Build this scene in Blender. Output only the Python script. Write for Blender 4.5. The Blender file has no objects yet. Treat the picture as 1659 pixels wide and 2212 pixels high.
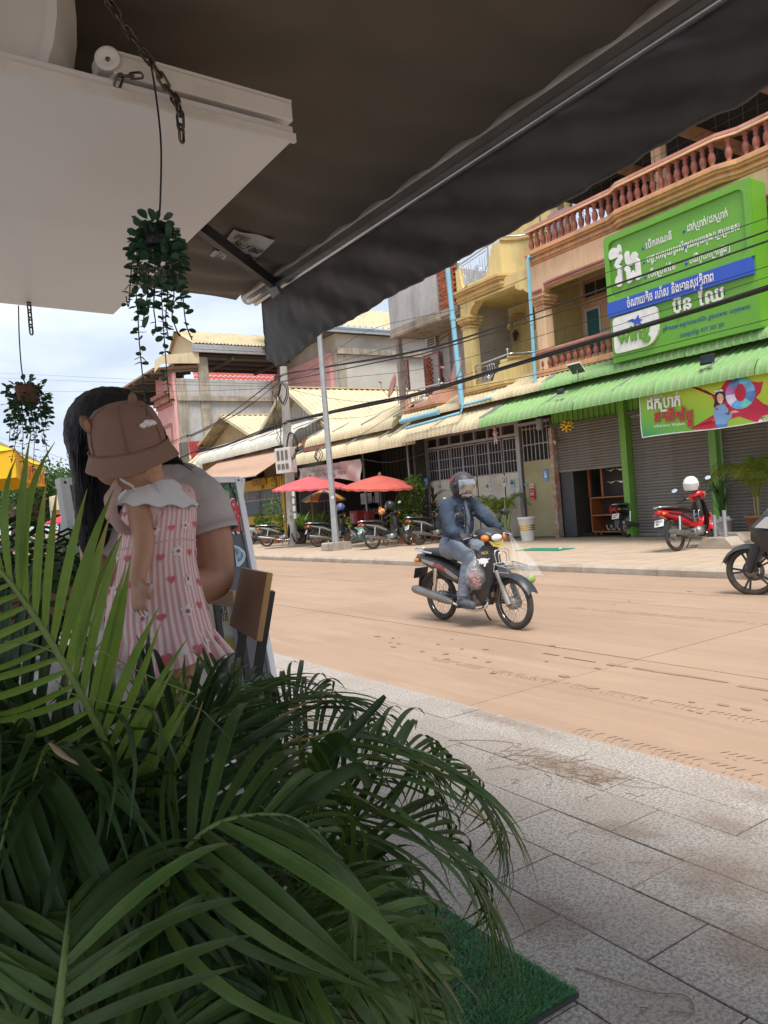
import bpy, bmesh, math, random
from mathutils import Vector as V, Matrix as M
S = bpy.context.scene
COL = S.collection
rnd = random.Random(11)
R_ = math.radians
# ---------------------------------------------------------------- camera
YAW, PITCH, ROLL, FPX, EYE = R_(33.5), R_(-.63), R_(4.5), 1662.0, 1.42
_F = V((math.sin(YAW)*math.cos(PITCH), math.cos(YAW)*math.cos(PITCH), math.sin(PITCH)))
_R0 = V((math.cos(YAW), -math.sin(YAW), 0)); _U0 = _R0.cross(_F)
_R = _R0*math.cos(ROLL)-_U0*math.sin(ROLL); _U = _R0*math.sin(ROLL)+_U0*math.cos(ROLL)
CAM = V((0, 0, EYE))
cam = bpy.data.cameras.new('camera'); camo = bpy.data.objects.new('camera', cam); COL.objects.link(camo)
m_ = M((_R, _U, -_F)).transposed().to_4x4(); m_.translation = CAM; camo.matrix_world = m_
cam.sensor_fit = 'VERTICAL'; cam.sensor_height = 24; cam.lens = 24*FPX/2212
cam.clip_start = .02; cam.clip_end = 3000; S.camera = camo
# ---------------------------------------------------------------- world, sun, exposure
world = bpy.data.worlds.new('World'); S.world = world; world.use_nodes = True
nt = world.node_tree; nt.nodes.clear()
def wn(t, **k):
  n = nt.nodes.new(t)
  for a, b in k.items(): setattr(n, a, b)
  return n
SUN_EL, SUN_AZ = R_(64), R_(203)      # azimuth measured like the sky texture's rotation
sky = wn('ShaderNodeTexSky', sky_type='NISHITA', sun_disc=False, sun_elevation=SUN_EL, sun_rotation=SUN_AZ, air_density=1.2, dust_density=3.0)
tc = wn('ShaderNodeTexCoord'); mp = wn('ShaderNodeMapping'); mp.inputs['Scale'].default_value = (1, 1, 2.6)
nt.links.new(tc.outputs['Generated'], mp.inputs[0])
n1 = wn('ShaderNodeTexNoise'); n1.inputs['Scale'].default_value = 2.6; n1.inputs['Detail'].default_value = 7; n1.inputs['Roughness'].default_value = .55
nt.links.new(mp.outputs[0], n1.inputs['Vector'])
r1 = wn('ShaderNodeValToRGB'); r1.color_ramp.elements[0].position = .36; r1.color_ramp.elements[1].position = .66
r1.color_ramp.elements[0].color = (2.8, 3.25, 4.0, 1); r1.color_ramp.elements[1].color = (4.9, 5.3, 5.8, 1)
nt.links.new(n1.outputs['Fac'], r1.inputs[0])
mx = wn('ShaderNodeMixRGB'); mx.inputs[0].default_value = .88
nt.links.new(sky.outputs[0], mx.inputs[1]); nt.links.new(r1.outputs[0], mx.inputs[2])
bg = wn('ShaderNodeBackground'); bg.inputs[1].default_value = .1
nt.links.new(mx.outputs[0], bg.inputs[0])
wo = wn('ShaderNodeOutputWorld'); nt.links.new(bg.outputs[0], wo.inputs[0])
sl = bpy.data.lights.new('sun', 'SUN'); sl.energy = 2.1; sl.angle = R_(28); sl.color = (1, .96, .9)
so = bpy.data.objects.new('sun', sl); COL.objects.link(so)
_sd = V((math.sin(SUN_AZ)*math.cos(SUN_EL), math.cos(SUN_AZ)*math.cos(SUN_EL), math.sin(SUN_EL)))
so.rotation_euler = _sd.to_track_quat('Z', 'Y').to_euler()
vs = S.view_settings; vs.view_transform = 'Standard'; vs.look = 'None'; vs.exposure = 1.2; vs.gamma = 1; vs.use_curve_mapping = False
S.cycles.use_denoising = True; S.cycles.max_bounces = 7; S.cycles.diffuse_bounces = 4; S.cycles.transparent_max_bounces = 12
# ---------------------------------------------------------------- photo pixel (1659 px wide) to place
def ray(px, py): return _F+_R*((px-829.5)/FPX)-_U*((py-1106)/FPX)
def PX(px, py, x): d = ray(px, py); return CAM+d*(x/d.x)
def PZ(px, py, z): d = ray(px, py); return CAM+d*((z-EYE)/d.z)
def PD(px, py, D): return CAM+ray(px, py)*D
def proj(p):
  v = V(p)-CAM; f = v.dot(_F); return (829.5+FPX*v.dot(_R)/f, 1106-FPX*v.dot(_U)/f)
RT = V((_R0.x, _R0.y, 0)).normalized(); FW = V((-RT.y, RT.x, 0)); UP = V((0, 0, 1))
# ---------------------------------------------------------------- mesh builder
def frame(d, up=UP):
  d = V(d).normalized(); x = V(up).cross(d)
  if x.length < 1e-5: x = V((1, 0, 0)).cross(d)
  x.normalize(); return x, d.cross(x), d
class MB:
  def __init__(s, mi=0, sm=False): s.v = []; s.f = []; s.m = []; s.s = []; s.uv = {}; s.mi = mi; s.sm = sm
  def add(s, vs, fs, sm=None, uvs=None):
    o = len(s.v); s.v += [tuple(v) for v in vs]
    for k, f in enumerate(fs):
      if uvs: s.uv[len(s.f)] = [uvs[i] for i in f]
      s.f.append(tuple(o+i for i in f)); s.m.append(s.mi); s.s.append(s.sm if sm is None else sm)
    return s
  def face(s, pts): return s.add(pts, [tuple(range(len(pts)))], False)
  def boxm(s, m, sx, sy, sz):
    vs = [m @ V((a*sx/2, b*sy/2, c*sz/2)) for a in (-1, 1) for b in (-1, 1) for c in (-1, 1)]
    return s.add(vs, [(0, 1, 3, 2), (4, 6, 7, 5), (0, 4, 5, 1), (2, 3, 7, 6), (0, 2, 6, 4), (1, 5, 7, 3)], False)
  def box(s, x0, x1, y0, y1, z0, z1):
    return s.boxm(M.Translation(((x0+x1)/2, (y0+y1)/2, (z0+z1)/2)), abs(x1-x0), abs(y1-y0), abs(z1-z0))
  def bar(s, p, q, w, h, up=UP):
    p = V(p); q = V(q); x, y, z = frame(q-p, up); m = M((x, y, z)).transposed().to_4x4(); m.translation = (p+q)/2
    return s.boxm(m, w, h, (q-p).length)
  def tube(s, pts, r, n=8, cap=True, sm=True, flat=1.0, up=UP):
    pts = [V(p) for p in pts]; k = len(pts); rr = r if isinstance(r, (list, tuple)) else [r]*k
    vs = []; fs = []; px = None
    for i, p in enumerate(pts):
      d = pts[min(i+1, k-1)]-pts[max(i-1, 0)]
      if px is None: x, y, d = frame(d, up)
      else:
        d.normalize(); x = px-d*px.dot(d)
        x = x.normalized() if x.length > 1e-6 else frame(d)[0]; y = d.cross(x)
      px = x
      vs += [p+x*(rr[i]*math.cos(2*math.pi*j/n))+y*(rr[i]*flat*math.sin(2*math.pi*j/n)) for j in range(n)]
    for i in range(k-1):
      for j in range(n): fs.append((i*n+j, i*n+(j+1) % n, (i+1)*n+(j+1) % n, (i+1)*n+j))
    s.add(vs, fs, sm)
    if cap:
      s.add(vs[:n][::-1], [tuple(range(n))], False); s.add(vs[-n:], [tuple(range(n))], False)
    return s
  def cyl(s, p, q, r, n=10, sm=True): return s.tube([p, q], r, n, True, sm)
  def lathe(s, prof, n=12, m=M(), sm=True, cap=True, a0=0, a1=2*math.pi):
    full = abs(a1-a0) > 6.28; k = n if full else n+1
    vs = [m @ V((r*math.cos(a0+(a1-a0)*j/n), r*math.sin(a0+(a1-a0)*j/n), z)) for r, z in prof for j in range(k)]
    fs = []
    for i in range(len(prof)-1):
      for j in range(n):
        b = (j+1) % k if full else j+1
        fs.append((i*k+j, i*k+b, (i+1)*k+b, (i+1)*k+j))
    s.add(vs, fs, sm)
    if cap and full:
      if prof[0][0] > 1e-4: s.add(vs[:k][::-1], [tuple(range(k))], False)
      if prof[-1][0] > 1e-4: s.add(vs[-k:], [tuple(range(k))], False)
    return s
  def prism(s, pts, m, d, d0=0, sm=False):      # polygon in m's XY, from d0 to d along Z
    n = len(pts); a = [m @ V((x, y, d0)) for x, y in pts]; b = [m @ V((x, y, d)) for x, y in pts]
    s.add(a+b, [(i, (i+1) % n, n+(i+1) % n, n+i) for i in range(n)], sm)
    s.add(a[::-1], [tuple(range(n))], False); return s.add(b, [tuple(range(n))], False)
  def ell(s, c, r, m=M(), n=14, k=8, z0=-1, z1=1):
    t0, t1 = math.asin(z0), math.asin(z1)
    prof = [(max(1e-5, math.cos(t0+(t1-t0)*i/k)), math.sin(t0+(t1-t0)*i/k)) for i in range(k+1)]
    r = (r, r, r) if not isinstance(r, (tuple, list)) else r
    return s.lathe(prof, n, M.Translation(c) @ m.to_4x4() @ M.Diagonal((*r, 1)), True, False)
  def grid(s, fn, nu, nv, sm=True, closeu=False, uv=True):
    ku = nu if closeu else nu+1
    vs = [fn(i/nu, j/nv) for j in range(nv+1) for i in range(ku)]
    fs = []; o = len(s.v); s.v += [tuple(v) for v in vs]
    for j in range(nv):
      for i in range(nu):
        b = (i+1) % ku
        if uv: s.uv[len(s.f)] = [(i/nu, j/nv), ((i+1)/nu, j/nv), ((i+1)/nu, (j+1)/nv), (i/nu, (j+1)/nv)]
        s.f.append((o+j*ku+i, o+j*ku+b, o+(j+1)*ku+b, o+(j+1)*ku+i)); s.m.append(s.mi); s.s.append(sm)
    return s
  def sheet(s, fn, nu, nv, th, sm=True):        # two-sided thin sheet: fn and its offset along normal
    def nrm(u, v):
      e = 1e-3; a = V(fn(min(u+e, 1), v))-V(fn(max(u-e, 0), v)); b = V(fn(u, min(v+e, 1)))-V(fn(u, max(v-e, 0)))
      c = a.cross(b); return c.normalized() if c.length > 1e-12 else UP
    s.grid(fn, nu, nv, sm)
    return s.grid(lambda u, v: V(fn(1-u, v))-nrm(1-u, v)*th, nu, nv, sm)
  def mesh(s, name):
    me = bpy.data.meshes.new(name); me.from_pydata(s.v, [], s.f)
    me.polygons.foreach_set('material_index', s.m); me.polygons.foreach_set('use_smooth', s.s)
    if s.uv:
      ul = me.uv_layers.new(name='UVMap'); buf = []
      for i, f in enumerate(s.f): buf += [c for q in s.uv.get(i, [(0, 0)]*len(f)) for c in q]
      ul.data.foreach_set('uv', buf)
    me.update(); return me
  def build(s, name, mats, parent=None, bev=0, **k):
    o = bpy.data.objects.new(name, s.mesh(name)); COL.objects.link(o)
    for m in (mats if isinstance(mats, (list, tuple)) else [mats]): o.data.materials.append(m)
    if bev:
      b = o.modifiers.new('bevel', 'BEVEL'); b.width = bev; b.segments = 2; b.limit_method = 'ANGLE'; b.angle_limit = R_(40); b.harden_normals = False
    return attach(o, parent, **k)
INV = {}
def wm(o):
  m = M.LocRotScale(o.location, o.rotation_euler, o.scale)
  return wm(o.parent) @ o.matrix_parent_inverse @ m if o.parent else m
def attach(o, parent=None, **k):
  if parent is not None: o.parent = parent; o.matrix_parent_inverse = wm(parent).inverted()
  return tag(o, **k)
def tag(o, label=None, cat=None, group=None, kind=None):
  if label: o['label'] = label
  if cat: o['category'] = cat
  if group: o['group'] = group
  if kind: o['kind'] = kind
  return o
def root(name, loc, label, cat, group=None, rz=0):
  o = bpy.data.objects.new(name, None); o.empty_display_size = .1; o.location = loc; o.rotation_euler = (0, 0, rz)
  COL.objects.link(o); return tag(o, label, cat, group)
def inst(me, name, m, parent=None, **k):           # another object on shared mesh data, at world matrix m
  o = bpy.data.objects.new(name, me); COL.objects.link(o)
  l, q, sc = m.decompose(); o.location = l; o.rotation_euler = q.to_euler(); o.scale = sc
  return attach(o, parent, **k)
def meshm(mb, name, *mats):
  me = mb.mesh(name)
  for m in mats: me.materials.append(m)
  return me
def copy_tree(o, parent=None):
  c = o.copy(); COL.objects.link(c)
  if parent: c.parent = parent
  for ch in list(o.children): copy_tree(ch, c)
  return c
def T(*a): return M.Translation(V(a))
def RZ(a): return M.Rotation(a, 4, 'Z')
def RX(a): return M.Rotation(a, 4, 'X')
def RY(a): return M.Rotation(a, 4, 'Y')
def axes(o, x, y):                                # matrix with given x and y axes, z = x cross y
  x = V(x).normalized(); z = x.cross(V(y)).normalized(); y = z.cross(x)
  m = M((x, y, z)).transposed().to_4x4(); m.translation = V(o); return m
# plane facing the street: X to the right in the picture (-y), Y up, Z towards the road (-x)
def FAC(x, y=0, z=0): return axes((x, y, z), (0, -1, 0), (0, 0, 1))
def cat(pts, n=6):                                 # Catmull-Rom through points
  pts = [V(p) for p in pts]; P = [pts[0]*2-pts[1]]+pts+[pts[-1]*2-pts[-2]]; out = []
  for i in range(1, len(P)-2):
    for k in range(n):
      t = k/n; a, b, c, d = P[i-1:i+3]
      out.append(.5*((2*b)+(c-a)*t+(2*a-5*b+4*c-d)*t*t+(3*b-a-3*c+d)*t**3))
  return out+[pts[-1]]
# ---------------------------------------------------------------- materials
def mat(name, col, rough=.6, col2=None, sc=4, lo=.35, hi=.65, bump=0, bsc=40, metal=0, spec=.4, sub=0, trans=0, alpha=1, coat=0, rndv=0, dirt=None, dsc=1.5, stretch=(1, 1, 1), aniso=False):
  m = bpy.data.materials.new(name); m.use_nodes = True; N = m.node_tree.nodes; L = m.node_tree.links
  b = N['Principled BSDF']; b.inputs['Roughness'].default_value = rough; b.inputs['Metallic'].default_value = metal
  b.inputs['Specular IOR Level'].default_value = spec; b.inputs['Alpha'].default_value = alpha
  b.inputs['Transmission Weight'].default_value = trans; b.inputs['Coat Weight'].default_value = coat
  if sub: b.inputs['Subsurface Weight'].default_value = sub; b.inputs['Subsurface Radius'].default_value = (.012, .004, .002)
  tc = N.new('ShaderNodeTexCoord'); mp = N.new('ShaderNodeMapping'); mp.inputs['Scale'].default_value = stretch
  L.new(tc.outputs['Object'], mp.inputs[0])
  col = (*col, 1); out = None
  def noise(scale, det=5):
    n = N.new('ShaderNodeTexNoise'); n.inputs['Scale'].default_value = scale; n.inputs['Detail'].default_value = det; n.inputs['Roughness'].default_value = .6
    L.new(mp.outputs[0], n.inputs['Vector']); return n.outputs['Fac']
  def ramp(f, lo, hi):
    r = N.new('ShaderNodeMapRange'); r.inputs[1].default_value = lo; r.inputs[2].default_value = hi; L.new(f, r.inputs[0]); return r.outputs[0]
  def mix(f, a, c, mode='MIX'):
    x = N.new('ShaderNodeMixRGB'); x.blend_type = mode
    if isinstance(f, float): x.inputs[0].default_value = f
    else: L.new(f, x.inputs[0])
    for i, q in ((1, a), (2, c)):
      if isinstance(q, tuple): x.inputs[i].default_value = q
      else: L.new(q, x.inputs[i])
    return x.outputs[0]
  if col2 is None: col2 = tuple(c*.82 for c in col[:3])
  out = mix(ramp(noise(sc), lo, hi), col, (*col2, 1))
  if dirt: out = mix(ramp(noise(dsc, 7), .5, .75), out, (*dirt, 1))
  if rndv:
    oi = N.new('ShaderNodeObjectInfo'); h = N.new('ShaderNodeHueSaturation')
    mr = N.new('ShaderNodeMapRange'); mr.inputs[3].default_value = 1-rndv; mr.inputs[4].default_value = 1+rndv
    L.new(oi.outputs['Random'], mr.inputs[0]); L.new(mr.outputs[0], h.inputs['Value']); L.new(out, h.inputs['Color']); out = h.outputs[0]
  L.new(out, b.inputs['Base Color'])
  if bump:
    bn = N.new('ShaderNodeBump'); bn.inputs['Strength'].default_value = bump; bn.inputs['Distance'].default_value = .02
    L.new(noise(bsc, 4), bn.inputs['Height']); L.new(bn.outputs[0], b.inputs['Normal'])
  m['_out'] = 1
  return m
def leafmat(name, c1, c2, tr=.35, rough=.4, rv=.25):
  m = mat(name, c1, rough, c2, sc=6, rndv=rv, spec=.28); N = m.node_tree.nodes; L = m.node_tree.links
  b = N['Principled BSDF']; src = b.inputs['Base Color'].links[0].from_socket
  t = N.new('ShaderNodeBsdfTranslucent'); g = N.new('ShaderNodeMixRGB'); g.blend_type = 'MULTIPLY'; g.inputs[0].default_value = 1; g.inputs[2].default_value = (1.5, 1.6, .6, 1)
  L.new(src, g.inputs[1]); L.new(g.outputs[0], t.inputs[0]); x = N.new('ShaderNodeMixShader'); x.inputs[0].default_value = tr
  L.new(b.outputs[0], x.inputs[1]); L.new(t.outputs[0], x.inputs[2]); L.new(x.outputs[0], N['Material Output'].inputs[0]); return m
def streaks(m, c, amt=.5, sc=(2.2, 2.2, .22), lo=.5, hi=.72):   # rain streaks and grime running down a wall
  N = m.node_tree.nodes; L = m.node_tree.links; b = N['Principled BSDF']; src = b.inputs['Base Color'].links[0].from_socket; tc = N.new('ShaderNodeTexCoord')
  for k, s in ((1, sc), (3.7, sc)):
    mp = N.new('ShaderNodeMapping'); mp.inputs['Scale'].default_value = tuple(q*k for q in s); L.new(tc.outputs['Object'], mp.inputs[0]); n = N.new('ShaderNodeTexNoise'); n.inputs['Scale'].default_value = 1; n.inputs['Detail'].default_value = 7; n.inputs['Roughness'].default_value = .68; L.new(mp.outputs[0], n.inputs['Vector'])
    r = N.new('ShaderNodeMapRange'); r.inputs[1].default_value = lo; r.inputs[2].default_value = hi; r.inputs[4].default_value = amt; L.new(n.outputs['Fac'], r.inputs[0]); x = N.new('ShaderNodeMixRGB'); x.inputs[2].default_value = (*c, 1); L.new(r.outputs[0], x.inputs[0]); L.new(src, x.inputs[1]); src = x.outputs[0]
  L.new(src, b.inputs['Base Color']); return m
def leaftips(m, c=(.30, .20, .08)):                # veins along the blade and dry tips, in the leaflet's own coordinates
  N = m.node_tree.nodes; L = m.node_tree.links; b = N['Principled BSDF']; src = b.inputs['Base Color'].links[0].from_socket; tc = N.new('ShaderNodeTexCoord'); oi = N.new('ShaderNodeObjectInfo')
  mp = N.new('ShaderNodeMapping'); mp.inputs['Scale'].default_value = (150, 1.5, 1); L.new(tc.outputs['Object'], mp.inputs[0]); n = N.new('ShaderNodeTexNoise'); n.inputs['Scale'].default_value = 1; n.inputs['Detail'].default_value = 3; L.new(mp.outputs[0], n.inputs['Vector'])
  r = N.new('ShaderNodeMapRange'); r.inputs[1].default_value = .35; r.inputs[2].default_value = .7; r.inputs[3].default_value = .72; r.inputs[4].default_value = 1.22; L.new(n.outputs['Fac'], r.inputs[0]); h = N.new('ShaderNodeHueSaturation'); L.new(r.outputs[0], h.inputs['Value']); L.new(src, h.inputs['Color'])
  sp = N.new('ShaderNodeSeparateXYZ'); L.new(tc.outputs['Object'], sp.inputs[0]); n2 = N.new('ShaderNodeTexNoise'); n2.inputs['Scale'].default_value = 9; L.new(tc.outputs['Object'], n2.inputs['Vector']); a = N.new('ShaderNodeMath'); a.operation = 'MULTIPLY_ADD'; a.inputs[1].default_value = .35; L.new(n2.outputs['Fac'], a.inputs[0]); L.new(sp.outputs[1], a.inputs[2]); a2 = N.new('ShaderNodeMath'); a2.operation = 'MULTIPLY_ADD'; a2.inputs[1].default_value = .28; L.new(oi.outputs['Random'], a2.inputs[0]); L.new(a.outputs[0], a2.inputs[2])
  r2 = N.new('ShaderNodeMapRange'); r2.inputs[1].default_value = 1.20; r2.inputs[2].default_value = 1.30; r2.inputs[4].default_value = .9; L.new(a2.outputs[0], r2.inputs[0]); x = N.new('ShaderNodeMixRGB'); x.inputs[2].default_value = (*c, 1); L.new(r2.outputs[0], x.inputs[0]); L.new(h.outputs[0], x.inputs[1]); L.new(x.outputs[0], b.inputs['Base Color']); return m
# ---------------------------------------------------------------- lettering (Khmer is laid out here: vowels, marks and subscripts are placed by hand)
_TX = {}
def glyphs(body, off=0.0, res=3):
  key = (body, off, res)
  if key in _TX: return _TX[key]
  c = bpy.data.curves.new('t', 'FONT'); c.body = body; c.size = 1; c.offset = off; c.resolution_u = res; c.fill_mode = 'FRONT'
  o = bpy.data.objects.new('t', c); COL.objects.link(o); bpy.context.view_layer.update()
  me = bpy.data.meshes.new_from_object(o.evaluated_get(bpy.context.evaluated_depsgraph_get()))
  vs = [(v.co.x, v.co.y) for v in me.vertices]; fs = [tuple(p.vertices) for p in me.polygons]
  bpy.data.objects.remove(o); bpy.data.curves.remove(c); bpy.data.meshes.remove(me)
  _TX[key] = (vs, fs); return vs, fs
PRE = {'\u17c1', '\u17c2', '\u17c3'}
SPLIT = {'\u17be': ('\u17c1', '\u17b8'), '\u17c4': ('\u17c1', '\u17b6'), '\u17c5': ('\u17c1', '\u17b6'), '\u17bf': ('\u17c1', '\u17ba'), '\u17c0': ('\u17c1', '')}
def layout(text):                                  # list of (string, x, y, scale), width
  out = []; x = 0.0; i = 0; n = len(text)
  isb = lambda c: '\u1780' <= c <= '\u17b3'
  def adv(s):
    vs, _ = glyphs(s)
    return max([v[0] for v in vs] or [.25])+.075
  while i < n:
    c = text[i]
    if not isb(c):
      if c == ' ': x += .32; i += 1; continue
      s = c; i += 1
      while i < n and not isb(text[i]) and text[i] != ' ': s += text[i]; i += 1
      out.append((s, x, 0, 1)); x += adv(s); continue
    base = c; subs = []; pre = ''; post = ''; i += 1
    while i < n and ('\u17b4' <= text[i] <= '\u17d3'):
      d = text[i]
      if d == '\u17d2' and i+1 < n: subs.append(text[i+1]); i += 2; continue
      if d in PRE: pre = d
      elif d in SPLIT: pre, e = SPLIT[d]; post += e
      else: post += d
      i += 1
    if pre: out.append((pre, x, 0, 1)); x += adv(pre)
    if '\u179a' in subs: out.append(('RO', x, 0, 1)); x += .17
    b0 = x; out.append((base, x, 0, 1)); w = adv(base); x += w
    for s in subs:
      if s != '\u179a': out.append((s, b0+w*.18, -.37, .56))
    mk = ''.join(q for q in post if q != '\u17b6' and q not in '\u17c7\u17c8'); sp = ''.join(q for q in post if q in '\u17b6\u17c7\u17c8')
    if sp: out.append((sp, x+(.04 if sp == '\u17b6' else 0), 0, 1)); x += max(.16, adv(sp)-.02)
    if mk: out.append((mk, b0+w, 0, 1))
  return out, x
def lettering(mb, text, m, h, off=.01, depth=.004, width=None, center=False, sides=True):
  # off: how bold the strokes are drawn (shifted passes), in units of the letter height
  lay, w = layout(text); sx = h/.9
  kx = sx if width is None else width/max(w, .01)
  ox = -w/2 if center else 0
  passes = [(0, 0, 0)] if off < .008 else [(-off, 0, 0), (off, 0, .0004), (0, off, .0008), (0, -off, .0012)]
  for s, x, y, k in lay:
    if s == 'RO':
      vs = [(0, .3), (.07, .3), (.07, -.15), (.5, -.15), (.5, -.22), (0, -.22)]; fs = [(0, 1, 2, 5), (2, 3, 4, 5)]
    else: vs, fs = glyphs(s)
    cnt = {}
    if sides and depth > .012:
      for f in fs:
        for a, b in zip(f, f[1:]+f[:1]): cnt[(a, b)] = 1
    for dx, dy, dz in passes:
      top = [m @ V(((ox+x+dx+a*k)*kx, (y+dy+b*k)*sx, depth+dz)) for a, b in vs]
      mb.add(top, fs, False)
      if cnt:
        bo = [m @ V(((ox+x+dx+a*k)*kx, (y+dy+b*k)*sx, 0)) for a, b in vs]
        mb.add(top+bo, [(b, a, a+len(vs), b+len(vs)) for a, b in cnt if (b, a) not in cnt], False)
  return w*kx
# ================================================================ SETTING
def rough_mat(name, c1, c2, c3, sc, rough, bump=.3, bsc=60, stretch=(1, 1, 1), speck=None):
  m = mat(name, c1, rough, c2, sc=sc, bump=bump, bsc=bsc, dirt=c3, dsc=.7, stretch=stretch); return m
def add_speckle(m, c, scale, lo, hi, stretch=(1, 1, 1), c2=None):
  N = m.node_tree.nodes; L = m.node_tree.links; b = N['Principled BSDF']; src = b.inputs['Base Color'].links[0].from_socket
  tc = N.new('ShaderNodeTexCoord'); mp = N.new('ShaderNodeMapping'); mp.inputs['Scale'].default_value = stretch; L.new(tc.outputs['Object'], mp.inputs[0])
  for k, (cc, s2) in enumerate(((c, scale), (c2 or c, scale*1.9))):
    n = N.new('ShaderNodeTexNoise'); n.inputs['Scale'].default_value = s2; n.inputs['Detail'].default_value = 3; n.inputs['Distortion'].default_value = .4
    oi = N.new('ShaderNodeObjectInfo'); va = N.new('ShaderNodeVectorMath'); va.operation = 'ADD'; cm = N.new('ShaderNodeCombineXYZ'); mu = N.new('ShaderNodeMath'); mu.operation = 'MULTIPLY'; mu.inputs[1].default_value = 37
    L.new(oi.outputs['Random'], mu.inputs[0]); L.new(mu.outputs[0], cm.inputs[0]); L.new(mp.outputs[0], va.inputs[0]); L.new(cm.outputs[0], va.inputs[1]); L.new(va.outputs[0], n.inputs['Vector'])
    r = N.new('ShaderNodeMapRange'); r.inputs[1].default_value = lo; r.inputs[2].default_value = hi; L.new(n.outputs['Fac'], r.inputs[0])
    x = N.new('ShaderNodeMixRGB'); x.inputs[2].default_value = (*cc, 1); L.new(r.outputs[0], x.inputs[0]); L.new(src, x.inputs[1]); src = x.outputs[0]
  L.new(src, b.inputs['Base Color'])
M_dirt = mat('red dirt', (.34, .21, .13), .95, (.27, .17, .11), sc=.3)
M_road = mat('dusty concrete', (.36, .245, .165), .93, (.315, .21, .14), sc=.55, bump=.25, bsc=35, dirt=(.30, .20, .135), dsc=1.1, stretch=(1.6, .55, 1), rndv=.035)
def add_tracks(m):
  N = m.node_tree.nodes; L = m.node_tree.links; b = N['Principled BSDF']; src = b.inputs['Base Color'].links[0].from_socket; tc = N.new('ShaderNodeTexCoord')
  for sc, st, lo, hi, c in ((1, (9, .22, 1), .52, .75, (.24, .165, .115, 1)), (1, (4, .5, 1), .55, .8, (.45, .32, .225, 1)), (120, (1, 1, 1), .52, .75, (.27, .19, .14, 1)), (14, (1, 1, 1), .60, .78, (.43, .30, .205, 1))):
    mp = N.new('ShaderNodeMapping'); mp.inputs['Scale'].default_value = st; mp.inputs['Rotation'].default_value = (0, 0, .03); L.new(tc.outputs['Object'], mp.inputs[0]); n = N.new('ShaderNodeTexNoise'); n.inputs['Scale'].default_value = sc; n.inputs['Detail'].default_value = 6; n.inputs['Roughness'].default_value = .65; L.new(mp.outputs[0], n.inputs['Vector'])
    r = N.new('ShaderNodeMapRange'); r.inputs[1].default_value = lo; r.inputs[2].default_value = hi; r.inputs[4].default_value = .6; L.new(n.outputs['Fac'], r.inputs[0]); x = N.new('ShaderNodeMixRGB'); x.inputs[2].default_value = c; L.new(r.outputs[0], x.inputs[0]); L.new(src, x.inputs[1]); src = x.outputs[0]
  L.new(src, b.inputs['Base Color'])
add_tracks(M_road)
M_joint = mat('joint fill', (.20, .14, .10), .95, (.12, .09, .07), sc=9)
M_wet = mat('damp track', (.235, .155, .10), .8, (.30, .205, .14), sc=5)
M_granite = mat('flamed granite', (.47, .42, .37), .85, (.40, .355, .31), sc=2.5, bump=.25, bsc=220, dirt=(.38, .30, .24), dsc=1.7, rndv=.06)
add_speckle(M_granite, (.205, .175, .15), 84, .47, .58, c2=(.30, .26, .225))
M_ftile = mat('dusty pavement tile', (.44, .34, .25), .9, (.38, .29, .21), sc=1.2, bump=.2, bsc=30, dirt=(.46, .30, .17), dsc=.45, rndv=.06)
M_kerb = mat('kerb concrete', (.42, .36, .29), .9, (.30, .24, .18), sc=3, bump=.4, bsc=30)
M_deck = mat('shop floor tile', (.30, .29, .28), .5, (.25, .24, .23), sc=2)
g = MB(); g.face([(-400, -300, -.08), (600, -300, -.08), (600, 900, -.08), (-400, 900, -.08)])
ground = g.build('ground', M_dirt, kind='structure')
# road: a base sheet and cast slabs with open joints
g = MB(); g.box(3.04, 9.82, -25, 140, -.3, -.02)
road = g.build('road', M_joint, kind='structure')
XJ = [3.06, 5.05, 7.45, 9.80]; yy = -12.0
ycuts = [-12, -6.6, -1.3, 4.1, 9.4, 14.7, 20.2, 25.6, 31, 36.4, 42, 47.5, 53, 58, 64]
for i in range(3):
  for j in range(len(ycuts)-1):
    b = MB(); x0, x1, y0, y1 = XJ[i]+.006, XJ[i+1]-.006, ycuts[j]+.006, ycuts[j+1]-.006
    b.box(x0, x1, y0, y1, -.06, rnd.uniform(-.002, .002)); b.build('concrete_slab', M_road, road)
b = MB()
def track(pts, w):
  for p, q in zip(pts, pts[1:]):
    p = V(p); q = V(q); n = (q-p).cross(UP).normalized()*w
    b.face([p-n, q-n, q+n, p+n][::-1])
xs = 4.78
r2 = random.Random(3); p = 4.9
while p > -3:
  l = r2.uniform(.08, .5); x = 4.80+r2.uniform(-.02, .02); w = r2.uniform(.012, .03)
  b.face([(x-w, p, .005), (x-w*.6, p-l, .005), (x+w*.7, p-l, .005), (x+w, p, .005)]); p -= l+r2.uniform(-.03, .15)
for k in range(70):                                # drips and spots between the tracks
  y = r2.uniform(-1, 7); x = 4.35+r2.gauss(0, .16) if k % 3 else r2.uniform(3.6, 8.6); a = r2.uniform(.008, .035); n = 7
  b.face([(x+a*1.1*math.cos(t*6.283/n)*r2.uniform(.5, 1.2), y+a*1.9*math.sin(t*6.283/n)*r2.uniform(.5, 1.2), .0055) for t in range(n)])
b.build('damp_mark', M_wet, road, kind='stuff'); b = MB()
for x0, a0, n_, w_ in ((3.32, 3.2, 70, .055), (3.5, 2.4, 60, .05), (6.9, 6.5, 90, .06), (8.4, 9, 80, .06), (4.1, 5.6, 80, .05)):   # tread prints in the dust
  for k in range(n_):
    y = a0-k*.045; x = x0+.04*math.sin(y*.7)
    for s in (-1, 1):
      if r2.random() < .25: continue
      b.face([(x+s*.004, y, .0052), (x+s*w_, y-.022, .0052), (x+s*w_, y-.032, .0052), (x+s*.004, y-.011, .0052)][::s])
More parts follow.
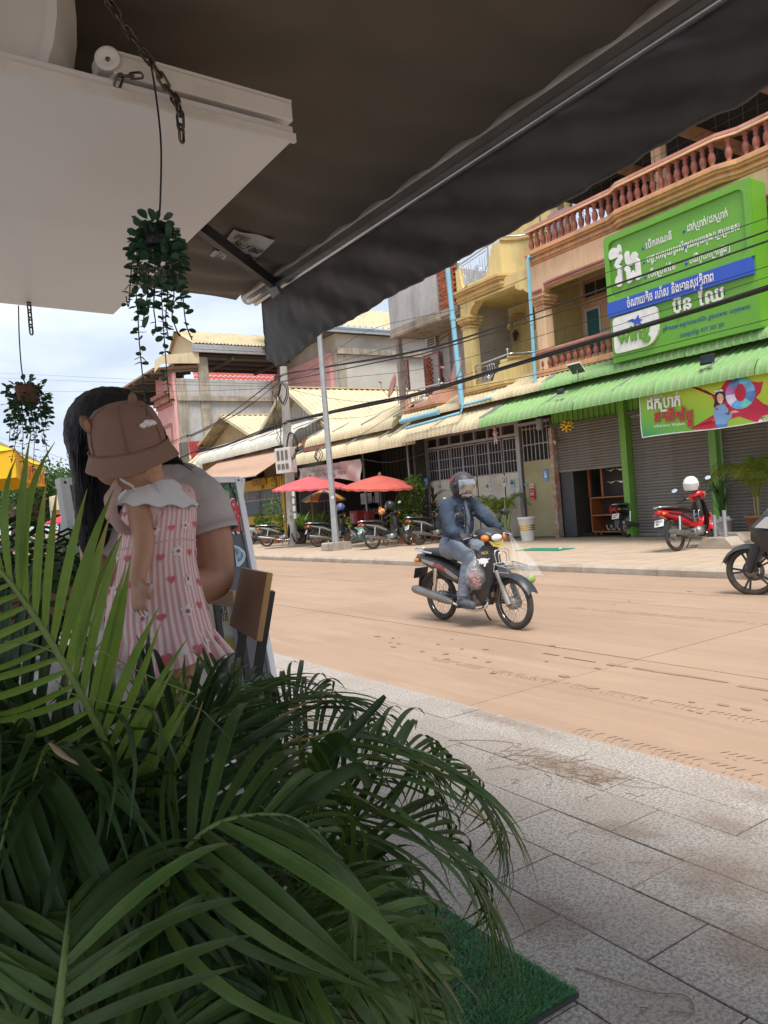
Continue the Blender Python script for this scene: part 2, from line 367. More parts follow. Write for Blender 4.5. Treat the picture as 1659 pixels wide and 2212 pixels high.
b.build('tread_mark', mat('tread dust', (.305, .215, .155), .95, (.35, .25, .18), sc=8), road, kind='stuff')
# near pavement: granite slabs laid in half bond
g = MB(); g.box(1.0, 3.052, -6, 40, -.3, .078)
npav = g.build('near_pavement', M_joint, kind='structure')
rows = [(2.772, 3.05, 2.68, 1.02), (2.553, 2.767, 1.69, .62), (2.262, 2.548, 2.02, .63), (1.978, 2.257, 1.70, .63), (1.692, 1.973, 1.42, .62), (1.42, 1.687, 1.12, .62), (1.14, 1.415, 1.42, .62), (1.0, 1.135, 1.1, .62)]
for x0, x1, y0, ln in rows:
  me = MB(); w, l = x1-x0, ln-.007
  c = .0018; zt = 0
  vs = [(-w/2, -l/2, -.05), (w/2, -l/2, -.05), (w/2, l/2, -.05), (-w/2, l/2, -.05), (-w/2, -l/2, zt-c), (w/2, -l/2, zt-c), (w/2, l/2, zt-c), (-w/2, l/2, zt-c), (-w/2+c, -l/2+c, zt), (w/2-c, -l/2+c, zt), (w/2-c, l/2-c, zt), (-w/2+c, l/2-c, zt)]
  me.add(vs, [(0, 1, 5, 4), (1, 2, 6, 5), (2, 3, 7, 6), (3, 0, 4, 7), (4, 5, 9, 8), (5, 6, 10, 9), (6, 7, 11, 10), (7, 4, 8, 11), (8, 9, 10, 11)])
  me = meshm(me, 'granite_slab', M_granite)
  k = int((-3-y0)//ln)
  while y0+k*ln < 15:
    inst(me, 'granite_slab', T((x0+x1)/2, y0+(k+.5)*ln, .1+rnd.uniform(-.0015, .0015)) @ RX(rnd.uniform(-.003, .003)) @ RY(rnd.uniform(-.004, .004)), npav); k += 1
# dust drift and dry grass stems on the slabs
b = MB()
for k in range(24): b.box(1.0, 3.05, 15.3+k*1.02, 15.3+k*1.02+1.01, .05, .1)
b.build('paving', M_granite, npav, kind='stuff')
b = MB(sm=False); r2 = random.Random(5)
for k in range(95):
  t = r2.random(); c = V((2.62+r2.gauss(0, .07), 2.95-t*.75+r2.gauss(0, .05), .104)); a = r2.uniform(0, 6.28); l = r2.uniform(.02, .11)
  if k < 24: c = V((r2.uniform(1.2, 2.6), r2.uniform(1.1, 4.5), .104)); l = r2.uniform(.01, .05)
  d = V((math.cos(a), math.sin(a), 0))*l; n = d.cross(UP).normalized()*.03
  b.tube([c-d, c-d*.3+n*r2.uniform(-1, 1), c+d*.4+n*r2.uniform(-1, 1), c+d], .0013, 3, False)
for pts in (((1.52, 1.52, .103), (1.58, 1.33, .106), (1.64, 1.26, .104), (1.60, 1.21, .104), (1.56, 1.25, .104)), ((2.52, 3.35, .104), (2.66, 3.2, .104), (2.72, 3.05, .105), (2.60, 3.0, .104))):
  b.tube(cat(pts, 6), .0016, 4, False)
b.build('dry_grass_litter', mat('dry stems', (.30, .20, .12), .9), None, kind='stuff')
md = mat('dust drift', (.33, .235, .175), .95, (.28, .20, .15), sc=20); N = md.node_tree.nodes; L = md.node_tree.links
tc = N.new('ShaderNodeTexCoord'); n = N.new('ShaderNodeTexNoise'); n.inputs['Scale'].default_value = 16; n.inputs['Detail'].default_value = 7; L.new(tc.outputs['Object'], n.inputs[0]); uvd = N.new('ShaderNodeUVMap'); sp = N.new('ShaderNodeSeparateXYZ'); L.new(uvd.outputs[0], sp.inputs[0]); su = N.new('ShaderNodeMath'); su.operation = 'SUBTRACT'; L.new(n.outputs['Fac'], su.inputs[0]); L.new(sp.outputs[1], su.inputs[1]); mr = N.new('ShaderNodeMapRange'); mr.inputs[1].default_value = -.25; mr.inputs[2].default_value = .30; mr.inputs[4].default_value = .36; L.new(su.outputs[0], mr.inputs[0]); L.new(mr.outputs[0], N['Principled BSDF'].inputs['Alpha'])
b = MB()
for cx_, cy_, rx, ry, an in ((2.66, 2.62, .17, .48, .1), (2.3, 2.0, .14, .25, .5), (2.25, 1.55, .25, .3, .2), (1.95, 1.25, .2, .3, -.3), (2.6, 1.75, .12, .25, 0), (1.65, 1.75, .2, .25, .2), (2.95, 1.6, .16, .5, 0), (2.98, 3.4, .12, .7, 0)):
  ca, sa = math.cos(an), math.sin(an)
  b.grid(lambda u, v: V((cx_+(rx*ca*math.cos(u*6.283)-ry*sa*math.sin(u*6.283))*max(v, .01), cy_+(rx*sa*math.cos(u*6.283)+ry*ca*math.sin(u*6.283))*max(v, .01), .1035)), 20, 4, closeu=True)
b.build('dust_drift', md, None, kind='stuff')
# far pavement
g = MB(); g.box(9.96, 60, -12, 120, -.3, .105)
fpav = g.build('far_pavement', M_joint, kind='structure')
me = MB(); me.box(-.197, .197, -.197, .197, -.03, 0); me = meshm(me, 'pavement_tile', M_ftile)
st = MB(); n = 0
for i in range(14):
  for j in range(0, 80):
    x, y = 10.165+i*.4, 2.2+j*.4
    if 6 <= j+2 < 27:
      inst(me, 'pavement_tile', T(x, y, .12+rnd.uniform(-.0015, .0015)) @ RX(rnd.uniform(-.003, .003)), fpav); n += 1
    else: st.box(x-.197, x+.197, y-.197, y+.197, .09, .12)
st.build('paving', M_ftile, fpav, kind='stuff')
for j in range(40):
  b = MB(); y = -6+j*1.5
  b.prism([(9.82, -.1), (9.96, -.1), (9.96, .122), (9.86, .122), (9.825, .09)], axes((0, y+.004, 0), (1, 0, 0), (0, 0, 1)), -1.492)
  b.build('kerb_stone', M_kerb, fpav)
# raised shop floor on our side
g = MB(); g.box(-6, .72, -4, 1.8, -.3, .40); g.box(-6, 1.0, 1.8, 9, -.3, .3995); g.build('shop_floor', M_deck, kind='structure')
# ================================================================ SHOP ROW ACROSS THE ROAD
def q1(a, b): return ((1500+a*.48222)/1.8228, (900+b*.48222)/1.8228)
def q2(a, b): return ((2250+a*.46655)/1.8228, (600+b*.46655)/1.8228)
def q3(a, b): return ((560+a*.36166)/1.8228, (1250+b*.36166)/1.8228)
def q4(a, b): return ((1100+a*.36166)/1.8228, (1300+b*.36166)/1.8228)
def q5(a, b): return ((980+a*.48222)/1.8228, (1800+b*.48222)/1.8228)
def q7(a, b): return ((2150+a*.31646)/1.8228, (1550+b*.31646)/1.8228)
def q8(a, b): return ((2500+a*.31585)/1.8228, (1750+b*.31585)/1.8228)
def yz(p, x): v = PX(*p, x); return v.y, v.z
def PYp(px, py, y): d = ray(px, py); return CAM+d*(y/d.y)
def fac(pts, x): return [(-PX(*p, x).y, PX(*p, x).z) for p in pts]
M_peach = mat('peach wall paint', (.84, .58, .36), .8, (.78, .52, .32), sc=1.2, dirt=(.66, .45, .30), dsc=.9, bump=.1)
M_peach2 = mat('orange trim paint', (.70, .38, .19), .75, (.60, .32, .17), sc=2.5, dirt=(.40, .24, .15), dsc=1.3)
M_yellow = mat('yellow wall paint', (.74, .60, .27), .8, (.68, .54, .23), sc=1, dirt=(.56, .45, .25), dsc=.8, bump=.1)
M_yellow2 = mat('ochre trim paint', (.68, .48, .19), .75, (.60, .41, .17), sc=2, dirt=(.42, .30, .14), dsc=1.2)
M_pink = mat('salmon wall paint', (.68, .39, .27), .8, (.60, .34, .24), sc=1.3, dirt=(.46, .31, .22), dsc=1.1)
M_baluster = mat('oxide red baluster', (.33, .115, .075), .7, (.25, .085, .06), sc=6, rndv=.15)
M_railred = mat('oxide red rail', (.38, .16, .12), .7, (.30, .12, .09), sc=3, dirt=(.45, .33, .25), dsc=2)
M_conc = mat('bare concrete', (.47, .465, .455), .92, (.36, .355, .35), sc=.8, bump=.35, bsc=12, dirt=(.30, .29, .28), dsc=.6)
M_conc2 = mat('stained concrete', (.42, .36, .28), .92, (.28, .25, .21), sc=1.2, bump=.3, bsc=14, dirt=(.16, .14, .12), dsc=1.1)
M_render = mat('pale render', (.52, .50, .48), .9, (.45, .43, .41), sc=1, dirt=(.34, .33, .31), dsc=.7)
M_brick = mat('red brick', (.42, .13, .06), .9, (.33, .10, .05), sc=8, rndv=.25, bump=.2)
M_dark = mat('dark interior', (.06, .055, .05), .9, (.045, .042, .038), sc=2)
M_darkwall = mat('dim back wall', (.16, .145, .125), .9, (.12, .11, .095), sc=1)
M_gsteel = mat('green painted steel', (.17, .40, .06), .5, (.15, .35, .055), sc=2, dirt=(.20, .33, .10), dsc=1.5)
M_groof = mat('green roofing sheet', (.24, .42, .155), .55, (.21, .375, .135), sc=1.5, dirt=(.28, .36, .19), dsc=.9, rndv=.05)
M_croof = mat('cream roofing sheet', (.62, .53, .34), .55, (.55, .46, .29), sc=1.4, dirt=(.42, .34, .22), dsc=1.0, rndv=.07)
M_wroof = mat('faded white roofing sheet', (.60, .58, .50), .6, (.52, .50, .43), sc=1.4, dirt=(.36, .33, .28), dsc=1.0, rndv=.05)
M_shut = mat('grey shutter slat', (.22, .205, .185), .55, (.18, .17, .155), sc=1.5, dirt=(.24, .19, .14), dsc=1.2, rndv=.05)
M_galv = mat('galvanised steel', (.42, .43, .44), .45, (.34, .35, .36), sc=3, metal=.5)
M_stain = mat('stainless tube', (.62, .62, .62), .25, (.5, .5, .5), sc=4, metal=.9)
M_blue = mat('blue plastic pipe', (.22, .48, .62), .5, (.19, .42, .55), sc=2)
M_cable = mat('black cable', (.02, .02, .022), .6)
M_glassd = mat('dark window glass', (.03, .05, .055), .08, (.02, .03, .035), spec=.6)
M_teal = mat('teal door glass', (.05, .22, .22), .25, (.04, .17, .18), sc=3)
M_bluecur = mat('blue curtain', (.08, .12, .30), .7, (.06, .09, .24), sc=4, stretch=(1, 6, .4))
M_wood = mat('brown timber', (.24, .12, .06), .6, (.18, .085, .04), sc=5, stretch=(1, 1, .15))
M_woodo = mat('orange varnished wood', (.36, .12, .045), .4, (.30, .09, .035), sc=4, stretch=(6, 6, .6))
M_white = mat('white paint', (.78, .78, .76), .5, (.72, .72, .70), sc=3)
M_black = mat('black plastic', (.018, .018, .02), .4, (.025, .025, .027), sc=5)
M_bal = M_baluster
for m_, c_, a_ in ((M_peach, (.40, .27, .18), .42), (M_yellow, (.36, .28, .15), .45), (M_pink, (.34, .22, .17), .5), (M_conc, (.18, .175, .165), .5), (M_conc2, (.10, .09, .08), .6), (M_render, (.25, .24, .22), .5), (M_peach2, (.22, .16, .11), .5), (M_yellow2, (.30, .21, .10), .5), (M_shut, (.12, .10, .085), .5), (M_croof, (.34, .27, .17), .45), (M_groof, (.14, .25, .10), .45), (M_gsteel, (.10, .2, .05), .4), (M_wroof, (.3, .28, .25), .5)): streaks(m_, c_, a_)
def sweep(mb, path, prof, sm=False):              # profile (out, z) along a plan path of (x, y); out is to the road side
  P = [V((x, y, 0)) for x, y in path]; n = len(P); vs = []
  for i, p in enumerate(P):
    d = (P[min(i+1, n-1)]-P[max(i-1, 0)]).normalized(); o = V((d.y, -d.x, 0))
    k = 1
    if 0 < i < n-1:
      a = (P[i]-P[i-1]).normalized(); k = 1/max(.5, math.sqrt(max(0, (1+a.dot((P[i+1]-P[i]).normalized()))/2)))
    vs += [p+o*(k*q[0])+UP*q[1] for q in prof]
  m = len(prof)
  fs = [(i*m+j, (i+1)*m+j, (i+1)*m+(j+1) % m, i*m+(j+1) % m) for i in range(n-1) for j in range(m)]
  mb.add(vs, fs, sm); mb.add(vs[:m], [tuple(range(m))]); mb.add(vs[-m:][::-1], [tuple(range(m))])
def mould(z0, z1, outs):                          # stepped moulding profile
  n = len(outs); pr = [(-.02, z0)]
  for i, o in enumerate(outs):
    a, b = z0+(z1-z0)*i/n, z0+(z1-z0)*(i+1)/n; pr += [(o, a), (o, b)]
  return pr+[(-.02, z1)]
# ---- roofing sheets: one corrugated sheet, copied along the eave
def eave_sheet(name, mt, prof, width, pitch=.18, rib=.022, th=.004):
  # prof: points (x, z) from the top of the slope to the lip; sheet spans y in [-width/2, width/2]
  P = [V((a, 0, b)) for a, b in prof]; nr = max(2, round(width/pitch))
  mb = MB(sm=True); cols = []
  for k in range(nr):
    y0 = -width/2+k*width/nr; w = width/nr
    cols += [(y0, 0), (y0+w*.62, 0), (y0+w*.72, rib), (y0+w*.9, rib)]
  cols.append((width/2, 0))
  vs = []
  for i, p in enumerate(P):
    d = (P[min(i+1, len(P)-1)]-P[max(i-1, 0)]).normalized(); nrm = V((d.z, 0, -d.x))
    if nrm.z < 0 and i == 0: nrm = -nrm
    vs += [p+V((0, y, 0))+nrm*r for y, r in cols]
  m = len(cols)
  mb.add(vs, [(i*m+j, i*m+j+1, (i+1)*m+j+1, (i+1)*m+j) for i in range(len(P)-1) for j in range(m-1)], False)
  return meshm(mb, name, mt)
def eave_prof(xt, zt, xe, ze, drop):              # straight slope then quarter round lip
  out = [(xt, zt)]; r = drop
  for k in range(1, 4): out.append((xt+(xe+r-xt)*k/3, zt+(ze+drop-zt)*k/3))
  for k in range(1, 9):
    a = k/8*math.pi/2; out.append((xe+r-r*math.sin(a), ze+drop-drop*(1-math.cos(a))))
  return out
def awning_row(name, label, mt, prof, y0, y1, sheet=1.1, group=None, pitch=.18):
  r = root(name, ((prof[0][0]+prof[-1][0])/2, (y0+y1)/2, prof[-1][1]), label, 'awning', group)
  n = max(1, round(abs(y1-y0)/sheet)); w = abs(y1-y0)/n
  me = eave_sheet('roof_sheet', mt, prof, w-.004, pitch)
  for k in range(n):
    inst(me, 'roof_sheet', T(0, min(y0, y1)+(k+.5)*w, (k % 2)*.005+rnd.uniform(-.003, .003)) @ RX(rnd.uniform(-.003, .003)), r)
  b = MB(); p = prof[-1]; t = prof[0]
  yl, yh = min(y0, y1)+.06, max(y0, y1)-.06; k = max(2, round((yh-yl)/2.2)+1)
  for i in range(k):
    y = yl+(yh-yl)*i/(k-1); b.bar((t[0], y, t[1]-.05), (p[0]+.12, y, prof[3][1]-.06), .04, .05)
  for f in (.15, .55, .95): b.bar((t[0]+(prof[3][0]-t[0])*f, yl, t[1]+(prof[3][1]-t[1])*f-.03), (t[0]+(prof[3][0]-t[0])*f, yh, t[1]+(prof[3][1]-t[1])*f-.03), .03, .03)
  b.build('frame', M_galv, r); return r
# ---------------------------------------------------------------- green shop
X0 = 15.6
gs = root('green_shop', (X0, 11, .12), 'green fronted shop with steel columns and grey roller shutters under the wing sign', 'shop')
cols_y = [12.51, 10.11, 7.71, 5.31]
for y in cols_y: MB().box(X0-.12, X0+.12, y-.09, y+.09, .12, 3.62).build('column', M_gsteel, gs)
b = MB(); b.box(X0+.02, X0+.07, 5.2, 14.95, 3.19, 3.62)
for k in range(56): y = 5.25+k*.175; b.box(X0-.012, X0+.0195, y, y+.05, 3.2, 3.6)
b.build('fascia', M_gsteel, gs)
MB().box(X0-.05, X0+.055, 5.2, 14.95, 3.12, 3.188).build('lintel', mat('dark lintel', (.12, .14, .09), .7), gs)
sl_ = MB(); pr = [(0, 0), (-.018, .012), (-.026, .035), (-.018, .058), (0, .072)]
def slat(w):
  m = MB(); m.add([(p[0], s*w/2, p[1]) for s in (-1, 1) for p in pr], [(i, i+1, 6+i, 5+i) for i in range(4)], False); return meshm(m, 'slat', M_shut)
zopen = PX(1278, 1014, X0+.1).z
def shutter(y0, y1, zb, label):
  r = root('roller_shutter', (X0+.1, (y0+y1)/2, zb), label, 'roller shutter', 'roller shutters of the green shop')
  me = slat(abs(y1-y0)); z = zb+.08
  while z < 3.15: inst(me, 'slat', T(X0+.1, (y0+y1)/2, z), r); z += .0735
  MB().box(X0+.06, X0+.11, y0, y1, zb, zb+.075).build('bottom_bar', M_shut, r)
  return r
shutter(12.62, 14.88, zopen, 'half raised grey roller shutter above the dark wooden display shelves')
shutter(10.22, 12.40, .13, 'closed grey roller shutter behind the red parked motorbike')
shutter(7.82, 10.0, .13, 'closed grey roller shutter behind the potted palm')
for y0, y1 in ((5.4, 7.6),): shutter(y0, y1, .13, 'closed grey roller shutter beyond the right end of the banner')
b = MB(); b.box(X0+.16, 21, 12.0, 12.1, .12, 3.4); b.box(X0+.16, 21, 15.0, 15.1, .12, 3.4); b.box(20.9, 21, 12, 15.1, .12, 3.4); b.box(X0+.02, 21, 5.2, 15.05, 3.64, 3.7)
b.build('inner_wall', M_darkwall, gs)
MB().box(X0+.11, X0+.16, 14.42, 14.86, .13, zopen).build('side_grille', mat('dark side shutter', (.07, .075, .08), .5, (.05, .05, .055), sc=30, stretch=(.2, .2, 1)), gs)
b = MB(); b.box(X0-.08, X0+.1, 14.9, 15.02, .12, 3.12); b.build('brick_pier', mat('peeling brick pier', (.36, .15, .09), .9, (.48, .42, .36), sc=6), gs)
# display shelves just inside
cx0, cy0, cy1 = 16.05, 12.5, 14.2
cb = root('display_shelves', (cx0+.2, 13.3, .12), 'orange brown wooden display cabinet on castors with red necklace busts', 'cabinet')
b = MB(); b.box(cx0, cx0+.5, cy1-.04, cy1, .22, 1.14); b.build('side_panel', M_woodo, cb)
b = MB(); b.box(cx0+.5, cx0+.53, cy0, cy1-.042, .22, 1.9); b.build('back_panel', M_dark, cb)
for z in (.20, .64, 1.11): MB().box(cx0, cx0+.498, cy0, cy1-.042, z, z+.035).build('shelf', M_woodo, cb)
for y in (13.0, 12.5): MB().box(cx0-.02, cx0+.03, y-.03, y+.03, .236, 1.109).build('divider', M_woodo, cb)
for y in (cy1+.08, 13.84, 13.05): MB().box(cx0+.1, cx0+.16, y-.03, y+.03, 1.15, 2.0).build('upper_post', M_woodo, cb)
MB().box(cx0+.32, cx0+.34, cy0, 13.8, 1.16, 2.0).build('upper_board', M_dark, cb)
for y in (14.13, 13.95, 13.0): MB().ell((cx0+.08, y, .16), (.04, .03, .04), n=8, k=5).build('castor', M_woodo, cb)
M_bust = mat('red velvet', (.45, .03, .035), .8); M_gold = mat('gold foil', (.75, .50, .08), .25, (.6, .38, .05), metal=.8)
M_silver = mat('pale jewellery', (.65, .66, .6), .3, metal=.6)
bus = MB(); bus.tube([(0, 0, 0), (0, 0, .05), (0, 0, .13), (0, 0, .19), (0, 0, .23)], [.06, .07, .1, .06, .045], 10, flat=.6); bus = meshm(bus, 'necklace_bust', M_bust)
for k, (y, lb) in enumerate(((13.62, 'red velvet necklace bust on the middle shelf, nearest the cabinet end'), (13.42, 'red velvet necklace bust on the middle shelf, between two others'), (13.22, 'red velvet necklace bust on the middle shelf, nearest the divider'))):
  inst(bus, 'necklace_bust', T(cx0+.16, y, .676) @ RZ(1.57), None, label=lb, cat='display bust', group='red display busts')
nk = MB(); nk.tube(cat([(0, .07, .15), (0, .05, .06), (0, 0, .01), (0, -.05, .06), (0, -.07, .15)], 4), .011, 5); nk = meshm(nk, 'necklace', M_silver)
for k, y in enumerate((13.75, 13.58, 13.4, 13.23, 13.08)): inst(nk, 'necklace', T(cx0+.15, y, .24), None, label='pale necklace on the bottom shelf of the wooden cabinet, '+('nearest the side panel', 'second from the side panel', 'in the middle', 'second from the divider', 'nearest the divider')[k], cat='necklace', group='necklaces on the bottom shelf')
fan = MB(); fan.prism([(-.16, .04), (-.05, .0), (0, -.03), (.05, 0), (.16, .04), (0, .02)], FAC(0), .02); fan = meshm(fan, 'hanging_necklace', M_silver)
for z in (1.82, 1.5):
  for y in (13.68, 13.35, 12.98): inst(fan, 'hanging_necklace', T(cx0+.305, y, z), None, label='pale winged necklace on the dark board of the cabinet, %s row, %s' % ('upper' if z > 1.6 else 'lower', {13.68: 'left one', 13.35: 'middle one', 12.98: 'right one'}[y]), cat='necklace', group='necklaces on the upper board')
# ---------------------------------------------------------------- green and cream eaves
pl = eave_prof(15.55, 4.40, 13.55, 3.22, .34)
awning_row('green_awning', 'lower bright green corrugated awning over the roller shutters', M_groof, pl, 4.6, 15.6)
awning_row('cream_awning', 'lower cream corrugated awning over the grey folding gate', M_croof, pl, 15.605, 20.1)
pu = eave_prof(15.6, 4.80, 14.35, 3.98, .26)
awning_row('green_awning', 'upper green corrugated awning strip under the big green sign', M_groof, pu, 4.6, 14.03)
awning_row('cream_awning', 'upper cream corrugated awning strip below the yellow balcony', M_croof, pu, 14.035, 20.3)
# ---------------------------------------------------------------- big sign
M_sign = mat('green sign vinyl', (.135, .385, .03), .38, (.12, .355, .028), sc=1, spec=.5)
streaks(M_sign, (.15, .32, .07), .35); M_signw = mat('white sign letter', (.80, .80, .78), .4); M_signb = mat('blue sign band', (.035, .10, .52), .4, (.03, .09, .48)); M_ltgreen = mat('logo green', (.13, .36, .03), .4)
M_shadeblue = mat('navy lettering', (.03, .09, .33), .5)
XS = 14.25
def fs_(a, b): v = PX(*q2(a, b), XS); return (-v.y, v.z)
sg = root('wing_sign', (XS+.3, 10, 4.2), 'large green signboard with white Khmer lettering and the wing logo', 'sign')
TL, TR, BR, BL = fs_(262, 752), fs_(1482, 165), fs_(1592, 1450), fs_(345, 1800)
L_, R__, B_, T_ = (TL[0]+BL[0])/2, (TR[0]+BR[0])/2, (BL[1]+BR[1])/2, (TL[1]+TR[1])/2
FM = FAC(XS)
def rrect(x0, x1, y0, y1, r, n=5):
  out = []
  for cx_, cy_, a in ((x1-r, y1-r, 0), (x0+r, y1-r, 90), (x0+r, y0+r, 180), (x1-r, y0+r, 270)):
    out += [(cx_+r*math.cos(R_(a+90*k/n)), cy_+r*math.sin(R_(a+90*k/n))) for k in range(n+1)]
  return out
b = MB(); b.prism([(L_, B_), (R__, B_), (R__, T_), (L_, T_)], FM, -.06, -.56); b.build('box_body', M_sign, sg, bev=.03)
zb1, zb2 = B_+(T_-B_)*.36, B_+(T_-B_)*.475      # blue band
W_ = R__-L_; H_ = T_-B_
# raised rim round the upper field
outer = [(L_+.01, zb2-.02), (R__-.01, zb2-.02), (R__-.01, T_-.01), (L_+.01, T_-.01)]
b = MB()
inn = rrect(L_+.13, R__-.13, zb2+.06, T_-.16, .14)
n = len(inn); vs = [FM @ V((x, y, 0)) for x, y in inn]+[FM @ V((x, y, -.058)) for x, y in inn]
b.add(vs, [(i, (i+1) % n, n+(i+1) % n, n+i) for i in range(n)])
# front of rim as quads between inner loop and outer rectangle
def onrect(x, y):
  cx_, cy_ = (L_+R__)/2, (zb2+T_)/2; dx, dy = x-cx_, y-cy_; k = min((W_/2-.01)/max(abs(dx), 1e-6), ((T_-zb2)/2+.0)/max(abs(dy), 1e-6)); return (cx_+dx*k, cy_+dy*k)
out = [onrect(*p) for p in inn]; vo = [FM @ V((x, y, 0)) for x, y in out]
b.add(vs[:n]+vo, [(i, n+i, n+(i+1) % n, (i+1) % n) for i in range(n)])
vo2 = [FM @ V((x, y, -.06)) for x, y in out]; b.add(vo+vo2, [(i, n+i, n+(i+1) % n, (i+1) % n) for i in range(n)])
b.build('rim', M_sign, sg)
b = MB(); b.prism([(L_-.005, zb1), (R__-.04, zb1), (R__-.04, zb2), (L_-.005, zb2)], FM, .01, -.058); b.build('blue_band', M_signb, sg)
def line(a, b_, text, h, mt, off=.012, dep=.006, name='lettering', z0=0, w=None):
  p = V((*a, z0)); q = V((*b_, z0)); m = axes(FM @ p, FM @ q-FM @ p, (0, 0, 1)); mb = MB()
  lettering(mb, text, m, h, off, dep, (q-p).length if w is None else w); return mb.build(name, mt, sg)
lf = lambda fx, fy: (L_+W_*fx, B_+H_*fy)
K = lambda s: s
line(lf(.075, .585), lf(.275, .59), 'វីង', H_*.30, M_signw, .03, .05, z0=-.055)
rows_ = [(.31, .79, .50, 'បើកគណនី'), (.31, .685, .60, 'បញ្ចូលលុយទូរស័ព្ទ'), (.31, .57, .51, 'បើកប្រាក់ខែ'), (.60, .80, .86, 'ដាក់ប្រាក់/ដកប្រាក់'), (.60, .685, .925, 'វេរលុយក្នុង/ក្រៅប្រទេស'), (.60, .57, .86, 'បង់វិក្កយបត្រផ្សេងៗ')]
for fx, fy, fe, tx in rows_:
  line(lf(fx, fy), lf(fe, fy), tx, .185, M_signw, .02, z0=-.057)
  c = lf(fx-.02, fy+.012); b = MB(); b.lathe([(.03, -.057), (.03, -.048), (.001, -.047)], 12, FM @ T(*c, 0)); b.build('bullet_dot', M_signb, sg)
line(lf(.155, .393), lf(.76, .393), 'ចំណាយតិច រហ័ស និងមានសុវត្ថិភាព', .235, M_signw, .02, z0=.011)
line(lf(.47, .255), lf(.60, .255), 'ប៊ុន', .35, M_signw, .03, .03, z0=-.058); line(lf(.645, .255), lf(.81, .255), 'ឈៃ', .35, M_signw, .03, .03, z0=-.058)
line(lf(.385, .145), lf(.95, .145), 'ភូមិតាសៀម សង្កាត់សាលាកំរើក ក្រុងសៀមរាប ខេត្តសៀមរាប', .10, M_shadeblue, .012, z0=-.058)
line(lf(.50, .07), lf(.79, .07), 'លេខទូរស័ព្ទ: 017 353 381', .10, M_shadeblue, .012, z0=-.058)
# logo plate
lx0, lx1, ly0, ly1 = L_+W_*.03, L_+W_*.37, B_+H_*.065, B_+H_*.345
def plate(r1, r2, g=0):
  out = []
  for cx_, cy_, a, r in ((lx1-r1, ly1-r1, 0, r1), (lx0+r1, ly1-r1, 90, r1), (lx0+r1, ly0+r1, 180, r1), (lx1-r2, ly0+r2, 270, r2)):
    out += [(cx_+r*math.cos(R_(a+90*k/6)), cy_+r*math.sin(R_(a+90*k/6))) for k in range(7)]
  return out
b = MB(); b.prism(plate(.09, .38), FM, .0, -.058); lp = b.build('logo_plate', M_signw, sg, bev=.012)
m = axes(FM @ V((lx0+.12, ly0+.2, .0)), FM @ V((1, 0, 0))-FM @ V((0, 0, 0)), (0, 0, 1)); mb = MB(); lettering(mb, 'wing', m, .44, .035, .02, (lx1-lx0)*.74); mb.build('logo_word', M_ltgreen, lp)
sw = [(-.36, .10), (-.12, .13), (.02, .06), (.14, .22), (.17, .06), (.32, .0), (.18, -.05), (.30, -.22), (.12, -.12), (.02, -.10), (-.10, -.24), (-.04, -.06), (-.16, .02)]
mb = MB(); mb.prism([(x*.6, y*.6) for x, y in sw], FM @ T(lx0+(lx1-lx0)*.52, ly0+(ly1-ly0)*.74, 0), .012, .0005); mb.build('bird_emblem', M_signb, lp)
# ---------------------------------------------------------------- printed banner under the eave
bnX = 13.72
def fb(a, b_): v = PX((2300+a*.4364)/1.8228, (1400+b_*.4364)/1.8228, bnX); return (-v.y, v.z)
M_bn = bpy.data.materials.new('banner print'); M_bn.use_nodes = True
N = M_bn.node_tree.nodes; L = M_bn.node_tree.links; bs = N['Principled BSDF']; bs.inputs['Roughness'].default_value = .55
uvn = N.new('ShaderNodeUVMap'); sp = N.new('ShaderNodeSeparateXYZ'); L.new(uvn.outputs[0], sp.inputs[0]); ad = N.new('ShaderNodeMath'); ad.operation = 'MULTIPLY_ADD'; ad.inputs[1].default_value = .55
L.new(sp.outputs[0], ad.inputs[0]); ml = N.new('ShaderNodeMath'); ml.operation = 'MULTIPLY'; ml.inputs[1].default_value = .45; L.new(sp.outputs[1], ml.inputs[0]); L.new(ml.outputs[0], ad.inputs[2])
rp = N.new('ShaderNodeValToRGB'); e = rp.color_ramp.elements; e[0].color = (.02, .28, .12, 1); e[0].position = 0; e[1].position = .75; e[1].color = (.48, .58, .03, 1); k_ = e.new(.2); k_.color = (.16, .42, .03, 1); k_ = e.new(.45); k_.color = (.33, .50, .025, 1)
L.new(ad.outputs[0], rp.inputs[0]); L.new(rp.outputs[0], bs.inputs['Base Color'])
a_, b__ = fb(495, 335), fb(530, 740); y_r = -7.25
bl = (a_[0]+b__[0])/2; bt, bb = a_[1]+.02, b__[1]; BW = 3.65
bn = root('print_banner', (bnX, -bl-1.8, bb), 'green and red printed vinyl banner with a smiling woman holding a ring balloon', 'banner')
BM = FAC(bnX)
def wav(u, v): return BM @ V((bl+BW*u, bb+(bt-bb)*v+.03*math.sin(u*9)*(1-v)*.4-.05*(1-(2*u-1)**2)*(1-v)*.3, .018*math.sin(u*14+v*3)+.01*math.sin(v*7+u*4)))
MB().grid(wav, 48, 14).build('vinyl', M_bn, bn)
def bd(u, v, d=.004): p = wav(min(max(u, 0), 1), min(max(v, 0), 1)); return p+V((-d, 0, 0))
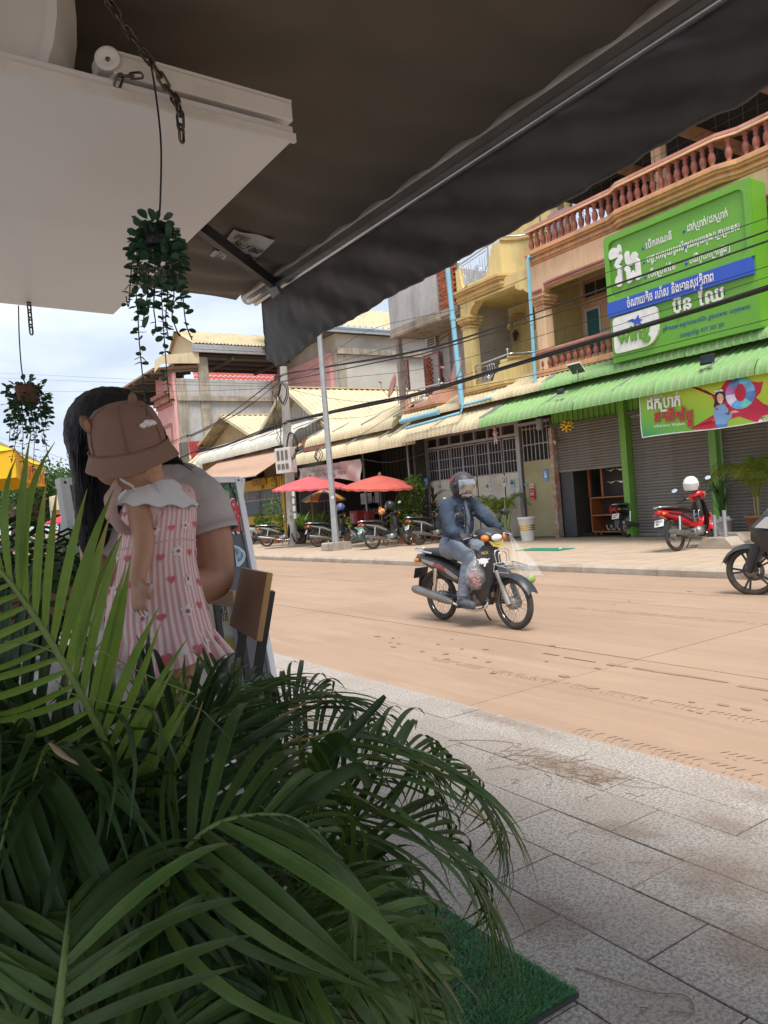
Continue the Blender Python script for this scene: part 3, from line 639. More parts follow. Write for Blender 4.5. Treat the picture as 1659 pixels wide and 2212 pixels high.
def decal(name, pts, mt, d=.004, par=None, cen=None):
  # fan of quads hugging the wavy vinyl
  c = cen or (sum(p[0] for p in pts)/len(pts), sum(p[1] for p in pts)/len(pts)); mb = MB(); n = len(pts); k = 4
  vs = [bd(*c, d)]+[bd(c[0]+(p[0]-c[0])*(i+1)/k, c[1]+(p[1]-c[1])*(i+1)/k, d) for i in range(k) for p in pts]
  fs = [(0, 1+j, 1+(j+1) % n) for j in range(n)]
  for i in range(k-1): fs += [(1+i*n+j, 1+(i+1)*n+j, 1+(i+1)*n+(j+1) % n, 1+i*n+(j+1) % n) for j in range(n)]
  mb.add(vs, fs, True); return mb.build(name, mt, par or bn)
pm = lambda n, c, r=.55: mat(n, c, r)
red = pm('banner red', (.52, .02, .06)); skin_p = pm('printed skin', (.70, .42, .30)); hair_p = pm('printed black hair', (.02, .015, .015)); shirt_p = pm('printed blue shirt', (.22, .38, .66)); skirt_p = pm('printed blue skirt', (.10, .24, .55)); wht = pm('banner white', (.8, .8, .78))
def uvp(a, b_): p = fb(a, b_); return ((p[0]-bl)/BW, (p[1]-bb)/(bt-bb))
decal('red_star', [uvp(*p) for p in ((940, 270), (1100, 310), (1180, 380), (1270, 240), (1300, 215), (1580, 240), (1620, 235), (1590, 330), (1545, 375), (1610, 430), (1700, 470), (1640, 540), (1560, 600), (1400, 540), (1330, 560), (1180, 665), (950, 660), (1080, 600), (1185, 560), (1190, 430), (1150, 350), (1050, 290))], red, cen=uvp(1330, 430))
def ell2(c, rx, ry, n=20, a0=0): return [(c[0]+rx*math.cos(a0+6.283*k/n), c[1]+ry*math.sin(a0+6.283*k/n)) for k in range(n)]
fg_ = decal('printed_hair', [uvp(*p) for p in ((1185, 345), (1215, 305), (1250, 310), (1275, 345), (1272, 400), (1250, 440), (1200, 440), (1180, 475), (1172, 440), (1185, 400))], hair_p, .005)
decal('printed_shirt', [uvp(*p) for p in ((1215, 440), (1265, 430), (1300, 470), (1310, 530), (1340, 500), (1335, 545), (1300, 585), (1295, 605), (1195, 610), (1172, 530), (1175, 470))], shirt_p, .006)
decal('printed_skirt', [uvp(*p) for p in ((1195, 610), (1300, 604), (1290, 655), (1195, 662))], skirt_p, .006)
decal('printed_face', [uvp(*p) for p in ((1205, 355), (1225, 335), (1252, 345), (1262, 380), (1252, 420), (1235, 435), (1212, 415), (1203, 385))], skin_p, .007)
decal('printed_hand', [uvp(*p) for p in ((1320, 505), (1335, 490), (1365, 485), (1400, 500), (1370, 508), (1340, 512))], skin_p, .007)
decal('printed_smile', [uvp(*p) for p in ((1222, 408), (1244, 404), (1238, 416), (1228, 417))], wht, .008)
for c in ((1222, 378), (1248, 372)): decal('printed_eye', ell2(uvp(*c), .0035, .006, 8), hair_p, .008)
decal('printed_bow', [uvp(*p) for p in ((1178, 315), (1195, 305), (1215, 312), (1240, 300), (1258, 305), (1255, 320), (1225, 318), (1190, 330))], wht, .008)
# ring balloon: bands of colour round an oval ring
cb_, ro, ri = uvp(1408, 335), (uvp(1545, 335)[0]-uvp(1408, 335)[0], abs(uvp(1408, 195)[1]-uvp(1408, 335)[1])), None
ringc = [(.10, .30, .50), (.10, .42, .55), (.06, .20, .48), (.30, .10, .30), (.55, .50, .62), (.08, .35, .62), (.10, .50, .45), (.05, .16, .40)]
for k in range(8):
  mb = MB(); a0 = k*math.pi/4
  mb.grid(lambda u, v: bd(cb_[0]+ro[0]*(1-.62*v)*math.cos(a0+u*math.pi/4), cb_[1]+ro[1]*(1-.48*v)*math.sin(a0+u*math.pi/4), .007+.012*math.sin(v*math.pi)), 5, 6)
  mb.build('balloon_band', mat('balloon foil', ringc[k], .25, tuple(min(1, c*1.5) for c in ringc[k]), sc=8, spec=.7), bn)
def bline(a, b_, text, h, mt, off=.02):
  p, q = uvp(*a), uvp(*b_); P_, Q_ = bd(*p, .012), bd(*q, .012); mb = MB(); lettering(mb, text, axes(P_, Q_-P_, (0, 0, 1)), h, off, .012, (Q_-P_).length, sides=False); mb.build('lettering', mt, bn)
bline((565, 392), (712, 372), 'តើអ្នកដឹងទេ?', .085, wht, .01); bline((570, 490), (875, 450), 'ដកប្រាក់', .30, wht, .03)
bline((640, 602), (985, 580), 'ឥតគិតថ្លៃ', .28, red, .035); bline((640, 650), (790, 638), 'នៅទីនេះតាមរយៈ', .06, wht, .012); bline((800, 635), (915, 622), 'WingBank', .065, wht, .015)
decal('corner_plate', [uvp(*p) for p in ((1565, 605), (1600, 545), (1660, 530), (1760, 525), (1760, 620))], wht, .005)
bline((1605, 585), (1735, 577), 'Wing', .12, mat('banner green ink', (.25, .45, .02), .5), .02)
b = MB(); b.tube([wav(u/20, 0) for u in range(21)], .012, 5); b.tube([wav(0, v/8) for v in range(9)], .012, 5); b.build('hem', wht, bn)
# ================================================================ HOUSES ABOVE THE AWNINGS
def wallbox(name, m, par, *b, **k): return MB().box(*b).build(name, m, par, **k)
# baluster (shared)
bp = [(.035, 0), (.06, .0), (.06, .03), (.035, .05), (.055, .10), (.068, .17), (.055, .24), (.03, .30), (.045, .325), (.045, .345), (.03, .36), (.052, .40), (.06, .42), (.06, .45)]
bme = meshm(MB().lathe(bp, 9), 'baluster', M_bal)
def balusters(par, x, y0, y1, z, h, pitch=.215):
  n = round((y1-y0)/pitch)
  for k in range(n+1): inst(bme, 'baluster', T(x, y0+(y1-y0)*k/n, z) @ RZ(k) @ M.Diagonal((1.15, 1.15, h/.45, 1)), par)
# ---------------------------------------------------------------- orange house
XO = 15.0
oh = root('orange_house', (XO+1, 11, 3.7), 'peach and orange house with red baluster balconies behind the green sign', 'house')
yL, yR = 14.72, 4.5
wallbox('floor_slab', M_conc2, oh, XO+.02, 21, yR, yL, 4.30, 4.46)
wallbox('roof_slab', M_conc2, oh, XO+.02, 21, yR, yL, 7.40, 7.52)
b = MB(); b.box(16.9, 17.0, yR, yL, 4.46, 7.39); b.box(15.1, 16.89, yR, yR+.1, 4.46, 7.39)
b.build('back_wall', M_peach, oh)
# front beam with chamfered opening
op = [q1(1235, 345), q1(1659, 150)]
zb = PX(*q2(0, 1050), XO).z; zc = PX(*q1(1235, 560), XO).z
b = MB(); zt = 7.39
pts = [(-yL, zt), (-yL, zc), (-14.35, zc), (-14.25, zc+.12), (-13.75, zb), (-yR, zb), (-yR, zt)]
b.prism(pts, FAC(XO), 0, -.22); b.build('front_beam', M_peach, oh)
b = MB()
for dz, o, hh in ((.0, .035, .055), (.07, .055, .05)):
  for p, q in (((-14.25, zc+.12), (-13.75, zb)), ((-13.75, zb), (-yR, zb)), ((-14.72, zc), (-14.35, zc))):
    b.bar(FAC(XO) @ V((p[0], p[1]+dz+.03, .01)), FAC(XO) @ V((q[0], q[1]+dz+.03, .01)), o*1.4, hh)
b.build('beam_moulding', M_railred, oh)
def pilaster(par, y, z0, z1, m1, m2, x=XO+.1, w=.30):
  b = MB(); b.box(x-w/2, x+w/2, y-w/2, y+w/2, z0, z1-.3); c = b.build('column', m1, par, bev=.01)
  b = MB()
  for k, (g, a, e) in enumerate(((.03, -.34, -.30), (.0, -.30, -.24), (.05, -.24, -.17), (.09, -.17, -.08), (.12, -.08, .0))): b.box(x-w/2-g, x+w/2+g, y-w/2-g, y+w/2+g, z1+a+.001*k, z1+e)
  b.build('capital', m2, c); return c
zcap = PX(*q1(1280, 560), XO).z
pilaster(oh, 14.42, 4.46, zcap, M_peach, M_peach2)
pilaster(oh, 13.0, 4.46, 6.7, M_peach, M_peach2, x=16.8, w=.26)
# first floor: window with blue curtain, dark vents, teal door
def window(par, x, y0, y1, z0, z1, fm, gm, fr=.06, nm='window', bars=0):
  b = MB()
  for a in ((y0, y0+fr, z0, z1), (y1-fr, y1, z0, z1), (y0+fr, y1-fr, z0, z0+fr), (y0+fr, y1-fr, z1-fr, z1)): b.box(x-.05, x+.01, *a)
  w = b.build(nm, fm, par)
  MB().box(x-.02, x, y0+fr, y1-fr, z0+fr, z1-fr).build('pane', gm, w)
  if bars:
    b = MB()
    for k in range(1, bars): y = y0+fr+(y1-y0-2*fr)*k/bars; b.box(x-.045, x-.03, y-.01, y+.01, z0+fr, z1-fr)
    b.build('bar', fm, w)
  return w
y_, z_ = yz(q2(140, 1400), 16.9)
window(oh, 16.9, 10.6, 12.95, 4.46, yz(q2(140, 1270), 16.9)[1], M_white, M_bluecur, bars=3, nm='door')
window(oh, 16.9, 10.5, 13.3, 6.55, 7.05, M_peach2, M_dark, bars=4, nm='vent')
window(oh, 16.9, 14.05, 14.6, 4.46, 6.35, M_white, M_teal, nm='door')
window(oh, 16.9, 13.3, 14.6, 6.6, 7.1, M_peach2, M_dark, bars=3, nm='vent')
# lower balustrade
b = MB(); sweep(b, [(XO, yL-.02), (XO, yR)], mould(4.18, 4.60, [.05, .09, .06, .12, .08])); b.build('balcony_base', M_peach2, oh)
balusters(oh, XO, yR+9*.0+6.0, yL-.25, 4.60, .42)
b = MB(); sweep(b, [(XO+.0, yL-.02), (XO, yR)], [(-.09, 5.02), (.09, 5.02), (.10, 5.06), (.07, 5.12), (-.09, 5.12)]); b.build('balcony_rail', M_railred, oh)
# upper cornice steps forward in the middle, as built
zc0 = 7.40; path = [(XO-.0, yL), (XO-.0, 11.9), (XO-.16, 11.6), (XO-.16, 9.1), (XO, 8.7), (XO, yR)]
b = MB(); sweep(b, path, mould(zc0, zc0+.34, [.03, .10, .06, .14, .20, .16])); b.build('cornice', M_peach2, oh)
zr = PX(*q1(1200, 85), XO).z
for (xa, ya), (xb, yb) in zip(path, path[1:]):
  if abs(ya-yb) > 1: balusters(oh, xa, max(yb, yR)+.12, ya-.12, zc0+.36, .50)
  else: inst(bme, 'baluster', T((xa+xb)/2, (ya+yb)/2, zc0+.36) @ M.Diagonal((1.15, 1.15, 1.1, 1)), oh)
b = MB(); sweep(b, path, [(-.08, zc0+.34), (.09, zc0+.34), (.09, zc0+.365), (-.08, zc0+.365)]); b.build('bottom_rail', M_railred, oh)
b = MB(); sweep(b, path, [(-.09, zc0+.86), (.10, zc0+.86), (.12, zc0+.91), (.08, zc0+.99), (-.07, zc0+.99)]); b.build('top_rail', M_railred, oh)
b = MB(); sweep(b, path, [(.085, zc0+.845), (.125, zc0+.85), (.125, zc0+.89), (.085, zc0+.89)]); b.build('rail_edge', M_peach, oh)
# roof terrace: posts, brown beams, dark ceiling
for p in (q2(745, 60), (1205, 455)):
  y, z = yz(p, 16.4); MB().box(16.25, 16.5, y-.13, y+.13, 7.5, 10.2).build('terrace_post', M_peach, oh)
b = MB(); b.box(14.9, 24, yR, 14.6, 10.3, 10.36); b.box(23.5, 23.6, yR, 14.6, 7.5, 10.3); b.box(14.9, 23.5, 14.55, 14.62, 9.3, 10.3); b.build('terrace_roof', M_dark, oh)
for y in (13.8, 11.6, 9.4, 7.2): MB().box(14.95, 23.5, y-.08, y+.08, 10.02, 10.298).build('roof_beam', M_peach2, oh)
b = MB()
for k in range(30): y = 5+k*.32; b.cyl((16.0, y, 8.4), (16.0, y, 10.2), .006, 4)
for k in range(6): z = 8.5+k*.3; b.cyl((16.0, 5, z), (16.0, 14.5, z), .006, 4)
b.build('safety_mesh', mat('dark mesh wire', (.06, .055, .05), .7), oh)
for p in (q1(865, 90), (1168, 500)): y, z = yz(p, 16.0); MB().cyl((16, y, 7.6), (16, y, 9.9), .025, 6).build('mesh_post', M_galv, oh)
MB().box(15.35, 15.37, 13.55, 14.3, 7.9, 8.65).build('hung_cloth', mat('grey mauve cloth', (.42, .38, .42), .9), oh)
# ---------------------------------------------------------------- balconies with steel railings
def balcony(par, x, ya, yb, ye, zb, zlow, zhi, mt, mt2, floor=True):
  # ya left end, yb where the front turns back, ye where the return meets the wall; zb base of parapet
  F = FAC(x); d = ya-yb
  left = [(-ya, zb), (-ya, zlow+.22), (-ya+.16, zlow+.24), (-ya+.18, zlow+.02), (-ya+.24, zlow-.28), (-ya+.36, zlow-.46), (-ya+.5, zb+.12), (-ya+.5, zb)]
  notch = ya-d*.74
  m1 = -ya+d*.66
  right = [(m1, zb), (m1, zb+.12), (m1+.1, zb+.3), (m1+.17, zlow), (m1+.19, zhi-.30), (m1+.26, zhi-.28), (m1+.28, zhi-.12), (m1+.34, zhi-.10), (m1+.36, zhi), (-yb, zhi), (-yb, zb)]
  b = MB(); b.prism(left, F, 0, -.13); b.prism([(-ya+.5, zb), (m1, zb), (m1, zb+.12), (-ya+.5, zb+.12)], F, 0, -.13); b.prism(right, F, 0, -.13)
  pth = [(x, yb)]+[(x+.9*math.sin(t*math.pi/12)**1.2*.95, yb-(yb-ye)*(1-math.cos(t*math.pi/12))) for t in range(1, 7)]
  sweep(b, pth, [(-.13, zb), (0, zb), (0, zhi), (-.13, zhi)])
  b.build('parapet', mt, par)
  full = [(x, ya)]+pth
  b = MB(); sweep(b, full, mould(zb-.34, zb, [.02, .06, .03, .10, .15])); sweep(b, pth, mould(zhi-.02, zhi+.05, [.03, .05])); b.build('balcony_moulding', mt2, par)
  # railing
  b = MB(); zA, zB = zlow+.36, zhi+.12
  b.tube([F @ V((-ya+.08, zA, -.06)), F @ V((-yb-.02, zB, -.06))]+[V((p[0]+.06, p[1], zB+.02)) for p in pth[1:]], .026, 7)
  for X, z in ((-ya+.08, zlow+.2), (-yb-.02, zhi)): b.cyl(F @ V((X, z, -.06)), F @ V((X, z+.2, -.06)), .022, 6); b.ell(F @ V((X, z+.24, -.06)), .045, n=8, k=6)
  cx_ = (-ya+.5+m1)/2; w = m1+.1-(-ya+.3)
  for k in range(11):
    t = (k+.5)/11; X = -ya+.28+w*t; zz = zA+(zB-zA)*((X+ya)/d)-.03; zl = zb+.16+.32*abs(2*t-1)**2.5
    if abs(t-.5) < .16: continue
    b.tube([F @ V((X, zl, -.06)), F @ V((X+.02, zl+.06, -.06)), F @ V((X, zz-.12, -.06)), F @ V((X-.03, zz-.08, -.06))], .011, 5)
  for rr in (.24, .17): b.tube([F @ V((cx_+rr*.8*math.cos(a*.4488), zlow-.18+rr*1.25*math.sin(a*.4488), -.06)) for a in range(15)], .012, 5)
  for k in (-1, 0, 1): b.cyl(F @ V((cx_+k*.07, zlow-.38, -.06)), F @ V((cx_+k*.04, zlow+.08, -.06)), .01, 5)
  b.tube([F @ V((-ya+.22+w*k/10, zA-.1+(zB-zA)*((w*k/10+.2)/d), -.06)) for k in range(11)], .014, 5)
  b.tube([F @ V((-ya+.28+w*k/12, zb+.15+.34*abs(k/6-1)**2.5, -.06)) for k in range(13)], .016, 5)
  b.build('railing', M_stain, par)
  if floor: MB().box(x+.02, x+1.9, ye, ya, zb-.36, zb-.10).build('balcony_slab', mt, par)
# yellow house
XY = 14.95
yh = root('yellow_house', (XY+1, 16.3, 3.9), 'yellow two balcony townhouse with ochre mouldings between the blue drainpipes', 'house')
balcony(yh, XY, 17.72, 15.75, 14.80, 7.50, 7.95, 8.42, M_yellow, M_yellow2)
balcony(yh, XY, 17.68, 15.80, 14.84, 4.55, 4.85, 5.18, M_yellow, M_yellow2)
b = MB(); b.prism([(-17.66, 7.12), (-17.66, 6.72), (-17.2, 6.72), (-17.14, 6.86), (-17.05, 6.95), (-16.95, 6.98), (-16.9, 7.06), (-15.25, 7.06), (-15.2, 6.95), (-15.0, 6.86), (-14.86, 6.75), (-14.76, 6.75), (-14.76, 7.12)], FAC(XY+.02), 0, -.25); b.build('front_beam', M_yellow, yh)
b = MB(); pl_ = [(-17.2, 6.72), (-17.14, 6.86), (-17.05, 6.95), (-16.95, 6.98), (-16.9, 7.06), (-15.25, 7.06), (-15.2, 6.95), (-15.0, 6.86)]
for p, q in zip(pl_, pl_[1:]): b.bar(FAC(XY) @ V((*p, .02)), FAC(XY) @ V((*q, .02)), .05, .045)
b.build('beam_moulding', M_yellow2, yh)
pilaster(yh, 17.42, 4.56, 6.72, M_yellow, M_yellow2, x=XY+.15, w=.34)
wallbox('side_wall', M_yellow, yh, XY+.25, 17.0, 14.76, 14.86, 4.5, 7.4)
MB().box(16.9, 17.0, 14.86, 17.7, 4.3, 10.2).build('back_wall', M_yellow, yh); wallbox('side_wall', M_render, yh, 15.25, 16.9, 17.6, 17.7, 4.2, 7.4)
window(yh, 16.9, 15.6, 16.55, 4.5, 6.25, M_white, M_teal, bars=3, nm='door'); window(yh, 16.9, 14.9, 15.4, 4.5, 6.2, M_white, M_teal, nm='door')
vt = window(yh, 16.9, 14.95, 16.6, 6.45, 7.0, M_yellow2, M_dark, nm='vent')
b = MB()
for k in range(4):
  for j in range(3): y = 15.02+j*.52; b.boxm(T(16.86, y+.24, 6.55+k*.11) @ RY(.6), .012, .44, .09)
b.build('louvre', mat('grey louvre', (.34, .31, .24), .7), vt, kind='stuff')
b = MB(); b.box(16.86, 16.9, 15.5, 16.65, 6.27, 6.36); b.box(16.84, 16.9, 15.45, 16.7, 6.36, 6.40); b.build('door_head', M_yellow2, yh)
# arched opening in the side wall seen past the column
b = MB(); b.lathe([(.42, 0), (.55, 0), (.55, .1), (.42, .1), (.42, 0)], 14, axes((16.7, 17.0, 6.3), (1, 0, 0), (0, 0, 1)), a0=0, a1=math.pi, cap=False); b.build('arch_trim', M_yellow2, yh)
for (p, x, lb) in ((q1(1095, 880), 16.72, 'small black wall lantern between the teal doors of the yellow house'), (q1(1418, 745), 16.72, 'small black wall lantern beside the peach column')):
  y, z = yz(p, x); r = root('wall_lantern', (x+.1, y, z), lb, 'wall lamp', 'wall lanterns on the balconies')
  b = MB(); b.lathe([(.03, -.14), (.055, -.1), (.06, -.02), (.075, .06), (.09, .08), (.03, .15), (.01, .2)], 6, T(x, y, z), sm=False); b.build('lamp_body', M_black, r)
  MB().tube([(x, y, z+.12), (x+.07, y, z+.2), (x+.17, y, z+.05)], .012, 5).build('bracket', M_black, r)
# grey unfinished house
gh = root('grey_house', (XO+1, 19.5, 3.9), 'unfinished grey concrete house with bare brick patches and salmon balcony', 'house')
yA, yB = 21.25, 17.74
ztop = 9.6
b = MB(); b.box(XO-.1, XO+.1, 18.72, yA, 7.20, ztop); b.box(XO+.1, 21, yA-.12, yA, 7.2, ztop); b.build('upper_wall', M_conc, gh)
b = MB(); sweep(b, [(XO-.1, yA), (XO-.1, 18.7), (XO+.08, 18.55), (XO+.08, yB)], [(-.2, 6.92), (.03, 6.92), (.05, 7.0), (.02, 7.02), (.04, 7.2), (-.2, 7.2)]); b.box(XO-.05, 21, yB, yA, 7.0, 7.19)
b.build('edge_beam', M_conc2, gh)
MB().box(XO+.06, XO+.12, yB, 18.72, 7.2, ztop).build('mortar_bed', M_conc2, gh)
bk = meshm(MB().box(-.05, .05, -.1, .1, -.032, .032), 'brick', M_brick)
def bricks(par, x, y0, y1, z0, z1, dx=0):
  r = 0; z = z0+.035
  while z < z1:
    y = y0+.1+(r % 2)*.105
    while y < y1-.06: inst(bk, 'brick', T(x+rnd.uniform(-.008, .008), y+rnd.uniform(-.006, .006), z) @ RX(rnd.uniform(-.03, .03)), par); y += .213
    z += .077; r += 1
bricks(gh, XO+.04, 17.8, 18.70, 7.22, 8.9)
# first floor recess
b = MB(); b.box(16.6, 16.7, yB, yA, 4.2, 7.0); b.box(16.5, 16.598, 20.2, 20.55, 4.2, 7.0); b.box(16.5, 16.598, 18.5, 18.75, 4.2, 7.0); b.build('back_wall', M_render, gh)
b = MB(); b.box(XO, XO+.16, 21.0, 21.18, 4.3, 6.93); b.build('corner_post', M_conc2, gh)
y0, z0 = yz(q1(480, 1020), 16.5)
def q1box(a, b_, c, d, x): p = yz(q1(a, b_), x); q = yz(q1(c, d), x); return min(p[0], q[0]), max(p[0], q[0]), min(p[1], q[1]), max(p[1], q[1])
v = q1box(370, 870, 455, 960, 16.48); w = window(gh, 16.48, v[0], v[1], v[2], v[3], M_render, M_dark, nm='vent')
b = MB()
for k in range(6): b.box(16.42, 16.47, v[0]+.05, v[1]-.05, v[2]+.05+(v[3]-v[2]-.1)*k/5, v[2]+.08+(v[3]-v[2]-.1)*k/5)
b.build('louvre', M_render, w, kind='stuff')
v = q1box(350, 1040, 500, 1270, 16.45); w = window(gh, 16.45, v[0], v[1], v[2]-.3, v[3], M_railred, M_render, nm='doorway')
bricks(w, 16.42, v[0]+.42, v[1]-.05, v[2]-.2, v[3]-.1)
v = q1box(160, 1090, 240, 1300, 15.6); w = window(gh, 15.6, v[0], v[1]+.1, v[2]-.1, v[3], M_railred, M_render, fr=.035, nm='lattice_screen')
b = MB(); a0, a1, c0, c1 = v[0], v[1]+.1, v[2]-.1, v[3]
for k in range(-7, 9):
  for s in (-1, 1):
    ya = a0+(k*.13)*1; p0 = [ya, c0]; L_t = (c1-c0)
    y0_, y1_ = a0+k*.16, a0+k*.16+s*L_t*.5
    t0, t1 = 0, 1
    for bound in (a0, a1):
      if y1_ != y0_:
        t = (bound-y0_)/(y1_-y0_)
        if (y1_ > y0_) == (bound == a0): t0 = max(t0, t)
        else: t1 = min(t1, t)
    if t1-t0 > .02: b.bar((15.545, y0_+(y1_-y0_)*t0, c0+L_t*t0), (15.545, y0_+(y1_-y0_)*t1, c0+L_t*t1), .014, .014)
b.build('lattice', M_railred, w, kind='stuff')
p = PX(*q1(475, 915), 16.4); q = PX(*q1(590, 830), 15.6); MB().bar(p, q, .05, .04).build('loose_timber', M_wood, gh)
balcony(gh, 14.62, 20.35, 18.55, 17.85, 4.40, 4.62, 4.82, M_pink, M_peach2)
# blue drain pipes
def pipe(lb, pts, r, coupl=()):
  rt = root('drain_pipe', pts[-1], lb, 'drainpipe', 'blue plastic drainpipes'); MB().tube(pts, r, 10).build('pipe', M_blue, rt)
  for p, d in coupl: d = V(d).normalized()*.06; MB().cyl(V(p)-d, V(p)+d, r*1.22, 10).build('coupling', M_blue, rt)
  return rt
A, B_2 = PX(*q1(533, 230), 14.5), PX(*q1(662, 1440), 14.35)
A = V(A)
pipe('thick blue drainpipe running down between the grey house and the yellow house', [A+V((0, .0, 1.2))+(A-B_2)*.0, A, B_2], .075, [(A.lerp(B_2, .42), A-B_2), (A.lerp(B_2, .8), A-B_2)])
C_, D_ = PX(*q1(1200, 250), 14.8), PX(*q1(1262, 1285), 14.6); E_ = V((15.0, C_.y-.12, C_.z+.05))
pipe('pale blue drainpipe between the yellow house and the orange house', [E_, C_+V((0, -.03, .05)), C_, D_], .045, [(C_.lerp(D_, .5), C_-D_)])
p = [PX(*q1(205, 1632), 13.55), PX(*q1(645, 1505), 13.62), PX(*q1(672, 1440), 14.2), PX(*q1(900, 1385), 14.3)]
pipe('thin blue pipe lying along the cream awning with a kink', p, .04)
p = [PX(*q1(160, 1577), 14.2), PX(*q1(470, 1500), 14.28)]; pipe('short fat open ended blue pipe on the upper cream awning', p, .075)
# satellite dishes
def dish(c, n, rad, lb):
  r = root('satellite_dish', c, lb, 'satellite dish', 'satellite dishes on the balcony'); x, y, z = frame(n); m = M((x, y, z)).transposed().to_4x4(); m.translation = c
  md = mat('faded red dish', (.45, .20, .155), .6, (.38, .17, .14), sc=4)
  pr = [(.001, -.09), (rad*.35, -.08), (rad*.7, -.05), (rad, 0)]
  b = MB(); b.lathe(pr+[(rad, .012), (rad*.7, -.038), (rad*.35, -.068), (.001, -.078)], 22, m, cap=False); b.build('dish', md, r)
  b = MB(); b.tube([m @ V((0, -rad*.95, .0)), m @ V((0, -rad*.5, .32)), m @ V((0, 0, .4))], .012, 5); b.cyl(m @ V((0, 0, .36)), m @ V((0, 0, .46)), .035, 8); b.build('feed_arm', md, r)
  b = MB(); b.tube([m @ V((0, 0, -.08)), m @ V((0, 0, -.16)), m @ V((0, 0, -.18))+V((0, 0, -.55))], .022, 6); b.build('mast', M_galv, r)
dish(PX(*q1(92, 1280), 14.4), V((-.85, .35, .3)), .42, 'faded red satellite dish at the left end of the salmon balcony')
dish(PX(*q1(608, 1170), 14.5), V((-.84, .33, .33)), .44, 'faded red satellite dish beside the thick blue drainpipe')
# solar panel and floodlights on the green awning
y, z = yz((2300+20*.4364)/1.8228 and q2(42, 1830), 14.2)
r = root('solar_panel', (14.2, y, z-.1), 'small white framed solar panel standing on the green awning beneath the red balusters', 'solar panel')
m = axes((14.2, y, z+.02), (0, -1, 0), (-.55, 0, .6)); MB().boxm(m, .42, .3, .02).build('frame', M_white, r); MB().boxm(m @ T(0, 0, .012), .38, .26, .01).build('cell', M_glassd, r); MB().cyl((14.25, y, z-.25), (14.22, y, z), .015, 6).build('leg', M_galv, r)
for p, lb in ((q2(1148, 1748), 'black floodlight on a wire bracket above the printed banner'), (q1(1470, 1330), 'small black floodlight low on the green awning edge')):
  sc_ = .19 if p[0] > 1400 else .13; y, z = yz(p, 13.75); r = root('floodlight', (13.75, y, z-.15), lb, 'floodlight', 'floodlights on the green awning')
  m = axes((13.75, y, z), (0, -1, 0), (.35, 0, 1)); MB().boxm(m, sc_*1.5, sc_, .07).build('housing', M_black, r, bev=.012); MB().boxm(m @ T(0, 0, .037), sc_*1.3, sc_*.75, .006).build('lens', M_glassd, r)
  b = MB(); h = sc_*.75
  for s in (-1, 1): b.tube([m @ V((s*h*.95, 0, 0)), m @ V((s*h*.95, -sc_*.95, .02)), m @ V((0, -sc_, .02))], .008, 4)
  b.build('bracket', M_galv, r)
# ================================================================ FOLDING GATE, CAFE AND THE FAR END OF THE STREET
M_panel = mat('off white steel sheet', (.68, .65, .56), .6, (.62, .59, .50), sc=1.3, dirt=(.42, .37, .29), dsc=1.1)
streaks(M_panel, (.42, .36, .27), .5); M_panel2 = mat('khaki steel sheet', (.40, .36, .20), .6, (.36, .32, .18), sc=1.2, dirt=(.32, .28, .18), dsc=1.2)
XG = 15.7
fg = root('folding_gate', (XG, 18.5, .12), 'seven leaf folding gate of off white sheet below barred windows', 'gate')
ya, yb = 20.78, 16.45; n = 7; w = (ya-yb)/n
zs, zt = 1.42, 2.95
for k in range(n):
  y1 = ya-k*w; y0 = y1-w; o = .02*(k % 2)
  zz = PX(*q3(0, 0), XG).z
  p = MB(); p.box(XG-.02-o, XG-o, y0+.015, y1-.015, .15, 2.02); pn = p.build('gate_panel', M_panel, fg, bev=.004)
  b = MB()
  for y in (y0+.02, y1-.05): b.box(XG-.028-o, XG+.01-o, y, y+.03, 2.021, 3.05)
  for z in (2.021, 3.02): b.box(XG-.027-o, XG+.009-o, y0+.05, y1-.05, z, z+.03)
  b.build('window_frame', M_galv, pn)
  b = MB()
  for j in range(1, 4): y = y0+.05+(w-.1)*j/4; b.box(XG-.018-o, XG-o, y-.009, y+.009, 2.05, 3.02)
  for j in range(1, 3): z = 2.05+.97*j/3; b.box(XG-.019-o, XG-.001-o, y0+.05, y1-.05, z-.009, z+.009)
  b.build('window_bars', M_galv, pn, kind='stuff')
b = MB(); b.box(XG-.06, XG+.08, ya+.01, ya+.16, .12, 3.55); b.box(XG-.06, XG+.08, yb-.15, yb-.01, .12, 3.55); b.box(XG-.05, XG+.05, yb, ya, 3.08, 3.16); b.box(XG-.05, XG+.05, yb, ya, 3.42, 3.5)
b.build('gate_frame', M_galv, fg)
b = MB()
for k in range(8): y = yb+(ya-yb)*k/7; b.box(XG-.045, XG+.045, y-.03, y+.03, 3.161, 3.419)
b.build('transom', M_galv, fg)
b = MB(); b.box(XG+.3, XG+.35, 15, 21, .12, 3.6); b.build('dark_backing', M_dark, fg)
sp_ = root('side_panel_door', (XG, 15.6, .12), 'khaki sheet metal panel with barred top beside the half raised shutter', 'panel')
z1 = PX(*q7(60, 850), XG).z
MB().box(XG-.03, XG, 15.06, 16.22, .14, 2.3).build('panel', M_panel2, sp_)
b = MB()
for k in range(8): y = 15.08+k*.16; b.box(XG-.015, XG+.01, y-.012, y+.012, 2.301, 3.3)
for z in (2.75, 3.2): b.box(XG-.016, XG+.011, 15.06, 16.22, z, z+.025)
b.build('window_bars', M_galv, sp_, kind='stuff')
b = MB(); b.box(15.62, 15.75, 15.05, 16.3, 3.32, 3.4); b.cyl((15.4, 15.2, 3.4), (15.4, 15.2, 3.1), .1, 10); b.build('eave_bracket', M_galv, sp_)
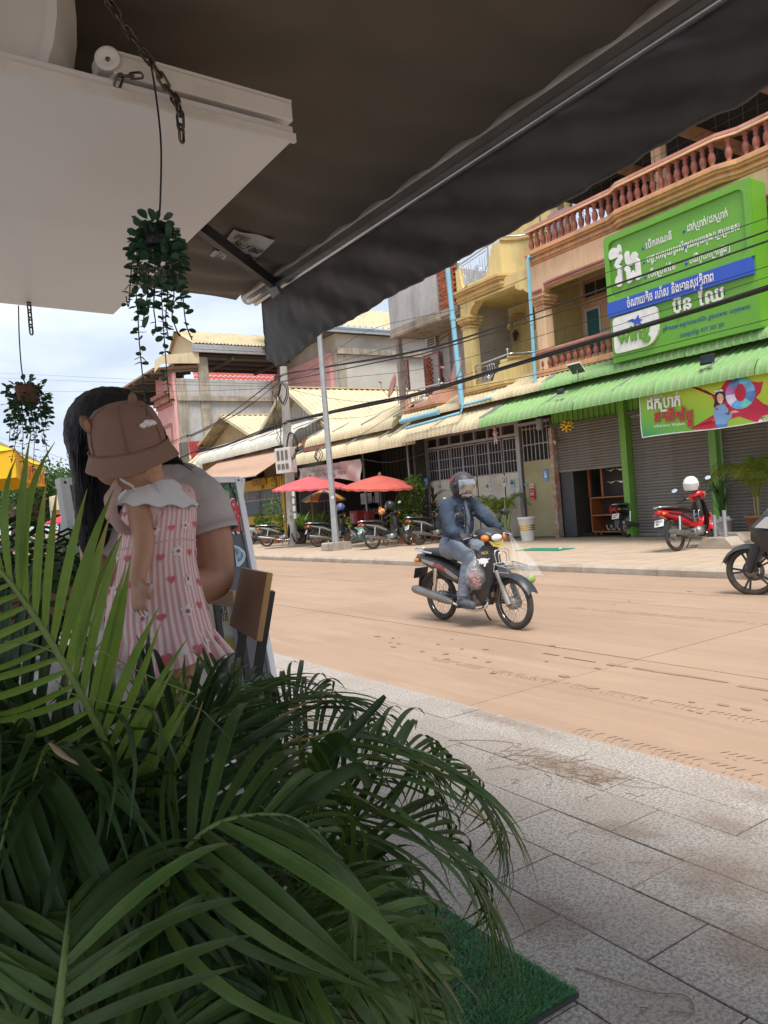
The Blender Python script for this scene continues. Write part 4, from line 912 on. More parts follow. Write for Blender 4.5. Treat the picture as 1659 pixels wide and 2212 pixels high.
# posters and stickers
def sticker(p0, p1, c, lb, x=XG-.045, txt=None, tc=None, pic=None, nm='poster', catg='poster', grp=None):
  a = PX(*p0, x); b_ = PX(*p1, x); y0, y1, z0, z1 = min(a.y, b_.y), max(a.y, b_.y), min(a.z, b_.z), max(a.z, b_.z)
  r = root(nm, (x, (y0+y1)/2, z0), lb, catg, grp or 'papers stuck on the gate'); b = MB(); b.boxm(T(x, (y0+y1)/2, (z0+z1)/2) @ RX(rnd.uniform(-.04, .04)), .004, y1-y0, z1-z0); b.build('paper', mat('paper', c, .6, tuple(q*.9 for q in c), sc=5), r)
  F = FAC(x-.004); h = z1-z0
  if pic:
    mb = MB(); cx_, cz = -(y0+y1)/2, z0+h*.55; mb.prism([(cx_+a*(y1-y0)*.5, cz+b__*h*.5) for a, b__ in pic], F, .003); mb.build('print', mat('print ink', tc, .6), r)
  for k, (t, fy, hh) in enumerate(txt or []):
    mb = MB(); lettering(mb, t, F @ T(-y1+(y1-y0)*.12, z0+h*fy, 0), h*hh, .012, .004, (y1-y0)*.76, sides=False); mb.build('lettering', mat('ink', tc, .6), r)
  return r
def qg(a, b_): return ((1650+a*.39180)/1.8228, (1650+b_*.39174)/1.8228)
sticker(qg(1240, 505), qg(1305, 618), (.12, .32, .62), 'blue poster with a pale figure on the khaki panel', pic=[(-.5, -.6), (-.35, .1), (-.6, .6), (-.4, .65), (-.15, .2), (0, .55), (.2, .5), (.2, .15), (.45, -.2), (.4, -.6)], tc=(.7, .75, .8), txt=[('ទំនាក់ទំនង', .04, .1)])
sticker(qg(1105, 700), qg(1170, 808), (.55, .03, .05), 'red notice with white figures on the gate post edge', x=XG-.07, txt=[('50', .38, .34), ('ពិសេស', .75, .14), ('ទិញ', .05, .12)], tc=(.85, .8, .8))
sticker(qg(1110, 652), qg(1155, 692), (.62, .6, .55), 'small grey printed slip just above the red notice', x=XG-.07, txt=[('015', .3, .4)], tc=(.1, .1, .1))
sticker(qg(832, 575), qg(880, 678), (.68, .68, .66), 'white poster with a dark line drawing on the gate', pic=[(-.6, -.2), (-.2, .1), (.3, -.1), (.6, .2), (.5, -.3), (0, -.35)], tc=(.12, .12, .14), txt=[('វិទ្យុ', .72, .16)])
sticker(qg(910, 605), qg(960, 688), (.45, .58, .68), 'pale blue poster with a dark car picture on the gate', pic=[(-.8, -.3), (-.7, .1), (-.3, .35), (.4, .35), (.8, 0), (.8, -.35)], tc=(.03, .12, .22), txt=[('ឡាន', .78, .15)])
sticker(qg(970, 697), qg(1030, 730), (.70, .70, .69), 'torn white and blue slip low at the right of the gate', pic=[(.1, -.6), (.5, .7), (.9, .7), (.8, -.6)], tc=(.05, .15, .35))
for k, (a, b_, c, d, cc, lb) in enumerate(((675, 660, 692, 690, (.12, .22, .2), 'tiny dark teal sticker in the middle of the gate'), (695, 640, 720, 668, (.55, .66, .74), 'pale blue square sticker beside the teal one'), (705, 680, 738, 720, (.52, .62, .70), 'lower of two overlapping pale blue stickers'), (712, 735, 740, 765, (.58, .66, .72), 'lowest pale blue sticker on the gate'), (975, 597, 1000, 618, (.4, .6, .75), 'small sky blue sticker above the torn slip'), (925, 722, 950, 752, (.7, .7, .68), 'small white slip under the car poster'), (955, 750, 985, 778, (.68, .66, .6), 'lowest cream slip at the right of the gate'), (158, 668, 182, 690, (.62, .6, .5), 'cream slip at the left end of the gate'))):
  sticker(qg(a, b_), qg(c, d), cc, lb, nm='sticker', catg='sticker')
a = PX(*qg(206, 676), XG-.045); r = root('sticker', a, 'round green sticker near the left end of the gate', 'sticker', 'papers stuck on the gate'); MB().lathe([(.055, 0), (.055, .004)], 14, FAC(XG-.045) @ T(-a.y, a.z, 0)).build('paper', mat('green paper', (.06, .35, .12), .6), r); mb = MB(); mb.bar(FAC(XG-.05) @ V((-a.y-.03, a.z, 0)), FAC(XG-.05) @ V((-a.y+.03, a.z, 0)), .014, .003, V((-1, 0, 0))); mb.build('print', M_white, r)
sticker(qg(48, 595), qg(92, 690), (.06, .25, .55), 'blue and white shield sign at the left end of the gate', x=XG-.2, pic=[(-.4, -.5), (-.5, .4), (0, .75), (.5, .4), (.4, -.5), (0, -.7)], tc=(.75, .78, .8), nm='wall_sign', catg='sign', grp='x')['group'] = 'small signs on the shop fronts'
sticker(qg(1055, 650), qg(1082, 668), (.15, .42, .6), 'small bright blue sticker on the galvanised gate post', x=XG-.075, nm='sticker', catg='sticker')
# security camera
y, z = yz(q7(95, 590), 15.5); r = root('security_camera', (15.6, y, z), 'white bullet security camera beside the roller shutter', 'camera')
MB().bar((15.62, y+.12, z+.02), (15.5, y-.1, z-.06), .07, .07).build('housing', M_white, r, bev=.01); MB().box(15.6, 15.7, y+.1, y+.22, z-.04, z+.1).build('mount', M_galv, r); MB().cyl((15.5, y-.1, z-.06), (15.49, y-.11, z-.064), .03, 8).build('lens', M_black, r)
# gold star ornament and hanging doll
c = PX(*q7(262, 395), 14.3); r = root('gold_ornament', c, 'spiky gold foil star ornament hanging under the green awning', 'ornament')
b = MB(); rr = random.Random(4)
for k in range(26):
  th = math.acos(1-2*(k+.5)/26); ph = k*2.39996; d = V((math.sin(th)*math.cos(ph), math.sin(th)*math.sin(ph), math.cos(th)))
  b.tube([c+d*.09, c+d*.125, c+d*.185], [.03, .034, .004], 5, sm=False)
b.ell(c, .11, n=10, k=8); b.build('star', M_gold, r); MB().cyl(c+V((0, 0, .1)), (c.x, c.y, 3.62), .003, 4).build('thread', M_cable, r)
c = PX(*qg(765, 135), 14.2); r = root('hanging_doll', c, 'small pink and white cloth doll hanging before the gate', 'doll')
b = MB(); b.tube([c+V((0, 0, -.18)), c+V((0, 0, -.02)), c+V((0, 0, .06))], [.02, .07, .04], 8); b.tube([c+V((0, .09, -.05)), c+V((0, 0, .02)), c+V((0, -.1, -.03))], .02, 6); b.build('body', mat('doll cloth', (.55, .18, .16), .9, (.6, .55, .5), sc=12), r)
MB().ell(c+V((0, .01, .12)), .055, n=10, k=6).build('head', mat('doll face', (.6, .32, .2), .7), r); b = MB()
for s in (-1, 1): b.tube([c+V((0, s*.03, -.17)), c+V((0, s*.05, -.28)), c+V((-.02, s*.06, -.31))], .016, 5)
b.build('leg', M_white, r); MB().cyl(c+V((0, 0, .16)), (c.x, c.y, 3.5), .003, 4).build('thread', M_cable, r)
# ---------------------------------------------------------------- cafe frontage left of the gate
pa = eave_prof(16.1, 4.45, 14.35, 3.22, .50)
awning_row('cream_awning', 'low cream corrugated awning sagging over the red parasols', M_croof, pa, 19.6, 28.4)
pa = eave_prof(16.3, 4.95, 14.9, 3.95, .46)
aw = awning_row('cream_awning', 'upper cream corrugated awning with an olive end cap above the red parasols', M_croof, pa, 21.6, 28.0)
MB().prism([(a, b_-.01) for a, b_ in pa], axes((0, 21.6, 0), (1, 0, 0), (0, 0, 1)), .012).build('end_cap', mat('olive sheet', (.33, .30, .14), .6), aw)
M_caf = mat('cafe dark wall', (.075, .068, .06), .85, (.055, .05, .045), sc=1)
cf = root('cafe_front', (16.5, 24.5, .12), 'dark open cafe interior behind the parasols and parked motorbikes', 'shop')
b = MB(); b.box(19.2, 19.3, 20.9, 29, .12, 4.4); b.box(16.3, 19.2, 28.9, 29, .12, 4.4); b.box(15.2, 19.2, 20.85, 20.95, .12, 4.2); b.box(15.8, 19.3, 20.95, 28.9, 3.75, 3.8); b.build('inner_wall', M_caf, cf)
b = MB()
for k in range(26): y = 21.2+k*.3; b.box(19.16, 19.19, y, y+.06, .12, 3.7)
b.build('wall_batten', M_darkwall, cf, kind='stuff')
for y in (22.2, 25.2): MB().cyl((15.9, y, .12), (15.9, y, 3.8), .05, 8).build('post', M_galv, cf)
MB().box(17.5, 18.1, 22.2, 24.6, .12, 1.05).build('counter', M_wood, cf)
def crate_goods():
  for k, (p, s, c, lb) in enumerate(((q5(885, 490), .5, (.48, .05, .04), 'red cardboard carton with a picture panel on the cafe table'), (q5(975, 485), .4, (.42, .08, .06), 'dark red carton behind the picture carton'), (q5(955, 350), .32, (.5, .5, .5), 'grey price board hanging in the cafe'))):
    v = PX(*p, 15.6+k*.3); r = root('carton', (v.x, v.y, v.z-s/2), lb, 'carton', 'cartons in the cafe')
    MB().boxm(T(*v), s*.7, s*1.1, s).build('box_side', mat('carton', c, .6), r); MB().boxm(T(v.x-s*.352, v.y+s*.2, v.z-.03), .004, s*.55, s*.7).build('label', mat('label', (.55, .40, .18), .6, (.2, .3, .5), sc=9), r)
crate_goods()
b = root('low_table', (15.9, PX(*q5(900, 560), 15.9).y, .12), 'low timber table holding red cartons outside the cafe', 'table'); v = PX(*q5(930, 535), 15.9)
MB().box(15.6, 16.3, v.y-.7, v.y+.6, v.z-.04, v.z).build('tabletop', M_wood, b)
for dx in (15.65, 16.25):
  for dy in (-.65, .55): MB().box(dx-.03, dx+.03, v.y+dy-.03, v.y+dy+.03, .12, v.z-.041).build('leg', M_wood, b)
v = PX(*q5(895, 640), 14.2); r = root('sack', (v.x, v.y, .12), 'green and grey plastic sacks slumped on the pavement by a parked motorbike', 'sack')
b = MB(); b.grid(lambda u, w_: V((v.x, v.y, .12))+V((.24*math.cos(u*6.283)*math.sin(.2+w_*2.7)*(1+.15*math.sin(u*19+w_*9)), .36*math.sin(u*6.283)*math.sin(.2+w_*2.7)*(1+.12*math.sin(u*23)), .27-.27*math.cos(w_*3.0)+.02*math.sin(u*30))), 28, 10, closeu=True); b.build('sack_body', mat('teal plastic', (.05, .24, .20), .4, (.30, .33, .30), sc=4), r)
# torn cloth banner
bX = 14.5; ctl = [PX(*q5(410, 95), bX), PX(*q5(900, 15), bX), PX(*q5(925, 175), bX), PX(*q5(412, 190), bX)]
r = root('cloth_banner', ctl[3], 'torn pale pink cloth banner with faded Khmer lines above the parasols', 'banner')
def cb2(u, v): p = ctl[3].lerp(ctl[2], u).lerp(ctl[0].lerp(ctl[1], u), v); return p+V((.05*math.sin(u*17+v*4)+.03*math.sin(u*31-v*6), 0, -.10*(1-v)*abs(math.sin(u*5))+.06*math.sin(u*11)*(1-v)))
MB().sheet(cb2, 40, 12, .004).build('cloth', mat('faded cloth', (.62, .54, .52), .85, (.50, .36, .33), sc=1.6, dirt=(.48, .38, .28), dsc=1.2), r)
ink = mat('faded ink', (.10, .10, .13), .8)
for v, u0, u1, tx in ((.58, .26, .72, 'បាយស្រូប គុយទាវ ភូមិបាយ'), (.34, .30, .80, 'កាហ្វេ តែ ភេសជ្ជៈ អាហារ')):
  P_, Q_ = cb2(u0, v)+V((-.09, 0, 0)), cb2(u1, v)+V((-.09, 0, 0)); mb = MB(); lettering(mb, tx, axes(P_, Q_-P_, (0, 0, 1)), .17, .012, .004, (Q_-P_).length, sides=False); mb.build('lettering', ink, r)
# yellow coffee kiosk
M_kyel = mat('kiosk yellow', (.62, .40, .01), .5, (.55, .34, .01), sc=2)
KX = 15.2
def kbx(a, b_, c, d, x=KX): p = yz(q5(a, b_), x); q = yz(q5(c, d), x); return min(p[0], q[0]), max(p[0], q[0]), min(p[1], q[1]), max(p[1], q[1])
kk = root('coffee_kiosk', (KX+.5, yz(q5(170, 500), KX)[0], .12), 'yellow and black coffee kiosk with a yellow letter sign and glass front', 'kiosk')
v = kbx(35, 190, 315, 240); MB().box(KX-.05, KX+.05, v[0], v[1]+3, v[2], v[3]).build('sign_board', M_kyel, kk)
y0k, y1k = v[0], v[1]+3
v2 = kbx(40, 485, 250, 560); MB().box(KX-.04, KX+.5, y0k+1.1, y1k, v2[2]-.2, v2[3]).build('counter', M_kyel, kk)
MB().box(KX-.02, KX+.5, y0k+1.1, y1k, .12, v2[2]-.21).build('counter_base', M_black, kk)
v3 = kbx(265, 250, 310, 560); MB().box(KX-.03, KX+.06, v3[0], v3[1], .12, v[2]-.01).build('post', M_kyel, kk)
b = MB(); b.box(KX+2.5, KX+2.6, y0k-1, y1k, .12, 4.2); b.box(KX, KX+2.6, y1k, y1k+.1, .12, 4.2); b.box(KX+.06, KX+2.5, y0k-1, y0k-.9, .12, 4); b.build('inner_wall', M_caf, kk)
MB().box(KX+.08, KX+.09, v3[1], y1k, v2[3], v[2]-.01).build('glass_front', mat('kiosk glass', (.25, .30, .30), .05, alpha=.25), kk)
MB().box(KX+.2, KX+.6, v3[1], y1k, v2[3]+.75, v2[3]+.79).build('shelf', M_white, kk)
mb = MB(); p, q = yz(q5(48, 232), KX), yz(q5(158, 232), KX); lettering(mb, 'កាហ្វេ', FAC(KX-.1) @ T(-p[0], p[1]-.02, 0), .42, .09, .03, (p[0]-q[0])*1.0); mb.build('letter_sign', M_kyel, kk)
mb = MB(); lettering(mb, 'កាហ្វេ', FAC(KX-.137) @ T(-p[0], p[1]-.02, 0), .42, .0, .002, (p[0]-q[0])*1.0); mb.build('lettering', M_wood, kk)
p = yz(q5(203, 210), KX-.1); MB().lathe([(.24, 0), (.24, .05)], 18, FAC(KX-.1) @ T(-p[0], p[1], 0)).build('round_emblem', M_kyel, kk)
mb = MB(); F = FAC(KX-.155) @ T(-p[0], p[1], 0)
for a in ((-.09, .05), (.09, .05)): mb.lathe([(.035, 0), (.035, .006)], 8, F @ T(*a, 0))
mb.tube([F @ V((.14*math.cos(R_(a)), -.02+.13*math.sin(R_(a)), .003)) for a in range(200, 345, 16)], .016, 5); mb.prism([(-.17, .1), (.17, .1), (.1, .19), (-.1, .19)], F, .006); mb.build('face_print', M_wood, kk)
rr = random.Random(8); bt = meshm(MB().lathe([(.05, 0), (.055, .02), (.055, .2), (.025, .27), (.025, .33)], 8), 'bottle')
for k in range(14):
  y = v3[1]+.4+k*.42; o = inst(bt, 'bottle', T(KX+.35, y, v2[3]+.79), None, label='small drink bottle in the row on the coffee kiosk shelf', cat='bottle', group='bottles on the kiosk shelf')
  if k < 3: bt.materials.append(mat('bottle tint', ((.5, .08, .05), (.5, .5, .5), (.05, .12, .4))[k], .2)) if k == 0 else None
# striped brown fabric awning over the kiosk, grey curved eave above it
def quadsheet(name, pts, mt, par, nu=24, nv=6, th=.01, rib=0, ripn=0):
  a, b_, c, d = [V(p) for p in pts]
  nn = (b_-a).cross(d-a).normalized()
  def f(u, v): return a.lerp(b_, u).lerp(d.lerp(c, u), v)+nn*(rib*math.sin(u*ripn*6.283))
  return MB().sheet(f, nu, nv, th, sm=False).build(name, mt, par)
r = root('fabric_awning', (14, 33, 3), 'faded brown striped fabric awning sloping down over the coffee kiosk', 'awning')
Aa = [PX(*q3(640, 1735), 12.9), PX(*q3(1090, 1735), 12.9), PX(*q3(1510, 1515), 14.6), PX(*q3(1100, 1600), 14.9)]
M_str = mat('brown striped canvas', (.42, .235, .15), .85, (.36, .20, .125), sc=2)
def striped(m, c, fx, axis=1):
  N = m.node_tree.nodes; L = m.node_tree.links; b = N['Principled BSDF']; s = b.inputs['Base Color'].links[0].from_socket
  uv = N.new('ShaderNodeUVMap'); sp = N.new('ShaderNodeSeparateXYZ'); L.new(uv.outputs[0], sp.inputs[0]); w = N.new('ShaderNodeMath'); w.operation = 'SINE'; k = N.new('ShaderNodeMath'); k.operation = 'MULTIPLY'; k.inputs[1].default_value = fx*6.283
  L.new(sp.outputs[axis], k.inputs[0]); L.new(k.outputs[0], w.inputs[0]); r = N.new('ShaderNodeMapRange'); r.inputs[1].default_value = -.15; r.inputs[2].default_value = .15; L.new(w.outputs[0], r.inputs[0])
  x = N.new('ShaderNodeMixRGB'); x.inputs[2].default_value = (*c, 1); L.new(r.outputs[0], x.inputs[0]); L.new(s, x.inputs[1]); L.new(x.outputs[0], b.inputs['Base Color'])
striped(M_str, (.52, .36, .26), 30, 0)
y0a, y1a = PX(*q3(1500, 1520), 14.7).y, PX(*q3(600, 1740), 13.0).y
zlo = PX(*q3(870, 1737), 12.9).z
quadsheet('canvas', [(12.9, y1a+2, 3.05), (12.9, 28.6, 2.95), (15.3, 28.6, 4.25), (15.3, y1a+2, 4.4)], M_str, r, 60, 6)
MB().tube([(12.9, y1a+2, 3.04), (12.9, 28.6, 2.94)], .03, 6).build('front_bar', M_galv, r)
pa = eave_prof(16.5, 5.4, 14.8, 4.28, .62)
awning_row('grey_awning', 'faded whitish corrugated eave directly above the brown striped awning', M_wroof, pa, 28.9, 40.5, pitch=.25)
pa = eave_prof(16.5, 5.4, 15.0, 4.05, .35)
aw = awning_row('cream_awning', 'farthest cream corrugated eave at the left end of the house row', M_croof, pa, 40.8, 55, pitch=.25)
# rust red roof scrap behind the pole
r = root('rusty_roof', (15, 27.5, 4.2), 'small rust brown corrugated roof scrap beside the utility pole', 'roof')
p_ = [PX(*q4(228, 1195), 15.4), PX(*q4(490, 1138), 15.4), PX(*q4(500, 1290), 14.7), PX(*q4(270, 1330), 14.7)]
quadsheet('roof_sheet', p_, mat('rusty sheet', (.16, .06, .035), .8, (.12, .05, .03), sc=3), r, 60, 4, rib=.02, ripn=12)
# ---------------------------------------------------------------- gabled houses
M_clad = mat('pale cladding sheet', (.52, .52, .48), .6, (.46, .46, .42), sc=1.2, dirt=(.36, .34, .28), dsc=1); M_cladc = mat('cream cladding sheet', (.60, .50, .28), .6, (.53, .44, .25), sc=1.2, dirt=(.45, .30, .16), dsc=.9)
def gable(nm, lb, x, apex, left, right, eaveR, depth, ov, clad, rmat, zwall):
  # apex/left/right in photo pixels on the plane x = const
  A = PX(*apex, x); L0 = PX(*left, x); R0 = PX(*right, x)
  r = root(nm, (x+depth/2, A.y, .12), lb, 'house', 'gabled houses down the street')
  xw = x+ov
  for s, (E, nmn) in enumerate(((L0, 'l'), (R0, 'r'))):
    n = int((E-A).length*0+26); mb = MB(); u = V((1, 0, 0)); d = E-A; nn = V((0, -d.z, d.y)).normalized()
    if nn.z < 0: nn = -nn
    k = max(8, round(depth/.32)); vs = []
    for i in range(k):
      for f, h in ((0, 0), (.6, 0), (.7, .05), (.9, .05)): vs.append((x+depth*(i+f)/k, h))
    vs.append((x+depth, 0)); P = []
    for t in (0, 1):
      for xx, h in vs: P.append(V((xx, A.y, A.z))+d*t+nn*h)
    m = len(vs)
    mb.add(P, [(i, i+1, m+i+1, m+i) for i in range(m-1)], False)
    mb.build('roof_slope', rmat, r)
    b = MB(); b.bar(A-nn*.02+V((-.01, 0, 0)), E-nn*.02+V((-.01, 0, 0)), .16, .03, V((1, 0, 0))); b.build('barge_board', rmat, r)
    b = MB()
    for f in (.12, .35, .6, .85): q = A.lerp(E, f)-nn*.08; b.box(x+.05, x+ov+.2, q.y-.05, q.y+.05, q.z-.1, q.z-.02)
    b.build('rafter', M_galv, r)
  # gable wall with vertical ribs
  def h(y):
    E = L0 if y > A.y else R0; t = (y-A.y)/(E.y-A.y); return A.z+(E.z-A.z)*t-.12
  mb = MB(); y = L0.y-.6; yend = R0.y+.6
  while y > yend:
    w = .34
    for (a, b_, o) in ((0, .6, 0), (.6, .7, None), (.7, .9, .05), (.9, 1, None)):
      y0_, y1_ = y-w*a, y-w*b_
      o0 = 0 if o is None and a == .6 else (.05 if o is None else o); o1 = .05 if o is None and a == .6 else (0 if o is None else o)
      mb.face([(xw-o0, y0_, zwall), (xw-o1, y1_, zwall), (xw-o1, y1_, h(y1_)), (xw-o0, y0_, h(y0_))])
    y -= w
  mb.build('gable_wall', clad, r)
  b = MB(); b.box(x+depth-.1, x+depth, yend, L0.y-.6, .12, min(L0.z, R0.z)-.1); b.box(xw, x+depth, yend, yend+.1, .12, min(L0.z, R0.z)-.1); b.build('house_wall', clad, r)
  b = MB(); b.bar((x, A.y, A.z+.03), (x+depth, A.y, A.z+.03), .3, .05); b.build('ridge_cap', rmat, r)
  return r, A, L0, R0
gable('gable_house', 'large gabled house clad in pale ribbed sheet behind the utility pole', 16.3, (612, 838), (544, 965), (700, 919), None, 14, .9, M_clad, M_croof, 3.0)
gable('gable_house', 'smaller gabled house with a cream ribbed gable end left of the utility pole', 16.3, (475, 897), (399, 1001), (575, 963), None, 11, .9, M_cladc, M_croof, 3.0)
# ---------------------------------------------------------------- concrete and pink house behind
YC = 50.0
cp = PYp(*q3(385, 900), YC); xf = cp.x
ch = root('concrete_house', (xf+7, YC+5, .1), 'tall bare concrete house with pink front and open cream roof', 'house')
z = lambda a, b_: PYp(*q3(a, b_), YC).z
ztop, zl0, zl1 = z(800, 675), z(400, 855), z(400, 910)
xe = PYp(*q3(1900, 800), YC).x+4
b = MB(); b.box(xf, xe, YC, YC+.3, .1, ztop); b.build('flank_wall', M_conc, ch)
b = MB(); b.box(xf-.05, xe, YC-.25, YC-.001, zl1, zl0); b.build('ledge', M_conc2, ch)
for a in (385, 640, 1420):
  p = PYp(*q3(a, 1000), YC); MB().box(p.x, p.x+.7, YC-.12, YC-.002, .1, (z(620, 430) if a == 640 else ztop)-.01).build('concrete_column', M_conc2, ch)
M_pinkw = mat('pink front paint', (.66, .36, .34), .8, (.58, .31, .30), sc=1.5); M_redtile = mat('red roof tile', (.50, .085, .06), .6, (.42, .07, .05), sc=3)
b = MB(); b.box(xf-.25, xf-.001, YC, YC+3.6, .1, ztop+.8); b.build('front_wall', M_pinkw, ch)
b = MB(); sweep(b, [(xf-.25, YC+3.6), (xf-.25, YC)], mould(zl1-.2, zl0+.4, [.1, .3, .2, .45])); b.build('front_moulding', M_railred, ch)
window(ch, xf-.26, YC+.7, YC+2.9, z(400, 1330), z(400, 1130), M_railred, M_pinkw, fr=.25)
# roof frame and sheets
zr1, zr0 = z(900, 180), z(900, 315)
pA = PYp(*q3(475, 185), YC+3); pB = PYp(*q3(525, 325), YC); xr1 = PYp(*q4(620, 0), YC).x
def rib_roof(name, a, b_, c, d, mt, par, n=60, h=.07):
  a, b_, c, d = map(V, (a, b_, c, d)); nn = (b_-a).cross(d-a).normalized(); vs = []; cols = []
  if nn.z < 0: nn = -nn
  for i in range(n): cols += [((i)/n, 0), ((i+.6)/n, 0), ((i+.7)/n, h), ((i+.9)/n, h)]
  cols.append((1, 0)); m = len(cols)
  for e0, e1 in ((a, b_), (d, c)): vs += [e0.lerp(e1, u)+nn*q for u, q in cols]
  return MB().add(vs, [(i, i+1, m+i+1, m+i) for i in range(m-1)], False).build(name, mt, par)
zR = PYp(*q3(900, 180), YC+2.2).z
rib_roof('roof_slope', (pB.x, YC-.6, zr0), (xr1, YC-.6, zr0), (xr1, YC+2.2, zR), (pB.x-.3, YC+2.2, zR), M_croof, ch, 46)
rib_roof('roof_slope', (pB.x-.3, YC+2.2, zR), (xr1, YC+2.2, zR), (xr1, YC+5, zr0), (pB.x, YC+5, zr0), M_croof, ch, 46)
b = MB(); b.prism([(YC-.5, zr0-.5), (YC-.5, zr0), (YC+2.2, zR), (YC+5, zr0), (YC+5, zr0-.5)], axes((pB.x+.1, 0, 0), (0, 1, 0), (0, 0, 1)), .1); b.build('gable_wall', M_cladc, ch)
zt1, zt0 = z(900, 365), z(900, 395)
b = MB()
for q in (zr0-.15, zt1, zt0): b.bar((pB.x, YC-.55, q), (xr1, YC-.55, q), .16, .16)
k = 0
while k < 9: xx = pB.x+(xr1-pB.x)*k/8; b.box(xx-.07, xx+.07, YC-.56, YC-.46, zt0, zr0); k += 1
b.build('steel_truss', M_galv, ch)
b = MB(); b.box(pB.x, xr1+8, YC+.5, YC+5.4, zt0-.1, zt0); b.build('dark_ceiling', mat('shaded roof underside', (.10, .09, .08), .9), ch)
b = MB()
for j in range(4): b.bar((pB.x, YC+.8+j*1.5, zt0-.2), (xr1+8, YC+.8+j*1.5, zt0-.2), .2, .15)
for j in range(7): xx = pB.x+3+j*4; b.bar((xx, YC, zt0-.32), (xx, YC+5.4, zt0-.32), .15, .2)
b.build('purlin', M_darkwall, ch)
# strip of red tiles of the house behind
rh = root('tiled_house', (xf, YC+16, .1), 'cream house with red tiled roofs and a columned porch at the left', 'house')
a0, a1 = PYp(*q3(560, 665), YC+9), PYp(*q3(1640, 560), YC+9)
def tiles(name, x0, x1, y, zb, zt, dy, mt, par, tw=.42, th=.36, nmax=0):
  nx = max(2, round((x1-x0)/tw)); nz = max(2, round(math.hypot(zt-zb, dy)/th)); mb = MB()
  cols = [(i+f, h) for i in range(nx) for f, h in ((0, 0), (.3, .09), (.55, .09), (.85, 0))]+[(nx, 0)]
  for j in range(nz):
    p0 = V((0, y+dy*j/nz, zb+(zt-zb)*j/nz)); p1 = V((0, y+dy*(j+1)/nz, zb+(zt-zb)*(j+1)/nz)); vs = []
    for p, l in ((p0, .05), (p1, 0)): vs += [p+V((x0+(x1-x0)*c/nx, -h*.6, h+l)) for c, h in cols]
    m = len(cols); mb.add(vs, [(i, i+1, m+i+1, m+i) for i in range(m-1)], False)
  return mb.build(name, mt, par, kind='stuff')
zb_, zt_ = ztop-.6, PYp(*q3(900, 572), YC+9).z
tiles('roof_tiles', PYp(*q3(553, 620), YC+8).x, xe+2, YC+7, ztop-.6, PYp(*q3(900, 566), YC+8.2).z, 1.2, M_redtile, rh)
YT = YC+13
p0, p1 = PYp(*q3(150, 820), YT), PYp(*q3(355, 690), YT)
tiles('roof_tiles', p0.x, xf+3, YT, p0.z, PYp(*q3(170, 690), YT).z+.6, 2, M_redtile, rh)
b = MB(); xq = PYp(*q3(212, 1000), YT).x; xq2 = PYp(*q3(250, 1000), YT).x
b.prism([(p0.x, p0.z), (xf+4, p0.z), (xf+4, PYp(*q3(215, 950), YT).z), (xq-.1, PYp(*q3(205, 950), YT).z)], axes((0, YT+1, 0), (1, 0, 0), (0, 0, 1)), .5, -.5); b.build('eave_soffit', M_peach, rh)
b = MB(); zz0, zz1 = PYp(*q3(230, 1160), YT).z, PYp(*q3(230, 960), YT).z
b.box(xq, xq2, YT, YT+.6, .1, zz1); b.box(xq-.2, xq2+.2, YT-.15, YT+.75, zz1-.35, zz1); b.box(xq, xq+.5, YT+3, YT+3.5, .1, zz1); b.build('column', M_peach, rh)
b = MB(); zz2 = PYp(*q3(230, 1280), YT).z; b.box(xq-.15, xf+4, YT-.2, YT+.3, zz0-.15, zz0); b.box(xq-.35, xf+4, YT-.3, YT+.5, zz2-.5, zz2); b.box(xq2+.5, xf+4, YT+3, YT+3.3, .1, zz1); b.build('porch_rail', M_peach2, rh)
b = MB(); b.box(xq, xf+4, YT+.2, YT+.5, .1, zz2-.51); b.build('porch_wall', M_peach, rh)
tiles('roof_tiles', PYp(*q3(165, 1380), YT+4).x, xq2, YT+2, PYp(*q3(165, 1400), YT+2).z, PYp(*q3(170, 1250), YT+2).z, 1.5, M_redtile, rh)
# curved cream canopy over the terrace corner
cc = root('curved_canopy', (xf-2, YC+2, zt0), 'curved cream sheet canopy over the corner of the concrete house terrace', 'canopy')
c1, c2, c3, c4 = PYp(*q3(610, 375), YC-.4), PYp(*q3(120, 450), YC-.4), PYp(*q3(90, 680), YC+6), PYp(*q3(610, 500), YC-.4)
b = MB(); b.prism([(c1.x, c1.z), (c2.x+.6, c2.z+.25), (c2.x+.1, c2.z-.1), (c2.x, c2.z-.9), (c2.x+.5, c4.z-.1), (c1.x, c4.z)], axes((0, YC-.4, 0), (1, 0, 0), (0, 0, 1)), .06); b.build('side_sheet', M_croof, cc)
b = MB(); b.prism([(c1.x, c4.z-.05), (c2.x, c4.z-.35), (c2.x-.1, c4.z-.55), (c1.x, c4.z-.25)], axes((0, YC-.2, 0), (1, 0, 0), (0, 0, 1)), -9, .0); b.build('underside', M_wood, cc)
b = MB()
for j in range(7): y = YC+j*1.4; b.bar((c1.x, y, c4.z-.3), (c2.x-.1, y, c4.z-.65), .12, .2)
b.build('rafter', M_darkwall, cc)
MB().box(c2.x-.15, c1.x+1.5, YC+8.5, YC+8.7, ztop-.5, c4.z-.3).build('end_board', M_dark, cc)
